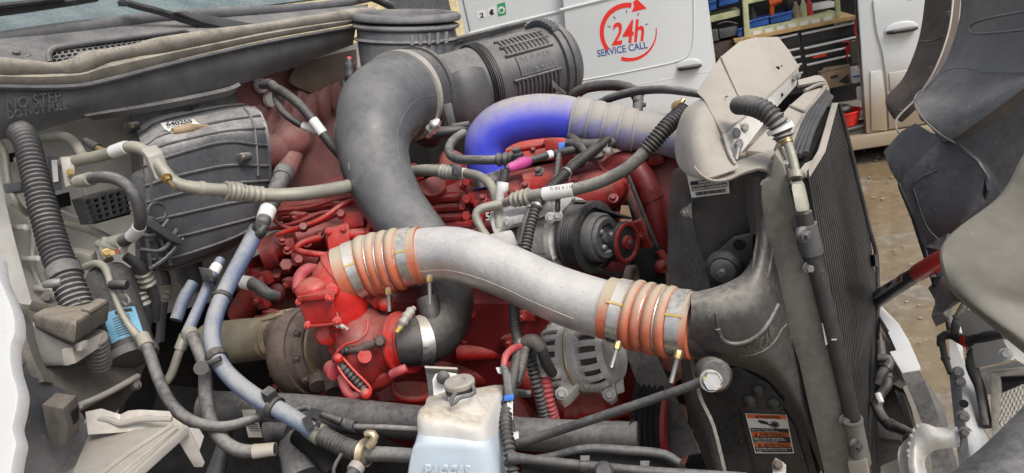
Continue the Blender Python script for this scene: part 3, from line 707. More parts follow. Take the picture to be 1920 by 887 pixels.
# cowl top and face
seal_px = [(-80, 128), (0, 129), (60, 130), (100, 131), (140, 128), (165, 116), (200, 106), (250, 97), (300, 88), (400, 70), (500, 53), (600, 38), (660, 30), (700, 24)]
t = T('cowl', 'dark plastic cowl embossed NO STEP below the windscreen', 'cowl')
b = MB(); b.loft([fl([(-100, 78), (100, 62), (300, 40), (480, 28), (690, 8)], .03), fl([(-100, 100), (100, 90), (300, 66), (480, 44), (690, 18)], .10), fl([(-100, 135), (100, 140), (300, 98), (480, 66), (690, 32)], .20)], .004, 5, 4)
t.p('top', b, M.cowl)
low = [(-100, 160), (0, 162), (80, 163), (150, 160), (200, 150), (300, 124), (400, 100), (500, 78), (600, 60), (668, 48)]
bot = [(-100, 275), (0, 262), (60, 250), (120, 232), (175, 217), (270, 200), (360, 178), (450, 158), (540, 128), (662, 84)]
mid = [((a + c) / 2, (b_ + d) / 2) for (a, b_), (c, d) in zip(low, bot)]
b = MB(); b.loft([fl(low, .265), fl(mid, .255), fl(bot, .225)], .006, 3, 4); fi = t.p('face', b, M.cowl)
lip = [(u, v - 4) for u, v in low]; lipt = [(-100, 126), (0, 128), (80, 129), (150, 124), (200, 107), (300, 88), (400, 71), (500, 53), (600, 38), (668, 30)]
b = MB(); b.loft([fl(lipt, .245), fl([((a + c) / 2, (b_ + d) / 2) for (a, b_), (c, d) in zip(lipt, lip)], .274), fl(lip, .268)], .006, 3, 2); t.p('flange', b, M.seal)
b = MB(); b.tube([(FW(u, v + 1, .272), .005) for u, v in low], seg=6); t.p('flange_edge', b, M.cowl)
b = MB(); b.text('NO STEP', FW(8, 186, .262), FW(110, 170, .262), FW(10, 207, .260), ex=.002, bold=.0, lift=.004); t.p('embossed_lettering', b, M.slate, fi)
b = MB(); b.text('DO NOT PULL', FW(10, 208, .260), FW(122, 190, .260), FW(12, 223, .258), ex=.002, bold=.0, lift=.004); t.p('embossed_lettering', b, M.slate, fi)
b = MB(); b.hexbolt(FW(31, 104, .115), UP * .8 + TF * .5, .012); b.lathe(FW(31, 104, .108), UP * .8 + TF * .5, [(0, .026), (.006, .024)], 20); t.p('bolt', b, M.slate)
b = MB(); b.loft([fl([(160, 218), (300, 196), (420, 172), (452, 160)], .235), fl([(175, 226), (300, 207), (420, 182), (440, 172)], .22)], .01, 4, 2); t.p('lower_lip', b, M.slate)
t.end()
one('cowl_seal', 'thick dusty rubber bulb seal running along the cowl edge', 'seal', MB().tube([(FW(u, v, .255), .0175 + .0035 * math.sin(i * 1.7)) for i, (u, v) in enumerate(seal_px)], seg=14), M.seal)
# intake grille with hexagonal cells
t = T('cowl_grille', 'black honeycomb air grille set in the cowl top', 'grille')
b = MB(); b.tube([(FW(u, v, o), .006) for u, v, o in ((94, 118, .18), (91, 104, .165), (100, 92, .15), (130, 86, .145), (220, 74, .14), (320, 61, .135), (350, 58, .135), (366, 66, .15), (374, 78, .18))], seg=8); t.p('rim', b, M.slate)
b = MB(); q = [(96, 112), (96, 96), (355, 64), (372, 84)]
b.prism([FW(96, 124, .185), FW(98, 94, .13), FW(348, 62, .125), FW(378, 86, .185)], .003); t.p('tray', b, M.deep)
b = MB(); A, B_, C_, D_ = FW(98, 126, .20), FW(100, 97, .145), FW(345, 66, .14), FW(380, 84, .20)
nx = 24; ny = 4
def gp(x, y): return A.lerp(D_, x).lerp(B_.lerp(C_, x), y)
nrm = (D_ - A).cross(B_ - A).normalized(); nrm = nrm if nrm.z > 0 else -nrm
for i in range(nx):
    for j in range(ny):
        cx_, cy_ = (i + .5 + (.5 if j % 2 else 0)) / (nx + .5), (j + .5) / ny
        o_ = []; i_ = []
        for k in range(6):
            a = math.pi / 3 * k + math.pi / 6
            o_.append(gp(cx_ + math.cos(a) * .58 / nx, cy_ + math.sin(a) * .66 / ny)); i_.append(gp(cx_ + math.cos(a) * .42 / nx, cy_ + math.sin(a) * .45 / ny))
        b.add(o_ + i_ + [x - nrm * .006 for x in o_ + i_], [(k, (k + 1) % 6, (k + 1) % 6 + 6, k + 6) for k in range(6)] + [(k + 6, (k + 1) % 6 + 6, (k + 1) % 6 + 18, k + 18) for k in range(6)])
t.p('honeycomb', b, M.slate, kind='stuff'); t.end()

# firewall sheet metal
t = T('firewall', 'pale grey dusty firewall sheet metal behind the hoses', 'firewall')
b = MB(); b.loft([fl([(-120, 235), (100, 225), (300, 190), (480, 140), (700, 70)], .0), fl([(-120, 420), (100, 420), (300, 420), (480, 380), (700, 300)], -.02), fl([(-120, 600), (60, 600), (200, 600), (300, 590), (420, 560)], 0)], .01, 4, 4); t.p('sheet', b, M.sheetw)
b = MB(); b.loft([fl([(-60, 290), (0, 330)], .06), fl([(-40, 420), (25, 440)], .06), fl([(-10, 560), (62, 575)], .06)], .05, 4, 4); t.p('edge_flange', b, M.sheetw)
b = MB()
for u, v in ((18, 428), (42, 486), (66, 540), (24, 300)): b.lathe(FW(u + 2, v, .0), TF, [(0, .007), (.064, .007), (.066, .004)], 10)
t.p('rivet', b, M.sheetw)
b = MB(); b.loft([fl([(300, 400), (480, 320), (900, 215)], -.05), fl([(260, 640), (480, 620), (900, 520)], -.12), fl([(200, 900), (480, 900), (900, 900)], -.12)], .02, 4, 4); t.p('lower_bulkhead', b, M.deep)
b = MB(); b.prism(fl([(8, 290), (30, 285), (32, 302), (12, 306)], .012), .01); b.prism(fl([(92, 370), (130, 360), (134, 385), (105, 392)], .012), .01); t.p('opening', b, M.deep)
b = MB(); b.tube([(FW(u, v, .005), .004) for u, v in ((20, 380), (60, 420), (62, 500), (90, 560))], seg=6); b.tube([(FW(u, v, .01), .004) for u, v in ((115, 395), (150, 408), (165, 385), (160, 350))], seg=6); t.p('pressed_bead', b, M.sheetw)
t.end()

# red oversprayed insulation with pressed humps
def insul(rows):
    return rows
t = T('firewall_insulation', 'lumpy quilted maroon heat insulation dusted with brown overspray', 'insulation')
nu, nv = 46, 40
def ins_pt(x, y):
    # x,y in 0..1 across the panel, four corners on the firewall plane
    A_, B2, C2, D2 = (436, 158), (668, 96), (690, 345), (470, 390)
    u = (A_[0] * (1 - x) + B2[0] * x) * (1 - y) + (D2[0] * (1 - x) + C2[0] * x) * y
    v = (A_[1] * (1 - x) + B2[1] * x) * (1 - y) + (D2[1] * (1 - x) + C2[1] * x) * y
    h = 0
    # columns of pressed humps climbing to the right
    for k in range(7):
        for cu_, cv_, ru, rv, hh in ((488 + k * 24, 262 - k * 14, 15, 40, .034), (492 + k * 25, 218 - k * 12, 13, 20, .026)):
            d = ((u - cu_) / ru) ** 2 + ((v - cv_) / rv) ** 2
            if d < 1: h = max(h, hh * math.sqrt(1 - d))
    for cu_, cv_, ru, rv, hh in ((500, 270, 56, 44, .06), (545, 262, 42, 36, .075), (515, 310, 40, 26, .05)):
        d = ((u - cu_) / ru) ** 2 + ((v - cv_) / rv) ** 2
        if d < 1: h = max(h, hh * math.sqrt(1 - d))
    return FW(u, v, .03 + h + .004 * noise.noise(Vector((u * .03, v * .03, 0))))
b = MB(); rr_ = [[ins_pt(i / nu, j / nv) for i in range(nu + 1)] for j in range(nv + 1)]
b.loft(rr_, .008, 1, 1, smooth=False); t.p('quilt', b, M.maroon, sharp=70)
b = MB()
for u, v in ((487, 161), (504, 188)): b.lathe(FW(u, v, .04), TF, [(0, .022), (.012, .021), (.016, .012)], 20)
t.p('grommet', b, M.cream)
b = MB(); b.ball(FW(545, 262, .10), (.062, .05, .055), (TL, TF, UP), 20, 12); b.ball(FW(505, 285, .085), (.07, .05, .05), (TL, TF, UP), 20, 12)
t.p('hump', b, M.maroon, sharp=80)
b = MB(); b.tube([(FW(545, 290, .1), .034), (FW(538, 312, .12), .030), (FW(533, 330, .13), .026)], seg=16); t.p('outlet', b, M.maroon)
b = MB(); b.loft([fl([(560, 120), (600, 108), (668, 92)], .045), fl([(545, 155), (600, 150), (668, 140)], .06), fl([(600, 180), (640, 170), (680, 160)], .05)], .01, 4, 4); t.p('heat_patch', b, M.insul)
t.end()

# ------------------------------------------------------------------ HVAC housing
t = T('heater_housing', 'large ribbed grey plastic heater housing with a torn paper tag', 'heater housing')
HR = []
for o, r in ((.03, [(250, 236), (300, 214), (380, 200), (450, 192)]), (.14, [(258, 250), (302, 226), (400, 204), (462, 196)]), (.25, [(264, 268), (308, 242), (410, 217), (481, 207)]), (.315, [(268, 288), (314, 266), (420, 244), (494, 234)]),
    (.335, [(269, 304), (314, 286), (418, 258), (500, 264)]), (.34, [(272, 350), (320, 334), (422, 312), (503, 312)]), (.34, [(275, 400), (326, 388), (426, 366), (503, 356)]), (.34, [(279, 452), (332, 444), (430, 420), (499, 402)]), (.33, [(283, 500), (337, 493), (432, 458), (488, 422)]), (.27, [(286, 510), (338, 503), (432, 468), (484, 430)])):
    a, b_, c, d = r
    HR.append([FW(*a, max(.02, o - .012)), FW(a[0] * .7 + b_[0] * .3, a[1] * .7 + b_[1] * .3, o - .002), FW(*b_, o), FW(*c, o), FW(c[0] * .25 + d[0] * .75, c[1] * .25 + d[1] * .75, o - .002), FW(*d, max(.02, o - .012))])
def _cr(l, t):
    x = min(max(t, 0), .9999) * (len(l) - 1); i = int(x); t = x - i
    a, b_, c, d = l[max(i - 1, 0)], l[i], l[i + 1], l[min(i + 2, len(l) - 1)]
    return 0.5 * ((2 * b_) + (c - a) * t + (2 * a - 5 * b_ + 4 * c - d) * t * t + (3 * b_ - a - 3 * c + d) * t ** 3)
def hs(x, y, off=0.0): return _cr([_cr(r, x) for r in HR], y) + (TF * .6 + UP * .4) * off     # skin of the housing: x along, y from the back over the top and down
b = MB(); b.loft([[hs(i / 24, j / 36) for i in range(25)] for j in range(37)], .10, 1, 1, smooth=False); hb = t.p('body', b, M.hvac, sharp=60)
b = MB(); b.prism([hs(1, j / 12) for j in range(2, 13)] + [FW(470, 420, .05), FW(462, 215, .05)], .01, TL); b.prism([hs(0, j / 12) for j in range(2, 13)] + [FW(255, 500, .05), FW(245, 260, .05)], .01, TL); t.p('side_wall', b, M.hvac, hb)
b = MB(); b.loft([[FW(246, 206, .02), FW(300, 200, .03), FW(440, 176, .03)], [FW(246, 238, .05), FW(300, 222, .06), (FW(446, 196, .05))]], .02, 4, 3); t.p('rear_shelf', b, M.hvac, hb)
b = MB()
for y, w_ in ((.13, .4), (.27, .5), (.36, .5), (.47, 1), (.555, 1), (.625, 1), (.70, 1), (.78, 1), (.855, 1), (.93, .6)):
    b.tube([(hs(.01 + .98 * i / 12, y, .0022), .0034) for i in range(13)], seg=6)
b.tube([(hs(.17, .42 + i * .055, .002), .0034) for i in range(11)], seg=6)
b.tube([(hs(.80, .18 + i * .07, .002), .0034) for i in range(7)], seg=6)
t.p('rib', b, M.slate, hb)
def hf(x, y, off=0.0): return hs(x, .40 + .55 * y, off)
# left lower corner with its fan of ribs
b = MB(); b.hexa([FW(256, 398, 0.340), FW(292, 410, 0.360), FW(345, 495, 0.330), FW(262, 504, 0.290), FW(262, 390, 0.190), FW(300, 400, 0.190), FW(350, 480, 0.190), FW(268, 500, 0.190)]); ci = t.p('corner', b, M.hvac, bevel=.006)
b = MB()
for (u0, v0, u1, v1, u2, v2) in ((256, 440, 290, 440, 316, 412), (262, 468, 305, 468, 332, 430), (280, 505, 310, 485, 345, 448)):
    b.tube([(FW(u0, v0, 0.352), .004), (FW(u1, v1, 0.360), .004), (FW(u2, v2, 0.365), .004)], seg=6)
for (u0, v0, u1, v1) in ((270, 412, 282, 500), (285, 408, 320, 497)): b.tube([(FW(u0, v0, 0.355), .004), (FW(u1, v1, 0.352), .004)], seg=6)
t.p('corner_rib', b, M.hvac, ci)
b = MB(); b.prism(fl([(262, 408), (282, 408), (345, 450), (340, 460), (322, 452), (272, 420)], .375), .02, -TF); t.p('ledge', b, M.hvac, ci, bevel=.003)
b = MB(); b.lathe(hf(.225, .49, -.002), TF, [(0, .021), (.007, .021), (.007, .017), (.004, .016)], 24); t.p('cap', b, M.hvac, hb)
b = MB(); b.tube([(FW(350, 492, .2), .032), (FW(358, 520, .2), .03), (FW(362, 548, .2), .018)], seg=16); t.p('drain', b, M.hvac)
# wiring clip block on the left
b = MB(); b.prism(fl([(160, 372), (235, 350), (245, 402), (178, 420)], .22), .05, -TF)
for k in range(5): b.prism(fl([(162 + k * 3, 374 + k * 10), (238 + k * 2, 353 + k * 10), (238 + k * 2, 357 + k * 10), (162 + k * 3, 378 + k * 10)], .235), .015, -TF)
for k in range(5): b.tube([(FW(170 + k * 14, 372 - k * 4, .23), .006), (FW(182 + k * 13, 415 - k * 4, .23), .006)], seg=6)
t.p('connector_block', b, M.black)
# screws and bosses
for u, v, o in ((360, 195, .09), (420, 221, .23), (449, 250, .315), (459, 295, .355), (482, 432, .33), (250, 238, .12)):
    b = MB(); b.tube([(FW(u - 9, v + 1, o), .011), (FW(u + 9, v - 2, o), .010)], seg=10); b.prism([FW(u - 9, v - 8, o), FW(u + 3, v - 7, o), FW(u + 2, v + 13, o), FW(u - 6, v + 12, o)], .02, -TF); i_ = t.p('screw_boss', b, M.hvac, bevel=.002)
    b = MB(); b.hexbolt(FW(u - 2, v, o + .008), TF, .006); t.p('screw', b, M.brass, i_)
t.end()
t = T('paper_tag', 'torn white paper tag curling on the heater housing top', 'tag')
def tg(u, v, o=.275): return FW(u, v, o)
b = MB(); b.loft([[tg(301, 231), tg(335, 226), tg(364, 223)], [tg(308, 240), tg(340, 234), tg(372, 231)], [tg(322, 249, .29), tg(350, 243, .29), tg(385, 238, .28)]], .001, 4, 4); pi_ = t.p('paper', b, M.label)
b = MB(); b.tube([(tg(324, 246, .292), .007), (tg(350, 241, .292), .010), (tg(388, 236, .285), .004)], seg=12); t.p('curl', b, M.card)
b = MB(); b.text('640255', tg(309, 230, .277), tg(357, 223, .277), tg(312, 238, .279), bold=.02, lift=.002); t.p('handwriting', b, M.ink, pi_); t.end()

# ------------------------------------------------------------------ refrigerant lines and fittings at the firewall
def q(u, v, o): return FW(u, v, o)
def pipe(name, label, cat, ctrl, m_, group=None, bands=(), seg=14, **k):
    """ctrl: pixel/depth controls; bands: (t0,t1,dr m,material,part name,corr)"""
    S = Sp(ctrl); t = T(name, label, cat, group); b = MB(); b.sp(S, seg=seg, **k)
    t.p('tube' if 'line' in name or 'pipe' in name else 'body', b, m_)
    for bd in bands:
        t0, t1, dr, bm, pn = bd[:5]; ob = bd[5] if len(bd) > 5 else {}
        x = MB(); x.sp(S, t0, t1, dr=dr, seg=max(seg, 14), step=.004, **ob); t.p(pn, x, bm)
    return t, S
t, S = pipe('refrigerant_line', 'long dusty alloy line crossing the housing to behind the elbow', 'pipe',
    [(118, 305, 1.47, 11), (150, 300, 1.44, 11), (200, 289, 1.40, 11), (245, 275, 1.37, 11), (272, 283, 1.36, 11), (300, 312, 1.34, 12), (330, 343, 1.34, 12), (375, 353, 1.36, 12), (430, 358, 1.40, 12), (500, 366, 1.45, 13), (580, 362, 1.50, 13), (670, 346, 1.62, 13), (760, 325, 1.74, 12), (830, 318, 1.72, 10)], M.acline, group='refrigerant lines',
    bands=[(.165, .205, .0015, M.label, 'label'), (.435, .465, .006, M.acline, 'crimp_collar', dict(corr=(.01, .0006))), (.47, .51, .003, M.acline, 'crimp', dict(corr=(.012, .0006))), (.385, .395, .002, M.acline, 'clip_ring'), (.87, .92, .004, M.acline, 'crimp', dict(corr=(.012, .0006))), (.84, .86, .002, M.label, 'label')])
p_, tt, nn, r_ = S.at(.29)
b = MB(); b.box(p_, tt * .012, UP * .023, tt.cross(UP).normalized() * .015); t.p('clamp_block', b, M.bracket, bevel=.004)
b = MB(); dn = (P(325, 350, 1.3) - P(306, 325, 1.33)).normalized(); b.hexbolt(P(312, 334, 1.32), dn, .011, .012); b.lathe(P(318, 341, 1.31), dn, [(0, .0035), (.022, .0035)], 10); t.p('nut', b, M.brass); t.end()
t, S = pipe('refrigerant_line', 'bent alloy line arriving from the upper left at the valve', 'pipe', [(30, 262, 1.6, 9), (80, 258, 1.56, 9), (118, 256, 1.54, 9), (140, 268, 1.50, 9), (155, 290, 1.46, 9), (168, 296, 1.44, 9)], M.acline, group='refrigerant lines'); t.end()
t = T('pressure_switch', 'small black sensor plug on the alloy line above the valve', 'sensor')
b = MB(); b.tube([(160, 264, 1.44, 7), (172, 272, 1.43, 8), (184, 278, 1.42, 9)]); t.p('plug', b, M.black)
b = MB(); b.tube([(183, 278, 1.42, 6), (196, 284, 1.41, 6)]); t.p('fitting', b, M.brass); t.end()
t = T('expansion_valve', 'dark expansion valve block with alloy flange on the firewall', 'valve')
b = MB(); b.hexa([(92, 292, 1.47), (112, 292, 1.46), (118, 356, 1.46), (100, 358, 1.47), (88, 290, 1.56), (108, 290, 1.55), (114, 354, 1.55), (96, 356, 1.56)]); t.p('block', b, M.slate, bevel=.003)
b = MB(); b.hexa([(112, 294, 1.43), (140, 294, 1.44), (142, 346, 1.44), (122, 352, 1.43), (112, 294, 1.46), (140, 294, 1.47), (142, 346, 1.47), (122, 352, 1.46)]); t.p('flange', b, M.bracket, bevel=.004)
b = MB(); b.lathe(P(132, 323, 1.43), tocam((132, 323, 1.43)), [(0, .007), (.006, .007), (.006, .0035), (.018, .0035)], 12); t.p('stud', b, M.brass)
b = MB(); b.prism([(96, 300, 1.465), (106, 300, 1.459), (109, 340, 1.459), (100, 342, 1.465)], .001); t.p('label', b, M.label); t.end()
t, S = pipe('refrigerant_hose', 'short curved dusty rubber hose looping left of the housing', 'hose', [(138, 342, 1.42, 6), (160, 338, 1.38, 8), (190, 332, 1.33, 11), (222, 338, 1.30, 11), (248, 360, 1.29, 11), (262, 395, 1.30, 11), (262, 422, 1.32, 11), (250, 440, 1.35, 11), (232, 452, 1.38, 11), (205, 456, 1.42, 8)], M.hose, group='refrigerant hoses',
    bands=[(.04, .20, .003, M.acline, 'crimp', dict(corr=(.012, .002))), (.67, .78, .0012, M.label, 'label'), (.87, .98, .003, M.acline, 'crimp', dict(corr=(.012, .002)))]); t.end()
t, S = pipe('air_duct_hose', 'thick black corrugated hose hanging at the far left', 'hose', [(28, 240, 1.36, 21), (48, 262, 1.32, 21), (66, 330, 1.29, 22), (84, 400, 1.27, 24), (104, 470, 1.25, 25), (128, 530, 1.23, 26), (152, 590, 1.22, 27)], M.hose, corr=(.0088, .0022), seg=20,
    bands=[(.79, .835, .005, M.slate, 'clamp_band')])
b = MB(); b.tube([(85, 534, 1.22, 7), (100, 531, 1.21, 9), (116, 528, 1.21, 7)]); t.p('clamp_screw', b, M.zinc); t.end()
t, S = pipe('brake_line', 'thin grey steel line running down the firewall edge', 'pipe', [(-10, 255, 1.5, 6), (8, 285, 1.48, 6), (16, 340, 1.46, 6), (30, 378, 1.45, 6), (52, 400, 1.5, 6), (110, 416, 1.62, 7), (160, 428, 1.62, 8), (205, 448, 1.55, 8)], M.acline); 
b = MB(); b.prism([(4, 344, 1.44), (38, 340, 1.44), (40, 358, 1.44), (8, 363, 1.44)], .03); t.p('clip', b, M.slate, bevel=.004); t.end()
t = T('line_manifold', 'brassy alloy fitting manifold where the short hose ends', 'fitting')
b = MB(); b.tube([(200, 448, 1.42, 10), (196, 470, 1.41, 10), (204, 488, 1.40, 9)]); b.tube([(186, 458, 1.42, 9), (232, 470, 1.38, 8)]); t.p('body', b, M.acline)
b = MB(); b.hexbolt((200, 474, 1.38), tocam((200, 474, 1.4)), .009, .012); b.lathe(P(210, 474, 1.36), tocam((200, 474, 1.4)), [(0, .005), (.02, .005)], 8); t.p('nut', b, M.brass)
b = MB(); b.lathe(P(219, 471, 1.36), tocam((200, 474, 1.4)), [(0, .005), (.008, .0045)], 10); t.p('cap', b, M.dred); t.end()
t = T('receiver_drier', 'black receiver drier canister with a light blue label', 'canister')
ax = (P(200, 512, 1.38) - P(250, 672, 1.32)).normalized(); b = MB(); L_ = (P(200, 512, 1.38) - P(250, 672, 1.32)).length
b.lathe(P(250, 668, 1.33), ax, [(-.004, .036), (0, .041), (L_ - .012, .041), (L_, .034), (L_ + .008, .015)], 28); t.p('canister', b, M.black)
b = MB(); b.lathe(P(250, 668, 1.33), ax, [(-.006, .043), (.004, .045), (.010, .043)], 28); t.p('base_band', b, M.slate)
b = MB(); dn = tocam((240, 620, 1.34)); rf = dn
sc_ = [(k - 4) * .17 for k in range(9)]; o0 = P(250, 668, 1.33); nx_ = (dn - ax * dn.dot(ax)).normalized(); by_ = ax.cross(nx_)
b.loft([[o0 + ax * h + (nx_ * math.cos(a) + by_ * math.sin(a)) * .0418 for a in sc_] for h in (.022, .05, .08)], .0008, 1, 1, smooth=False); li = t.p('label', b, M.lblue)
b = MB()
for k in range(8): b.loft([[o0 + ax * h + (nx_ * math.cos(a) + by_ * math.sin(a)) * .0424 for a in sc_[2:7]] for h in (.028 + k * .005, .0295 + k * .005)], .0004, 1, 1, smooth=False)
b.loft([[o0 + ax * h + (nx_ * math.cos(a) + by_ * math.sin(a)) * .0424 for a in sc_[3:8]] for h in (.070, .077)], .0004, 1, 1, smooth=False); t.p('print', b, M.ink, li)
b = MB(); b.hexa([(136, 470, 1.38), (170, 480, 1.35), (176, 500, 1.35), (150, 506, 1.38), (140, 462, 1.45), (180, 470, 1.43), (186, 495, 1.43), (152, 500, 1.45)]); t.p('head', b, M.acline, bevel=.004)
b = MB(); b.hexbolt((146, 486, 1.38), (P(130, 482, 1.38) - P(150, 488, 1.38)), .009); t.p('nut', b, M.brass); t.end()
t, S = pipe('refrigerant_line', 'thin line bending over the drier down past the blue label', 'pipe', [(160, 500, 1.36, 7), (182, 494, 1.34, 7), (198, 504, 1.32, 7), (208, 535, 1.30, 6), (222, 575, 1.29, 6), (240, 608, 1.28, 7), (262, 635, 1.28, 9), (272, 650, 1.28, 12)], M.acline, group='refrigerant lines'); t.end()
t = T('line_connector', 'black connector plug clipped on the thin line', 'connector'); b = MB(); b.tube([(210, 534, 1.29, 9), (225, 534, 1.28, 10), (238, 535, 1.28, 9)]); t.p('plug', b, M.black)
b = MB(); b.tube([(228, 545, 1.29, 2), (243, 562, 1.28, 2), (240, 572, 1.28, 2), (230, 566, 1.29, 2)], seg=6); t.p('wire_loop', b, M.zinc); t.end()
t, S = pipe('drain_hose', 'dark rubber hose sweeping from the drier to the frame rail', 'hose', [(266, 630, 1.28, 10), (280, 662, 1.26, 11), (298, 712, 1.23, 11), (322, 758, 1.2, 11), (362, 790, 1.18, 11), (420, 800, 1.19, 10), (486, 782, 1.22, 9)], M.hose, group='small dark hoses', bands=[(.0, .08, .003, M.acline, 'clamp')]); t.end()
for k, (ct, lab) in enumerate((([(235, 480, 1.42, 9), (262, 500, 1.44, 11), (276, 530, 1.46, 12), (290, 560, 1.48, 10), (290, 600, 1.5, 9)], 'ribbed grey hose dropping behind the drier'), ([(300, 490, 1.6, 8), (312, 530, 1.6, 8), (305, 580, 1.6, 8), (300, 640, 1.6, 8)], 'short grey hose hanging under the housing'), ([(255, 500, 1.45, 10), (262, 545, 1.46, 10), (275, 590, 1.48, 10), (268, 640, 1.5, 10)], 'dark hose hidden right of the drier'))):
    t, S = pipe('drain_hose', lab, 'hose', ct, M.hose, group='small dark hoses', bands=[(.3, .5, .003, M.acline, 'crimp', dict(corr=(.012, .002)))]); t.end()

# ------------------------------------------------------------------ lower left brackets
t = T('rubber_bumper', 'mud caked rubber hood rest on a white metal bracket', 'bumper')
NQ = [P(60, 588, 1.16), P(142, 604, 1.10), P(139, 648, 1.10), P(118, 640, 1.115), P(64, 616, 1.16)]; BV = P(206, 564, 1.23) - P(142, 604, 1.10)
b = MB(); b.prism(NQ, BV.length, BV); t.p('block', b, M.brown, bevel=.007, seg=3)
b = MB(); q_ = [NQ[0] + BV * .62, NQ[0].lerp(NQ[1], .62) + BV * .62]; b.prism([q_[0] + UP * .012, q_[1] + UP * .012, q_[1] - UP * .004, q_[0] - UP * .004], BV.length * .36, BV); b.prism([NQ[0].lerp(NQ[1], .8) + BV * .4 + UP * .006, NQ[1] + BV * .4 + UP * .004, NQ[1] + BV * .4 - UP * .004, NQ[0].lerp(NQ[1], .8) + BV * .4 - UP * .004], BV.length * .55, BV); t.p('lip', b, M.brown, bevel=.004)
b = MB(); b.loft([[(44, 600, 1.17), (90, 628, 1.16), (136, 650, 1.14)], [(60, 668, 1.19), (90, 676, 1.17), (132, 684, 1.14)], [(64, 684, 1.20), (96, 686, 1.18), (120, 684, 1.16)]], .006, 4, 4); t.p('bracket', b, M.bracket)
b = MB(); b.prism([(136, 650, 1.13), (200, 620, 1.22), (206, 640, 1.22), (142, 682, 1.13)], .02); b.prism([(150, 642, 1.12), (165, 636, 1.14), (168, 650, 1.14), (154, 658, 1.12)], .01); t.p('channel', b, M.bracket, bevel=.003)
b = MB(); b.tube([(178, 632, 1.2, 21), (182, 660, 1.22, 21), (186, 684, 1.24, 20)], corr=(.009, .002), seg=18); t.p('spring', b, M.grime); t.end()
t = T('inner_fender_panel', 'grimy dark inner fender sheet with angled flange', 'panel')
b = MB(); b.loft([[(20, 560, 1.22), (60, 572, 1.24), (160, 560, 1.34), (300, 640, 1.5)], [(40, 680, 1.16), (90, 700, 1.2), (180, 700, 1.32), (270, 690, 1.45)], [(70, 800, 1.12), (110, 830, 1.16), (190, 800, 1.3), (262, 720, 1.42)]], .006, 4, 4); t.p('sheet', b, M.grime)
b = MB(); b.prism([(84, 690, 1.18), (246, 680, 1.36), (262, 700, 1.38), (262, 712, 1.36), (158, 768, 1.2), (150, 772, 1.19), (90, 740, 1.16)], .03); t.p('shelf', b, M.grime, bevel=.004)
b = MB(); b.tube([(150, 760, 1.17, 6), (200, 738, 1.24, 6), (258, 706, 1.34, 6)]); t.p('shelf_edge', b, M.bracket)
b = MB(); b.loft([[(28, 580, 1.12), (38, 576, 1.12)], [(40, 660, 1.10), (56, 655, 1.10)], [(66, 720, 1.08), (84, 715, 1.08)]], .02, 4, 4); t.p('post', b, M.grime)
for u, v, d in ((33, 580, 1.10), (88, 558, 1.2), (37, 680, 1.07), (255, 722, 1.33)):
    b = MB(); b.hexbolt((u, v, d), tocam((u, v, d)), .010, .012); t.p('bolt', b, M.grime)
b = MB(); b.loft([[(45, 700, 1.06), (120, 730, 1.12)], [(40, 780, 1.05), (170, 800, 1.14)], [(20, 915, 1.04), (240, 915, 1.12)]], .01, 4, 4); t.p('lower_flap', b, M.slate)
b = MB(); b.prism([(60, 562, 1.18), (150, 545, 1.28), (200, 565, 1.3), (110, 580, 1.2)], .02); t.p('top_plate', b, M.grime, bevel=.004); t.end()
t = T('stop_block', 'tan mud covered rubber stop block with a square hole', 'block')
SQ = [P(77, 758, 1.04), P(118, 766, 1.0), P(127, 802, 1.0), P(123, 838, 1.01), P(108, 846, 1.02), P(93, 835, 1.035)]; SV = P(144, 741, 1.07) - SQ[1]
b = MB(); b.prism(SQ, SV.length, SV); t.p('block', b, M.brown, bevel=.004)
sn = (SQ[3] - SQ[1]).cross(SV).normalized(); sn = sn if sn.dot(tocam(SQ[1])) > 0 else -sn
b = MB(); b.prism([SQ[2] + sn * .002 + SV * x + (SQ[3] - SQ[1]) * y for x, y in ((.38, -.28), (.72, -.28), (.72, .06), (.38, .06))], .003); t.p('hole', b, M.deep); t.end()
t = T('step_bracket', 'bent pale galvanised bracket with a folded leg at lower left', 'bracket')
HZ = Plane(P(260, 840, 1.04), UP)
def hz(pts, o): return [HZ(u, v, o) for u, v in pts]
b = MB(); b.prism(hz([(166, 814), (240, 806), (345, 797), (330, 806), (222, 905), (128, 905)], 0), .004); t.p('top', b, M.beige, bevel=.001)
b = MB(); b.prism(hz([(345, 797), (350, 800), (232, 905), (222, 905)], .001), .012); t.p('edge', b, M.bracket, bevel=.001)
b = MB(); b.tube([(HZ(u, v, .002), .004) for u, v in ((170, 905), (230, 858), (300, 812), (320, 799))], seg=8); b.tube([(HZ(u, v, .001), .003) for u, v in ((205, 905), (262, 860), (330, 803))], seg=8); t.p('crease', b, M.beige)
db = depth(HZ(250, 806)); b = MB()
for q_ in ([(160, 772), (190, 766), (226, 777), (222, 811), (165, 815)], [(226, 777), (240, 770), (262, 768), (318, 771), (324, 782), (346, 797), (262, 807), (222, 811)]):
    b.prism([P(u, v, db + (.012 if v < 790 else 0) + (250 - u) * -.0002) for u, v in q_], .004)
b.tube([P(160, 790, db - .004) and (160, 792, db - .003, 5), (200, 786, db - .003, 6), (226, 794, db - .004, 6), (262, 786, db - .004, 6), (322, 786, db - .004, 5)], seg=8); t.p('upper_flange', b, M.bracket)
e0 = HZ(345, 797); dp = depth(e0)
b = MB(); b.prism([(322, 806, dp - .01), (345, 797, dp), (353, 801, dp), (384, 868, dp + .01), (380, 876, dp + .01), (364, 876, dp + .01), (348, 850, dp)], .004); b.prism([(353, 801, dp + .02), (374, 804, dp + .03), (383, 818, dp + .03), (374, 846, dp + .02)], .004); t.p('leg', b, M.bracket, bevel=.001)
b = MB(); b.prism(hz([(70, 905), (120, 862), (158, 826), (164, 816), (140, 905)], -.03), .004); t.p('gusset', b, M.bracket); t.end()
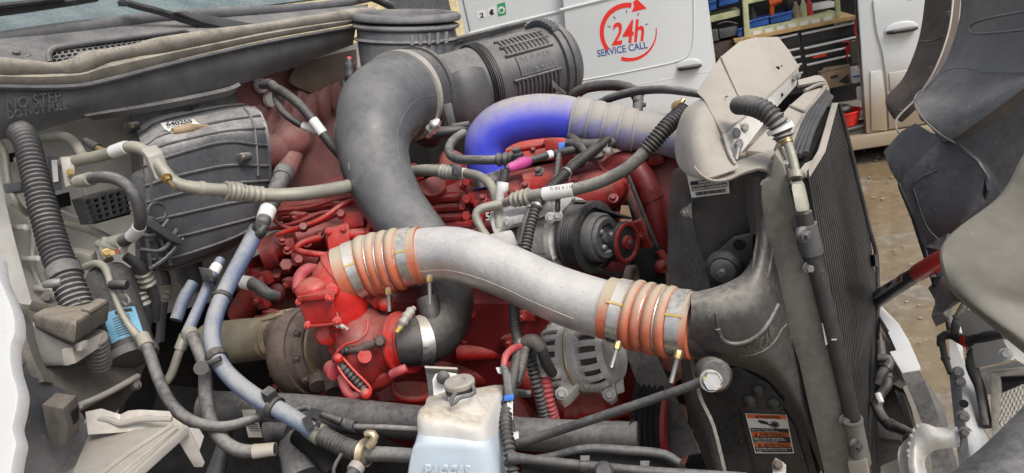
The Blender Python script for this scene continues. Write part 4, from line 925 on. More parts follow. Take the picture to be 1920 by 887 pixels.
FE = [Vector((u, v, 0)) for u, v in ((-8, 478), (-2, 520), (12, 552), (25, 588), (27, 624), (19, 650), (21, 690), (33, 735), (30, 770), (23, 802), (30, 832), (24, 862), (16, 910))]
fe = [_cr(FE, k / 60) for k in range(61)]
b = MB(); b.prism([P(q.x, q.y, .905 - (q.y - 480) * .0003) for q in fe] + [P(-90, 910, .79), P(-90, 478, .92)], .02)
one('fender', 'clean white painted fender edge at the far left', 'fender', b, M.white, bevel=.004)
# ================================================================== engine
EV = TL                                   # the engine's width axis; TF its length axis
def onax(u, v, d): return P(u, v, d)
t = T('engine', 'dusty red diesel engine block with fuel pipes and valve covers', 'engine')
# block and head as long bodies along the truck
def run(u0, v0, d0, ln, w_, h, m_, name, bev=.012, parent=None, mat_lean=0):
    b = MB(); c = P(u0, v0, d0); b.box(c + TF * ln / 2 + TL * w_ / 2 - UP * h / 2, TF * ln / 2, TL * w_ / 2, UP * h / 2); return t.p(name, b, m_, parent, bevel=bev)
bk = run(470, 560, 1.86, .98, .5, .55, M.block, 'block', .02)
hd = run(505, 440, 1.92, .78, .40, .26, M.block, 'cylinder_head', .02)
vc = run(512, 382, 1.98, .62, .30, .12, M.dred, 'valve_cover', .03)
for k in range(3): run(520 - k * 3, 392 + k * 16, 1.955 - k * .012, .60, .1, .013, M.dred, 'cover_rib', .004, vc)
b = MB(); b.loft([[(505, 395, 1.93), (600, 378, 1.90), (700, 360, 1.86), (760, 352, 1.84)], [(520, 375, 2.0), (600, 358, 1.98), (680, 335, 1.95), (760, 325, 1.92)], [(540, 362, 2.1), (620, 340, 2.1), (690, 318, 2.05), (760, 308, 2.02)]], .02, 4, 4); t.p('cover_top', b, M.dred, vc)
# fuel rail and lines
b = MB(); b.tube([(500, 470, 1.72, 26), (540, 455, 1.74, 27), (620, 435, 1.76, 27), (700, 415, 1.78, 26)]); t.p('fuel_rail', b, M.dred)
b = MB(); b.tube([(488, 480, 1.70, 30), (515, 470, 1.71, 31)]); b.tube([(545, 458, 1.72, 31), (560, 454, 1.72, 31)]); t.p('rail_flange', b, M.dred)
b = MB(); b.tube([(508, 408, 1.72, 4), (530, 424, 1.70, 4), (560, 430, 1.68, 5), (590, 418, 1.68, 6), (640, 398, 1.70, 6), (690, 386, 1.74, 6)], seg=10); t.p('fuel_line', b, M.dred)
b = MB(); b.tube([(600, 446, 1.64, 7), (575, 452, 1.62, 6), (558, 462, 1.61, 6), (560, 470, 1.61, 6), (590, 476, 1.60, 6), (625, 480, 1.60, 6)], seg=10); t.p('fuel_line', b, M.red)
b = MB(); b.hexa([(610, 430, 1.60), (655, 418, 1.60), (658, 462, 1.60), (616, 474, 1.60), (605, 425, 1.68), (650, 412, 1.70), (655, 456, 1.70), (612, 468, 1.68)]); fp = t.p('fuel_pump', b, M.red, bevel=.008)
for u, v in ((616, 434), (644, 429)):
    b = MB(); b.hexbolt((u, v, 1.598), tocam((u, v, 1.6)), .009); t.p('bolt', b, M.red, fp)
b = MB(); b.hexa([(640, 400, 1.64), (680, 394, 1.64), (684, 425, 1.64), (644, 430, 1.64), (644, 392, 1.70), (684, 386, 1.70), (688, 418, 1.70), (648, 424, 1.70)]); t.p('sensor_block', b, M.red, bevel=.005)
b = MB(); b.tube([(655, 440, 1.62, 11), (680, 438, 1.62, 11), (705, 434, 1.64, 9), (722, 438, 1.66, 7)]); t.p('union', b, M.red)
b = MB(); b.tube([(684, 404, 1.62, 7), (700, 405, 1.62, 8), (708, 418, 1.62, 6), (720, 436, 1.62, 5)], seg=10); b.tube([(694, 410, 1.61, 5), (692, 430, 1.60, 5), (686, 446, 1.60, 5)], seg=10, corr=(.008, .001)); t.p('cable', b, M.red)
b = MB()
for u, v, d, r in ((562, 492, 1.62, .013), (640, 405, 1.62, .012), (570, 430, 1.66, .012), (540, 505, 1.72, .02), (520, 520, 1.75, .022)): b.hexbolt((u, v, d), tocam((u, v, d)) + UP * .5, r * 1.4, r * 2, False)
t.p('fitting', b, M.dred)
b = MB(); b.tube([(700, 455, 1.62, 5), (660, 470, 1.60, 5), (640, 490, 1.58, 5), (600, 500, 1.58, 5), (585, 520, 1.6, 5)], seg=8); b.tube([(520, 440, 1.68, 5), (600, 412, 1.66, 5), (650, 380, 1.68, 5), (700, 372, 1.72, 5)], seg=8); t.p('fuel_line', b, M.red)
for k in range(5):
    b = MB(); b.hexbolt((540 + k * 36, 470 - k * 13, 1.69 + k * .008), tocam((600, 450, 1.7)) + UP, .012, .014); t.p('bolt', b, M.dred)
b = MB(); b.hexa([(700, 330, 1.80), (790, 312, 1.78), (792, 336, 1.78), (705, 356, 1.80), (690, 322, 1.92), (780, 304, 1.9), (782, 328, 1.9), (694, 346, 1.92)]); t.p('cover_end', b, M.red, vc, bevel=.008)
b = MB(); b.hexa([(545, 475, 1.66), (600, 485, 1.62), (590, 500, 1.62), (548, 500, 1.66), (545, 470, 1.8), (600, 475, 1.8), (590, 495, 1.8), (548, 495, 1.8)]); t.p('bracket', b, M.dred, bevel=.006)
random.seed(11)
for (u, v, d) in ((905, 372, 1.60), (960, 362, 1.58), (1040, 346, 1.55), (896, 412, 1.60), (1165, 560, 1.44), (1215, 540, 1.43), (1085, 392, 1.48), (1150, 372, 1.46), (1080, 340, 1.52), (530, 452, 1.69), (600, 440, 1.69), (676, 420, 1.71), (720, 410, 1.72), (985, 348, 1.575), (1062, 336, 1.555), (950, 290, 1.80), (1000, 282, 1.78), (1100, 800, 1.40), (1160, 795, 1.42), (850, 742, 1.52), (900, 752, 1.5)):
    b = MB(); b.hexbolt((u, v, d), tocam((u, v, d)) + UP * .6, .011, .013); t.p('capscrew', b, M.dred)
def lug(u, v, d, w_, h_, m_=None, rot=0):       # a bevelled casting lug with a bolt head on it
    b = MB(); c_ = P(u, v, d); X = (TF * math.cos(rot) + UP * math.sin(rot)); Y = (UP * math.cos(rot) - TF * math.sin(rot)); b.box(c_, X * w_ * .8, TL * .010, Y * h_ * .8); k_ = t.p('casting_boss', b, m_ or M.dred, bevel=.004)
    b = MB(); b.hexbolt(c_ - TL * .011, -TL, .011, .012); t.p('bolt', b, m_ or M.dred, k_)
for u, v, w_, h_ in ((890, 585, .03, .014), (985, 590, .03, .016), (960, 638, .026, .016), (1010, 650, .02, .02), (1050, 735, .03, .018), (845, 560, .02, .02), (1075, 580, .03, .02), (1190, 640, .02, .03), (1020, 580, .022, .03)): lug(u, v, 1.64 - (u - 780) * .0007 - .02, w_, h_, None, random.uniform(-.3, .3))
for u, v, d, w_, h_ in ((490, 560, 1.72, .02, .03), (512, 590, 1.72, .03, .014), (545, 530, 1.68, .02, .014), (575, 545, 1.67, .014, .022), (500, 520, 1.7, .014, .02), (1195, 300, 1.6, .02, .03), (1150, 420, 1.47, .016, .03), (1205, 440, 1.48, .014, .04), (1225, 300, 1.58, .03, .014), (900, 440, 1.6, .02, .02), (870, 500, 1.6, .02, .03), (1075, 300, 1.62, .03, .02), (900, 330, 1.68, .02, .012), (930, 312, 1.7, .024, .012), (720, 352, 1.74, .03, .012), (560, 405, 1.86, .03, .012), (640, 385, 1.82, .03, .012)): lug(u, v, d, w_, h_, None, random.uniform(-.2, .2))
for pts in ([(870, 440, 1.62, 4), (900, 448, 1.6, 4), (912, 470, 1.58, 4)], [(1075, 292, 1.6, 4), (1110, 300, 1.58, 4), (1135, 322, 1.52, 4), (1160, 330, 1.5, 4)], [(870, 600, 1.6, 5), (900, 604, 1.58, 5), (945, 596, 1.57, 5), (1000, 610, 1.54, 5)], [(850, 640, 1.58, 4), (930, 642, 1.56, 4), (1000, 648, 1.52, 4)], [(520, 395, 1.90, 4), (580, 388, 1.86, 4), (640, 372, 1.84, 4), (690, 366, 1.82, 4)], [(505, 430, 1.74, 4), (560, 416, 1.72, 4), (600, 400, 1.72, 4), (640, 396, 1.7, 4)]):
    b = MB(); b.tube(pts, seg=8); t.p('pipe', b, M.dred)
b = MB()
for k in range(6): b.lathe(P(520 + k * 74, 548 + k * 6, 1.74 - k * .03), tocam((700, 560, 1.7)), [(0, .022), (.012, .022), (.016, .016), (.016, .006)], 18)
t.p('core_plug', b, M.block, bk)
b = MB()
for k in range(9): c_ = P(500 + k * 52, 512 + k * 2, 1.80 - k * .015); b.box(c_, TF * .006, TL * .05, UP * .05)
t.p('casting_web', b, M.block, bk)
b = MB(); b.tube([(480, 600, 1.72, 8), (560, 592, 1.68, 8), (640, 585, 1.66, 8)], seg=10); b.tube([(870, 560, 1.6, 9), (930, 572, 1.56, 9), (1010, 560, 1.54, 9), (1080, 572, 1.5, 9)], seg=10); b.tube([(860, 620, 1.62, 12), (940, 630, 1.58, 12), (1010, 628, 1.56, 12)], seg=12); t.p('oil_line', b, M.dred)
# side clutter low on the block
b = MB(); b.tube([(860, 662, 1.58, 15), (930, 660, 1.56, 15), (985, 664, 1.54, 15), (1020, 672, 1.55, 14)]); t.p('coolant_tube', b, M.red)
b = MB(); b.tube([(820, 700, 1.64, 26), (900, 700, 1.62, 26), (980, 712, 1.6, 24)]); t.p('oil_tube', b, M.dred)
b = MB(); b.tube([(960, 690, 1.5, 20), (1000, 720, 1.46, 20), (1040, 748, 1.44, 22), (1075, 765, 1.42, 30), (1125, 762, 1.42, 30), (1175, 758, 1.44, 22)]); t.p('water_pipe', b, M.red)
b = MB(); b.tube([(1056, 768, 1.42, 32), (1078, 768, 1.42, 34), (1086, 768, 1.42, 32)]); b.tube([(1110, 764, 1.42, 34), (1130, 764, 1.42, 35), (1140, 764, 1.42, 30)]); t.p('pipe_collar', b, M.red)
b = MB(); b.hexa([(1080, 795, 1.42), (1175, 785, 1.44), (1178, 830, 1.44), (1090, 835, 1.42), (1080, 790, 1.6), (1175, 780, 1.6), (1178, 830, 1.6), (1090, 835, 1.6)]); t.p('pump_body', b, M.dred, bevel=.01)
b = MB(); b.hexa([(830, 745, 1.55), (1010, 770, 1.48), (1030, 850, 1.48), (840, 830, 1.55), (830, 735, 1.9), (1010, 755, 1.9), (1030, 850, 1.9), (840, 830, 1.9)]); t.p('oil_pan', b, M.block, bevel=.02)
b = MB(); b.lathe(P(950, 790, 1.46), tocam((950, 790, 1.46)), [(-.06, .055), (0, .055), (.008, .045), (.008, 0)], 28); t.p('oil_filter', b, M.dred)
b = MB(); b.tube([(520, 660, 1.62, 22), (540, 710, 1.6, 23), (556, 752, 1.6, 22)]); b.tube([(528, 690, 1.61, 25), (531, 698, 1.61, 25)]); b.tube([(534, 712, 1.6, 25), (537, 720, 1.6, 25)]); t.p('drain_tube', b, M.dred)
b = MB(); b.tube([(450, 590, 1.85, 24), (480, 540, 1.8, 26), (490, 500, 1.78, 26)]); t.p('riser_pipe', b, M.dred)
b = MB(); b.loft([[(700, 730, 1.5), (760, 715, 1.5), (820, 720, 1.5)], [(715, 752, 1.46), (765, 752, 1.45), (815, 756, 1.47)]], .03, 4, 4); b.tube([(735, 720, 1.44, 7), (745, 742, 1.42, 7), (780, 748, 1.42, 7), (808, 742, 1.44, 7)], seg=10); t.p('lower_bracket', b, M.red)
b = MB(); b.tube([(930, 575, 1.62, 30), (900, 585, 1.62, 32), (880, 590, 1.62, 34)], corr=(.03, .004)); t.p('side_bellows', b, M.slate)
b = MB(); b.hexa([(960, 590, 1.56), (1015, 590, 1.54), (1020, 625, 1.54), (965, 630, 1.56), (960, 585, 1.7), (1015, 585, 1.7), (1020, 620, 1.7), (965, 625, 1.7)]); ti_ = t.p('side_bracket', b, M.red, bevel=.008)
b = MB(); b.hexbolt((988, 602, 1.545), tocam((988, 602, 1.5)), .010); t.p('bolt', b, M.dred, ti_)
# right hand end: front cover, thermostat housing, cam cover
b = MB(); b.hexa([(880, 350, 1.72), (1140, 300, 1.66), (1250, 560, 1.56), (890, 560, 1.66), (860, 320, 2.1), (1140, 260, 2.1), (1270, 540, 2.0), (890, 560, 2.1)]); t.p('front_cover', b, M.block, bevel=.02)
b = MB(); b.hexa([(884, 378, 1.62), (1045, 352, 1.58), (1050, 392, 1.58), (900, 420, 1.62), (868, 342, 1.80), (1050, 300, 1.78), (1060, 352, 1.78), (880, 400, 1.80)]); rc = t.p('cam_cover', b, M.red, bevel=.012)
b = MB(); b.hexa([(876, 362, 1.63), (925, 352, 1.62), (930, 372, 1.62), (882, 384, 1.63), (868, 348, 1.72), (925, 338, 1.72), (930, 362, 1.72), (880, 372, 1.72)]); t.p('cover_step', b, M.red, rc, bevel=.006)
b = MB(); b.hexa([(980, 335, 1.59), (1070, 320, 1.57), (1074, 350, 1.57), (984, 362, 1.59), (975, 322, 1.68), (1066, 305, 1.68), (1070, 336, 1.68), (980, 350, 1.68)]); t.p('cover_step', b, M.red, rc, bevel=.008)
for u, v, d in ((1012, 322, 1.59), (1040, 290, 1.64), (935, 345, 1.6)):
    b = MB(); b.hexbolt((u, v, d), UP * .7 - TL * .5, .012, .014); t.p('bolt', b, M.grime, rc)
b = MB(); b.prism([(908, 398, 1.612), (928, 394, 1.606), (930, 412, 1.603), (911, 416, 1.61)], .001); di_ = t.p('decal', b, M.ink, rc)
b = MB(); b.text('55', P(910, 399, 1.608), P(927, 396, 1.602), P(912, 414, 1.607), bold=.02); t.p('lettering', b, M.label, di_)
b = MB(); b.hexa([(945, 262, 1.85), (1055, 258, 1.82), (1050, 300, 1.80), (940, 312, 1.84), (950, 250, 2.0), (1060, 244, 2.0), (1055, 290, 2.0), (945, 300, 2.0)]); t.p('rocker_cover', b, M.red, bevel=.012)
b = MB(); b.tube([(945, 285, 1.8, 6), (1000, 275, 1.78, 6), (1050, 266, 1.78, 6)], seg=10); t.p('injector_line', b, M.red)
b = MB(); b.hexa([(1020, 262, 1.72), (1060, 256, 1.72), (1062, 285, 1.72), (1024, 292, 1.72), (1020, 256, 1.78), (1060, 250, 1.78), (1062, 280, 1.78), (1024, 286, 1.78)]); t.p('injector_block', b, M.red, bevel=.004)
b = MB(); b.tube([(780, 360, 1.78, 20), (812, 348, 1.76, 22), (838, 335, 1.76, 24), (850, 300, 1.8, 26)]); b.lathe(P(820, 378, 1.74), tocam((820, 378, 1.74)) + UP, [(0, .045), (.012, .045), (.014, .03), (.06, .028)], 24); t.p('water_outlet', b, M.dred)
for u, v in ((793, 352), (840, 388), (800, 395)):
    b = MB(); b.hexbolt((u, v, 1.70), tocam((u, v, 1.7)) + UP * .5, .012); t.p('bolt', b, M.dred)
b = MB(); b.hexa([(862, 370, 1.66), (880, 365, 1.66), (884, 470, 1.66), (864, 470, 1.66), (820, 372, 1.8), (860, 365, 1.8), (870, 460, 1.8), (830, 470, 1.8)]); t.p('front_rib', b, M.dred, bevel=.006)
b = MB()
for k in range(3): b.hexbolt((874, 340 + k * 32, 1.64), tocam((874, 340, 1.64)), .018, .024, False); b.hexbolt((868, 352 + k * 40, 1.66), tocam((874, 340, 1.64)) + UP * .5, .014, .02, False)
t.p('fitting', b, M.red)
b = MB(); b.tube([(800, 430, 1.7, 9), (850, 424, 1.66, 9), (885, 420, 1.62, 8)]); t.p('cross_line', b, M.red)
b = MB(); b.loft([[(1075, 330, 1.56), (1110, 320, 1.56), (1170, 310, 1.6)], [(1050, 375, 1.52), (1120, 372, 1.50), (1180, 350, 1.55)], [(1080, 398, 1.54), (1130, 395, 1.52), (1170, 385, 1.56)]], .08, 5, 5); b.ball((1115, 360, 1.54), (.075, .05, .045)); t.p('thermostat_housing', b, M.dred)
b = MB(); b.tube([(1125, 345, 1.58, 22), (1150, 318, 1.58, 24), (1172, 306, 1.57, 24), (1198, 326, 1.56, 24), (1220, 370, 1.55, 23), (1232, 420, 1.55, 23), (1238, 480, 1.56, 22)]); b.tube([(1214, 358, 1.55, 26), (1222, 376, 1.55, 26)]); t.p('coolant_elbow', b, M.block)
b = MB(); b.prism([(1165, 385, 1.50), (1178, 385, 1.50), (1186, 412, 1.50), (1172, 440, 1.50), (1160, 420, 1.50)], .004); t.p('tag', b, M.card)
b = MB(); b.tube([(1178, 330, 1.50, 4), (1200, 385, 1.49, 4), (1222, 440, 1.48, 4), (1238, 478, 1.48, 4)], seg=8); t.p('cable', b, M.loom)
b = MB(); b.hexa([(1195, 265, 1.62), (1275, 255, 1.58), (1285, 420, 1.56), (1250, 460, 1.56), (1190, 260, 1.8), (1275, 250, 1.8), (1285, 420, 1.8), (1250, 460, 1.8)]); t.p('fan_support', b, M.dred, bevel=.01)
b = MB(); b.hexa([(1180, 470, 1.46), (1245, 460, 1.44), (1250, 540, 1.44), (1190, 545, 1.46), (1180, 470, 1.6), (1245, 460, 1.6), (1250, 540, 1.6), (1190, 545, 1.6)]); t.p('front_bracket', b, M.deep, bevel=.01)
b = MB(); b.tube([(1235, 470, 1.44, 7), (1248, 490, 1.44, 8), (1252, 510, 1.44, 8)]); b.ball((1240, 500, 1.43), .014); t.p('fitting', b, M.dred)
t.end()
one('shade_fill_tray', 'near-black tray added under the engine as painted shade', 'tray', MB().loft([[P(300, 720, 1.9), P(700, 760, 1.9), P(1300, 800, 1.8)], [P(250, 900, 1.75), P(700, 930, 1.65), P(1350, 960, 1.5)], [P(250, 1010, 1.2), P(700, 1010, 1.15), P(1350, 1010, 1.1)]], .02, 5, 5), M.deep)  # added dark backing; its near-black colour replaces shade below the engine
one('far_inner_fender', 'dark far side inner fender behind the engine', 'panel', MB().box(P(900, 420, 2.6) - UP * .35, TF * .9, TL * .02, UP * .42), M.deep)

# ------------------------------------------------------------------ frame rail, lower pipes
t = T('frame_rail', 'long grey steel frame rail running under the turbo', 'frame rail')
b = MB(); S = Sp([(384, 766, 1.34, 33), (560, 772, 1.30, 33), (800, 795, 1.22, 33), (1000, 815, 1.16, 31), (1196, 820, 1.12, 29)]); b.sp(S, seg=18); t.p('tube', b, M.frame)
b = MB(); b.lathe(P(1186, 819, 1.125), TF, [(0, .026), (.004, .024)], 20); t.p('end_cap', b, M.deep); t.end()
t, S = pipe('stay_rod', 'slim dusty steel stay rod rising to the silver hex bolt', 'rod', [(972, 832, 1.12, 9), (1100, 790, 1.06, 9), (1240, 743, 1.0, 9), (1322, 714, .97, 9)], M.frame); t.end()
t = T('side_stringer', 'dusty stamped steel rail with pipe clips at the bottom edge', 'rail')
b = MB(); b.loft([[(975, 862, 1.0), (1060, 848, 1.0), (1110, 838, 1.0), (1230, 848, .98), (1270, 862, .97), (1290, 880, .96)], [(980, 905, .97), (1060, 905, .97), (1110, 905, .97), (1230, 905, .96), (1280, 905, .95), (1300, 905, .94)]], .03, 4, 4); t.p('web', b, M.deep)
b = MB(); b.tube([(960, 866, 1.0, 6), (1030, 856, .99, 7), (1100, 841, .98, 8), (1180, 845, .97, 9), (1245, 852, .96, 9), (1275, 868, .95, 8)]); t.p('flange', b, M.frame)
b = MB(); b.tube([(955, 858, .98, 11), (1000, 862, .97, 9), (1100, 873, .95, 9), (1220, 884, .93, 9), (1320, 890, .92, 9), (1400, 895, .91, 9)]); pi_ = t.p('pipe', b, M.frame)
for u, v in ((1096, 872), (1208, 882)):
    b = MB(); b.tube([(u - 8, v - 1, .952, 12), (u + 8, v + 1, .950, 12)]); b.prism([(u - 8, v - 18, .955), (u + 10, v - 18, .955), (u + 9, v - 8, .945), (u - 7, v - 8, .945)], .006); t.p('clip', b, M.frame, pi_)
b = MB(); b.lathe(P(1132, 884, .93), tocam((1132, 884, .93)), [(0, .013), (.01, .013), (.016, .009)], 16); t.p('bolt', b, M.frame); t.end()
# heater hoses: big blue hose into the corrugated coolant pipe
t, S = pipe('coolant_hose', 'long dusty blue hose curving down in front of the exhaust pipe', 'hose', [(482, 430, 1.50, 15.8), (462, 470, 1.46, 15.8), (430, 530, 1.40, 15.8), (404, 590, 1.34, 15.8), (398, 640, 1.29, 15.8), (418, 690, 1.25, 15.8), (470, 738, 1.21, 16.7), (540, 778, 1.18, 16.7), (588, 808, 1.16, 15.8)], M.bhose, group='blue hoses',
    bands=[(.56, .585, .004, M.loom, 'hose_clip'), (.845, .865, .005, M.black, 'cable_tie'), (.31, .325, .003, M.black, 'cable_tie')])
p_, tt, nn, r_ = S.at(.855); b = MB(); b.box(p_ + UP * .022, tt * .008, UP * .01, tt.cross(UP).normalized() * .01); t.p('tie_head', b, M.black, bevel=.002)
b = MB(); b.tube([(376, 690, 1.24, 8), (395, 680, 1.23, 6), (414, 672, 1.23, 6)], seg=8); b.lathe(P(377, 690, 1.22), tocam((377, 690, 1.22)), [(0, .012), (.008, .012)], 12); t.p('clip_loop', b, M.loom); t.end()
t, S = pipe('coolant_hose', 'grey braided hose with clamps behind the washer tank', 'hose', [(578, 800, 1.18, 15.0), (606, 818, 1.16, 16.7), (650, 840, 1.15, 16.7), (690, 850, 1.13, 15.0), (730, 852, 1.12, 14.1), (790, 856, 1.10, 14.1)], M.hose,
    bands=[(.0, .16, .003, M.acline, 'crimp'), (.17, .5, .0015, M.loom, 'braid', dict(corr=(.006, .0008))), (.52, .58, .007, M.gold, 'clamp', dict(corr=(.012, .003)))])
b = MB(); b.tube([(690, 838, 1.11, 8), (702, 822, 1.11, 9), (696, 812, 1.11, 8), (684, 815, 1.11, 6)], seg=10); t.p('clamp_loop', b, M.gold)
b = MB(); b.tube([(595, 800, 1.14, 5), (598, 790, 1.14, 5)], seg=8); b.hexa([(566, 785, 1.14), (580, 778, 1.14), (590, 800, 1.14), (575, 808, 1.14), (566, 785, 1.17), (580, 778, 1.17), (590, 800, 1.17), (575, 808, 1.17)]); t.p('clip', b, M.black); t.end()
t, S = pipe('coolant_hose', 'grey dusty hose bending below to a foil tipped end', 'hose', [(356, 625, 1.34, 11.4), (372, 655, 1.3, 12.3), (384, 690, 1.27, 12.3), (386, 740, 1.24, 13.2), (396, 790, 1.21, 13.2), (420, 828, 1.19, 13.2), (456, 846, 1.18, 13.2), (516, 842, 1.18, 11.4)], M.hose, group='heater hoses', bands=[(.0, .05, .004, M.acline, 'clamp'), (.9, 1, .001, M.bracket, 'foil_tip')]); t.end()
t, S = pipe('coolant_hose', 'thinner blue hose with a white sleeve beside the big blue one', 'hose', [(414, 488, 1.46, 9.7), (398, 515, 1.43, 9.7), (382, 555, 1.4, 9.7), (362, 600, 1.37, 10.6), (350, 628, 1.35, 11.4)], M.bhose, group='blue hoses', bands=[(.1, .22, .001, M.label, 'sleeve'), (.28, .34, .003, M.black, 'cable_tie')])
b = MB(); b.hexa([(372, 500, 1.38), (398, 505, 1.38), (400, 530, 1.38), (380, 526, 1.38), (372, 500, 1.43), (398, 505, 1.43), (400, 530, 1.43), (380, 526, 1.43)]); t.p('clip', b, M.black, bevel=.003); t.end()
t, S = pipe('coolant_hose', 'short blue hose behind the white sleeved one', 'hose', [(362, 530, 1.5, 10.6), (345, 560, 1.48, 11.4), (330, 600, 1.46, 11.4)], M.bhose, group='blue hoses'); t.end()
t, S = pipe('heater_pipe', 'thin grey tube leaning from the hose joint down left', 'pipe', [(348, 628, 1.37, 8), (336, 660, 1.36, 8), (322, 700, 1.36, 8), (312, 716, 1.36, 8)], M.acline, bands=[(0, .3, .003, M.acline, 'joint')]); t.end()
t, S = pipe('heater_hose', 'grey hose with blue tint dropping from the maroon insulation', 'hose', [(534, 322, 1.72, 16.7), (524, 345, 1.68, 16.7), (512, 372, 1.64, 16.7), (500, 400, 1.6, 15.0), (490, 425, 1.56, 13.2), (480, 440, 1.53, 13.2)], M.hose, bands=[(.0, .12, .003, M.slate, 'clamp'), (.6, .75, .001, M.label, 'sleeve')])
b = MB(); b.lathe(P(488, 428, 1.5), tocam((488, 428, 1.5)), [(0, .016), (.02, .016), (.03, .008)], 14); b.tube([(480, 425, 1.5, 9), (494, 430, 1.48, 10), (478, 445, 1.48, 8)]); t.p('clip', b, M.black); t.end()
t, S = pipe('heater_hose', 'grey hose end with a paper tag left of the exhaust joint', 'hose', [(420, 545, 1.62, 11.4), (450, 530, 1.6, 12.3), (480, 535, 1.58, 12.3), (500, 550, 1.58, 11.4), (520, 556, 1.6, 10)], M.hose, bands=[(.4, .55, .001, M.label, 'tag')]); t.end()
t, S = pipe('vent_hose', 'thin grey hose with black clip lying along the frame rail', 'hose', [(545, 775, 1.2, 5), (575, 764, 1.19, 6), (590, 772, 1.18, 6), (650, 795, 1.17, 9), (662, 800, 1.16, 6), (720, 802, 1.14, 6), (790, 806, 1.12, 6)], M.hose, bands=[(.45, .53, .004, M.loom, 'joint')])
b = MB(); b.hexa([(582, 764, 1.15), (602, 768, 1.15), (598, 782, 1.15), (580, 778, 1.15), (582, 764, 1.18), (602, 768, 1.18), (598, 782, 1.18), (580, 778, 1.18)]); b.tube([(596, 774, 1.165, 7), (640, 790, 1.16, 7)]); t.p('clip', b, M.black); t.end()
t = T('data_plate', 'small tilted printed plate in the shadow below the frame rail', 'plate')
b = MB(); b.prism([(453, 768, 1.28), (478, 768, 1.28), (492, 820, 1.27), (466, 820, 1.27)], .002); pi_ = t.p('plate', b, M.bracket)
b = MB()
for k in range(6): b.prism([(463 + k * 1.8, 795 + k * 4, 1.272), (483 + k * 1.5, 795 + k * 4, 1.272), (483 + k * 1.5, 796.6 + k * 4, 1.272), (463 + k * 1.8, 796.6 + k * 4, 1.272)], .0005)
t.p('print', b, M.ink, pi_); t.end()
t = T('steering_shaft_boot', 'dark dusty pipe joint and boot in the shadow at bottom', 'boot')
b = MB(); b.tube([(510, 800, 1.30, 20), (540, 815, 1.3, 22), (556, 840, 1.28, 34), (575, 900, 1.24, 42)]); t.p('boot', b, M.slate)
b = MB(); b.tube([(500, 812, 1.29, 22), (520, 806, 1.29, 20), (545, 810, 1.28, 20)]); t.p('joint', b, M.frame)
b = MB(); b.tube([(560, 815, 1.25, 20), (600, 850, 1.22, 20), (625, 885, 1.2, 18)]); t.p('arm', b, M.deep); t.end()
t, S = pipe('chassis_pipe', 'dark upright pipe in the shadow behind the grey hose', 'pipe', [(428, 780, 1.36, 12), (420, 830, 1.36, 13), (400, 905, 1.34, 18)], M.frame); t.end()
t, S = pipe('chassis_pipe', 'small clamped pipe below the braided hose', 'pipe', [(655, 900, 1.1, 12), (672, 872, 1.12, 12), (690, 856, 1.14, 12)], M.frame, bands=[(.3, .5, .003, M.bracket, 'clamp')]); t.end()
t, S = pipe('wire', 'thin dark cable curving below the braided hose', 'wire', [(628, 905, 1.1, 4), (626, 880, 1.1, 4), (640, 852, 1.12, 4)], M.loom); t.end()

# ------------------------------------------------------------------ turbocharger
t = T('exhaust_pipe', 'beige grey exhaust pipe joining the rusty turbine housing', 'exhaust pipe')
S = Sp([(398, 645, 1.66, 41), (440, 640, 1.62, 41), (500, 634, 1.56, 40), (548, 630, 1.50, 38)]); b = MB(); b.sp(S, seg=24); t.p('pipe', b, M.exh)
b = MB(); b.sp(S, .76, .80, dr=.006, seg=24, step=.003); b.sp(S, .83, .87, dr=.007, seg=24, step=.003); t.p('clamp_band', b, M.gold)
b = MB(); b.sp(S, .80, .99, dr=.002, seg=24); t.p('collar', b, M.rust)
b = MB(); b.tube([(492, 600, 1.46, 4), (515, 594, 1.45, 4), (530, 588, 1.45, 7), (550, 582, 1.46, 5)], seg=10); b.lathe(P(528, 589, 1.445), TF, [(0, .009), (.012, .009)], 6); t.p('clamp_bolt', b, M.gold); t.end()
t = T('turbocharger', 'red turbocharger with rusty brown turbine housing', 'turbocharger')
AX = (P(770, 628, 1.33) - P(560, 655, 1.42)).normalized()
c0 = P(581, 658, 1.46)
k_ = 1.47 / FPX
prof = [(-.056, .040), (-.052, .060), (-.046, .064), (-.044, .078), (-.036, .086), (-.02, .090), (-.004, .0895), (.006, .087), (.0065, .082), (.022, .080), (.027, .074), (.034, .070), (.036, .064), (.037, .03)]
b = MB(); b.lathe(c0, AX, [(h, r * 1.0) for h, r in prof], 44); t.p('turbine_housing', b, M.rust)
b = MB(); b.lathe(P(596, 712, 1.40), P(602, 745, 1.36) - P(594, 700, 1.4), [(-.03, .018), (.016, .018), (.016, .012)], 14); b.lathe(P(626, 722, 1.39), P(632, 755, 1.36) - P(624, 712, 1.39), [(-.03, .018), (.014, .018), (.014, .01)], 14); t.p('boss', b, M.rust)
b = MB(); b.lathe(c0 + AX * .037, AX, [(0, .064), (.003, .070), (.008, .070), (.011, .064)], 40); t.p('v_band', b, M.gold)
b = MB(); b.lathe(c0 + AX * .03, AX, [(0, .056), (.06, .056)], 30); t.p('bearing_housing', b, M.rust)
# compressor housing
c1 = P(696, 651, 1.36)
b = MB(); b.lathe(c1, AX, [(-.048, .03), (-.046, .050), (-.038, .064), (-.020, .077), (.004, .079), (.020, .070), (.030, .060), (.040, .0545), (.062, .053)], 44); ch = t.p('compressor_housing', b, M.dred)
b = MB(); b.tube([(664, 640, 1.36, 28), (668, 688, 1.36, 30), (690, 708, 1.35, 30), (718, 700, 1.34, 26), (732, 678, 1.34, 20)]); t.p('volute', b, M.dred, ch)
b = MB(); b.lathe(c1 + AX * .058, AX, [(0, .054), (.003, .059), (.008, .059), (.011, .054), (.020, .053), (.023, .056), (.028, .056), (.030, .046)], 44); t.p('inlet_flange', b, M.red, ch)
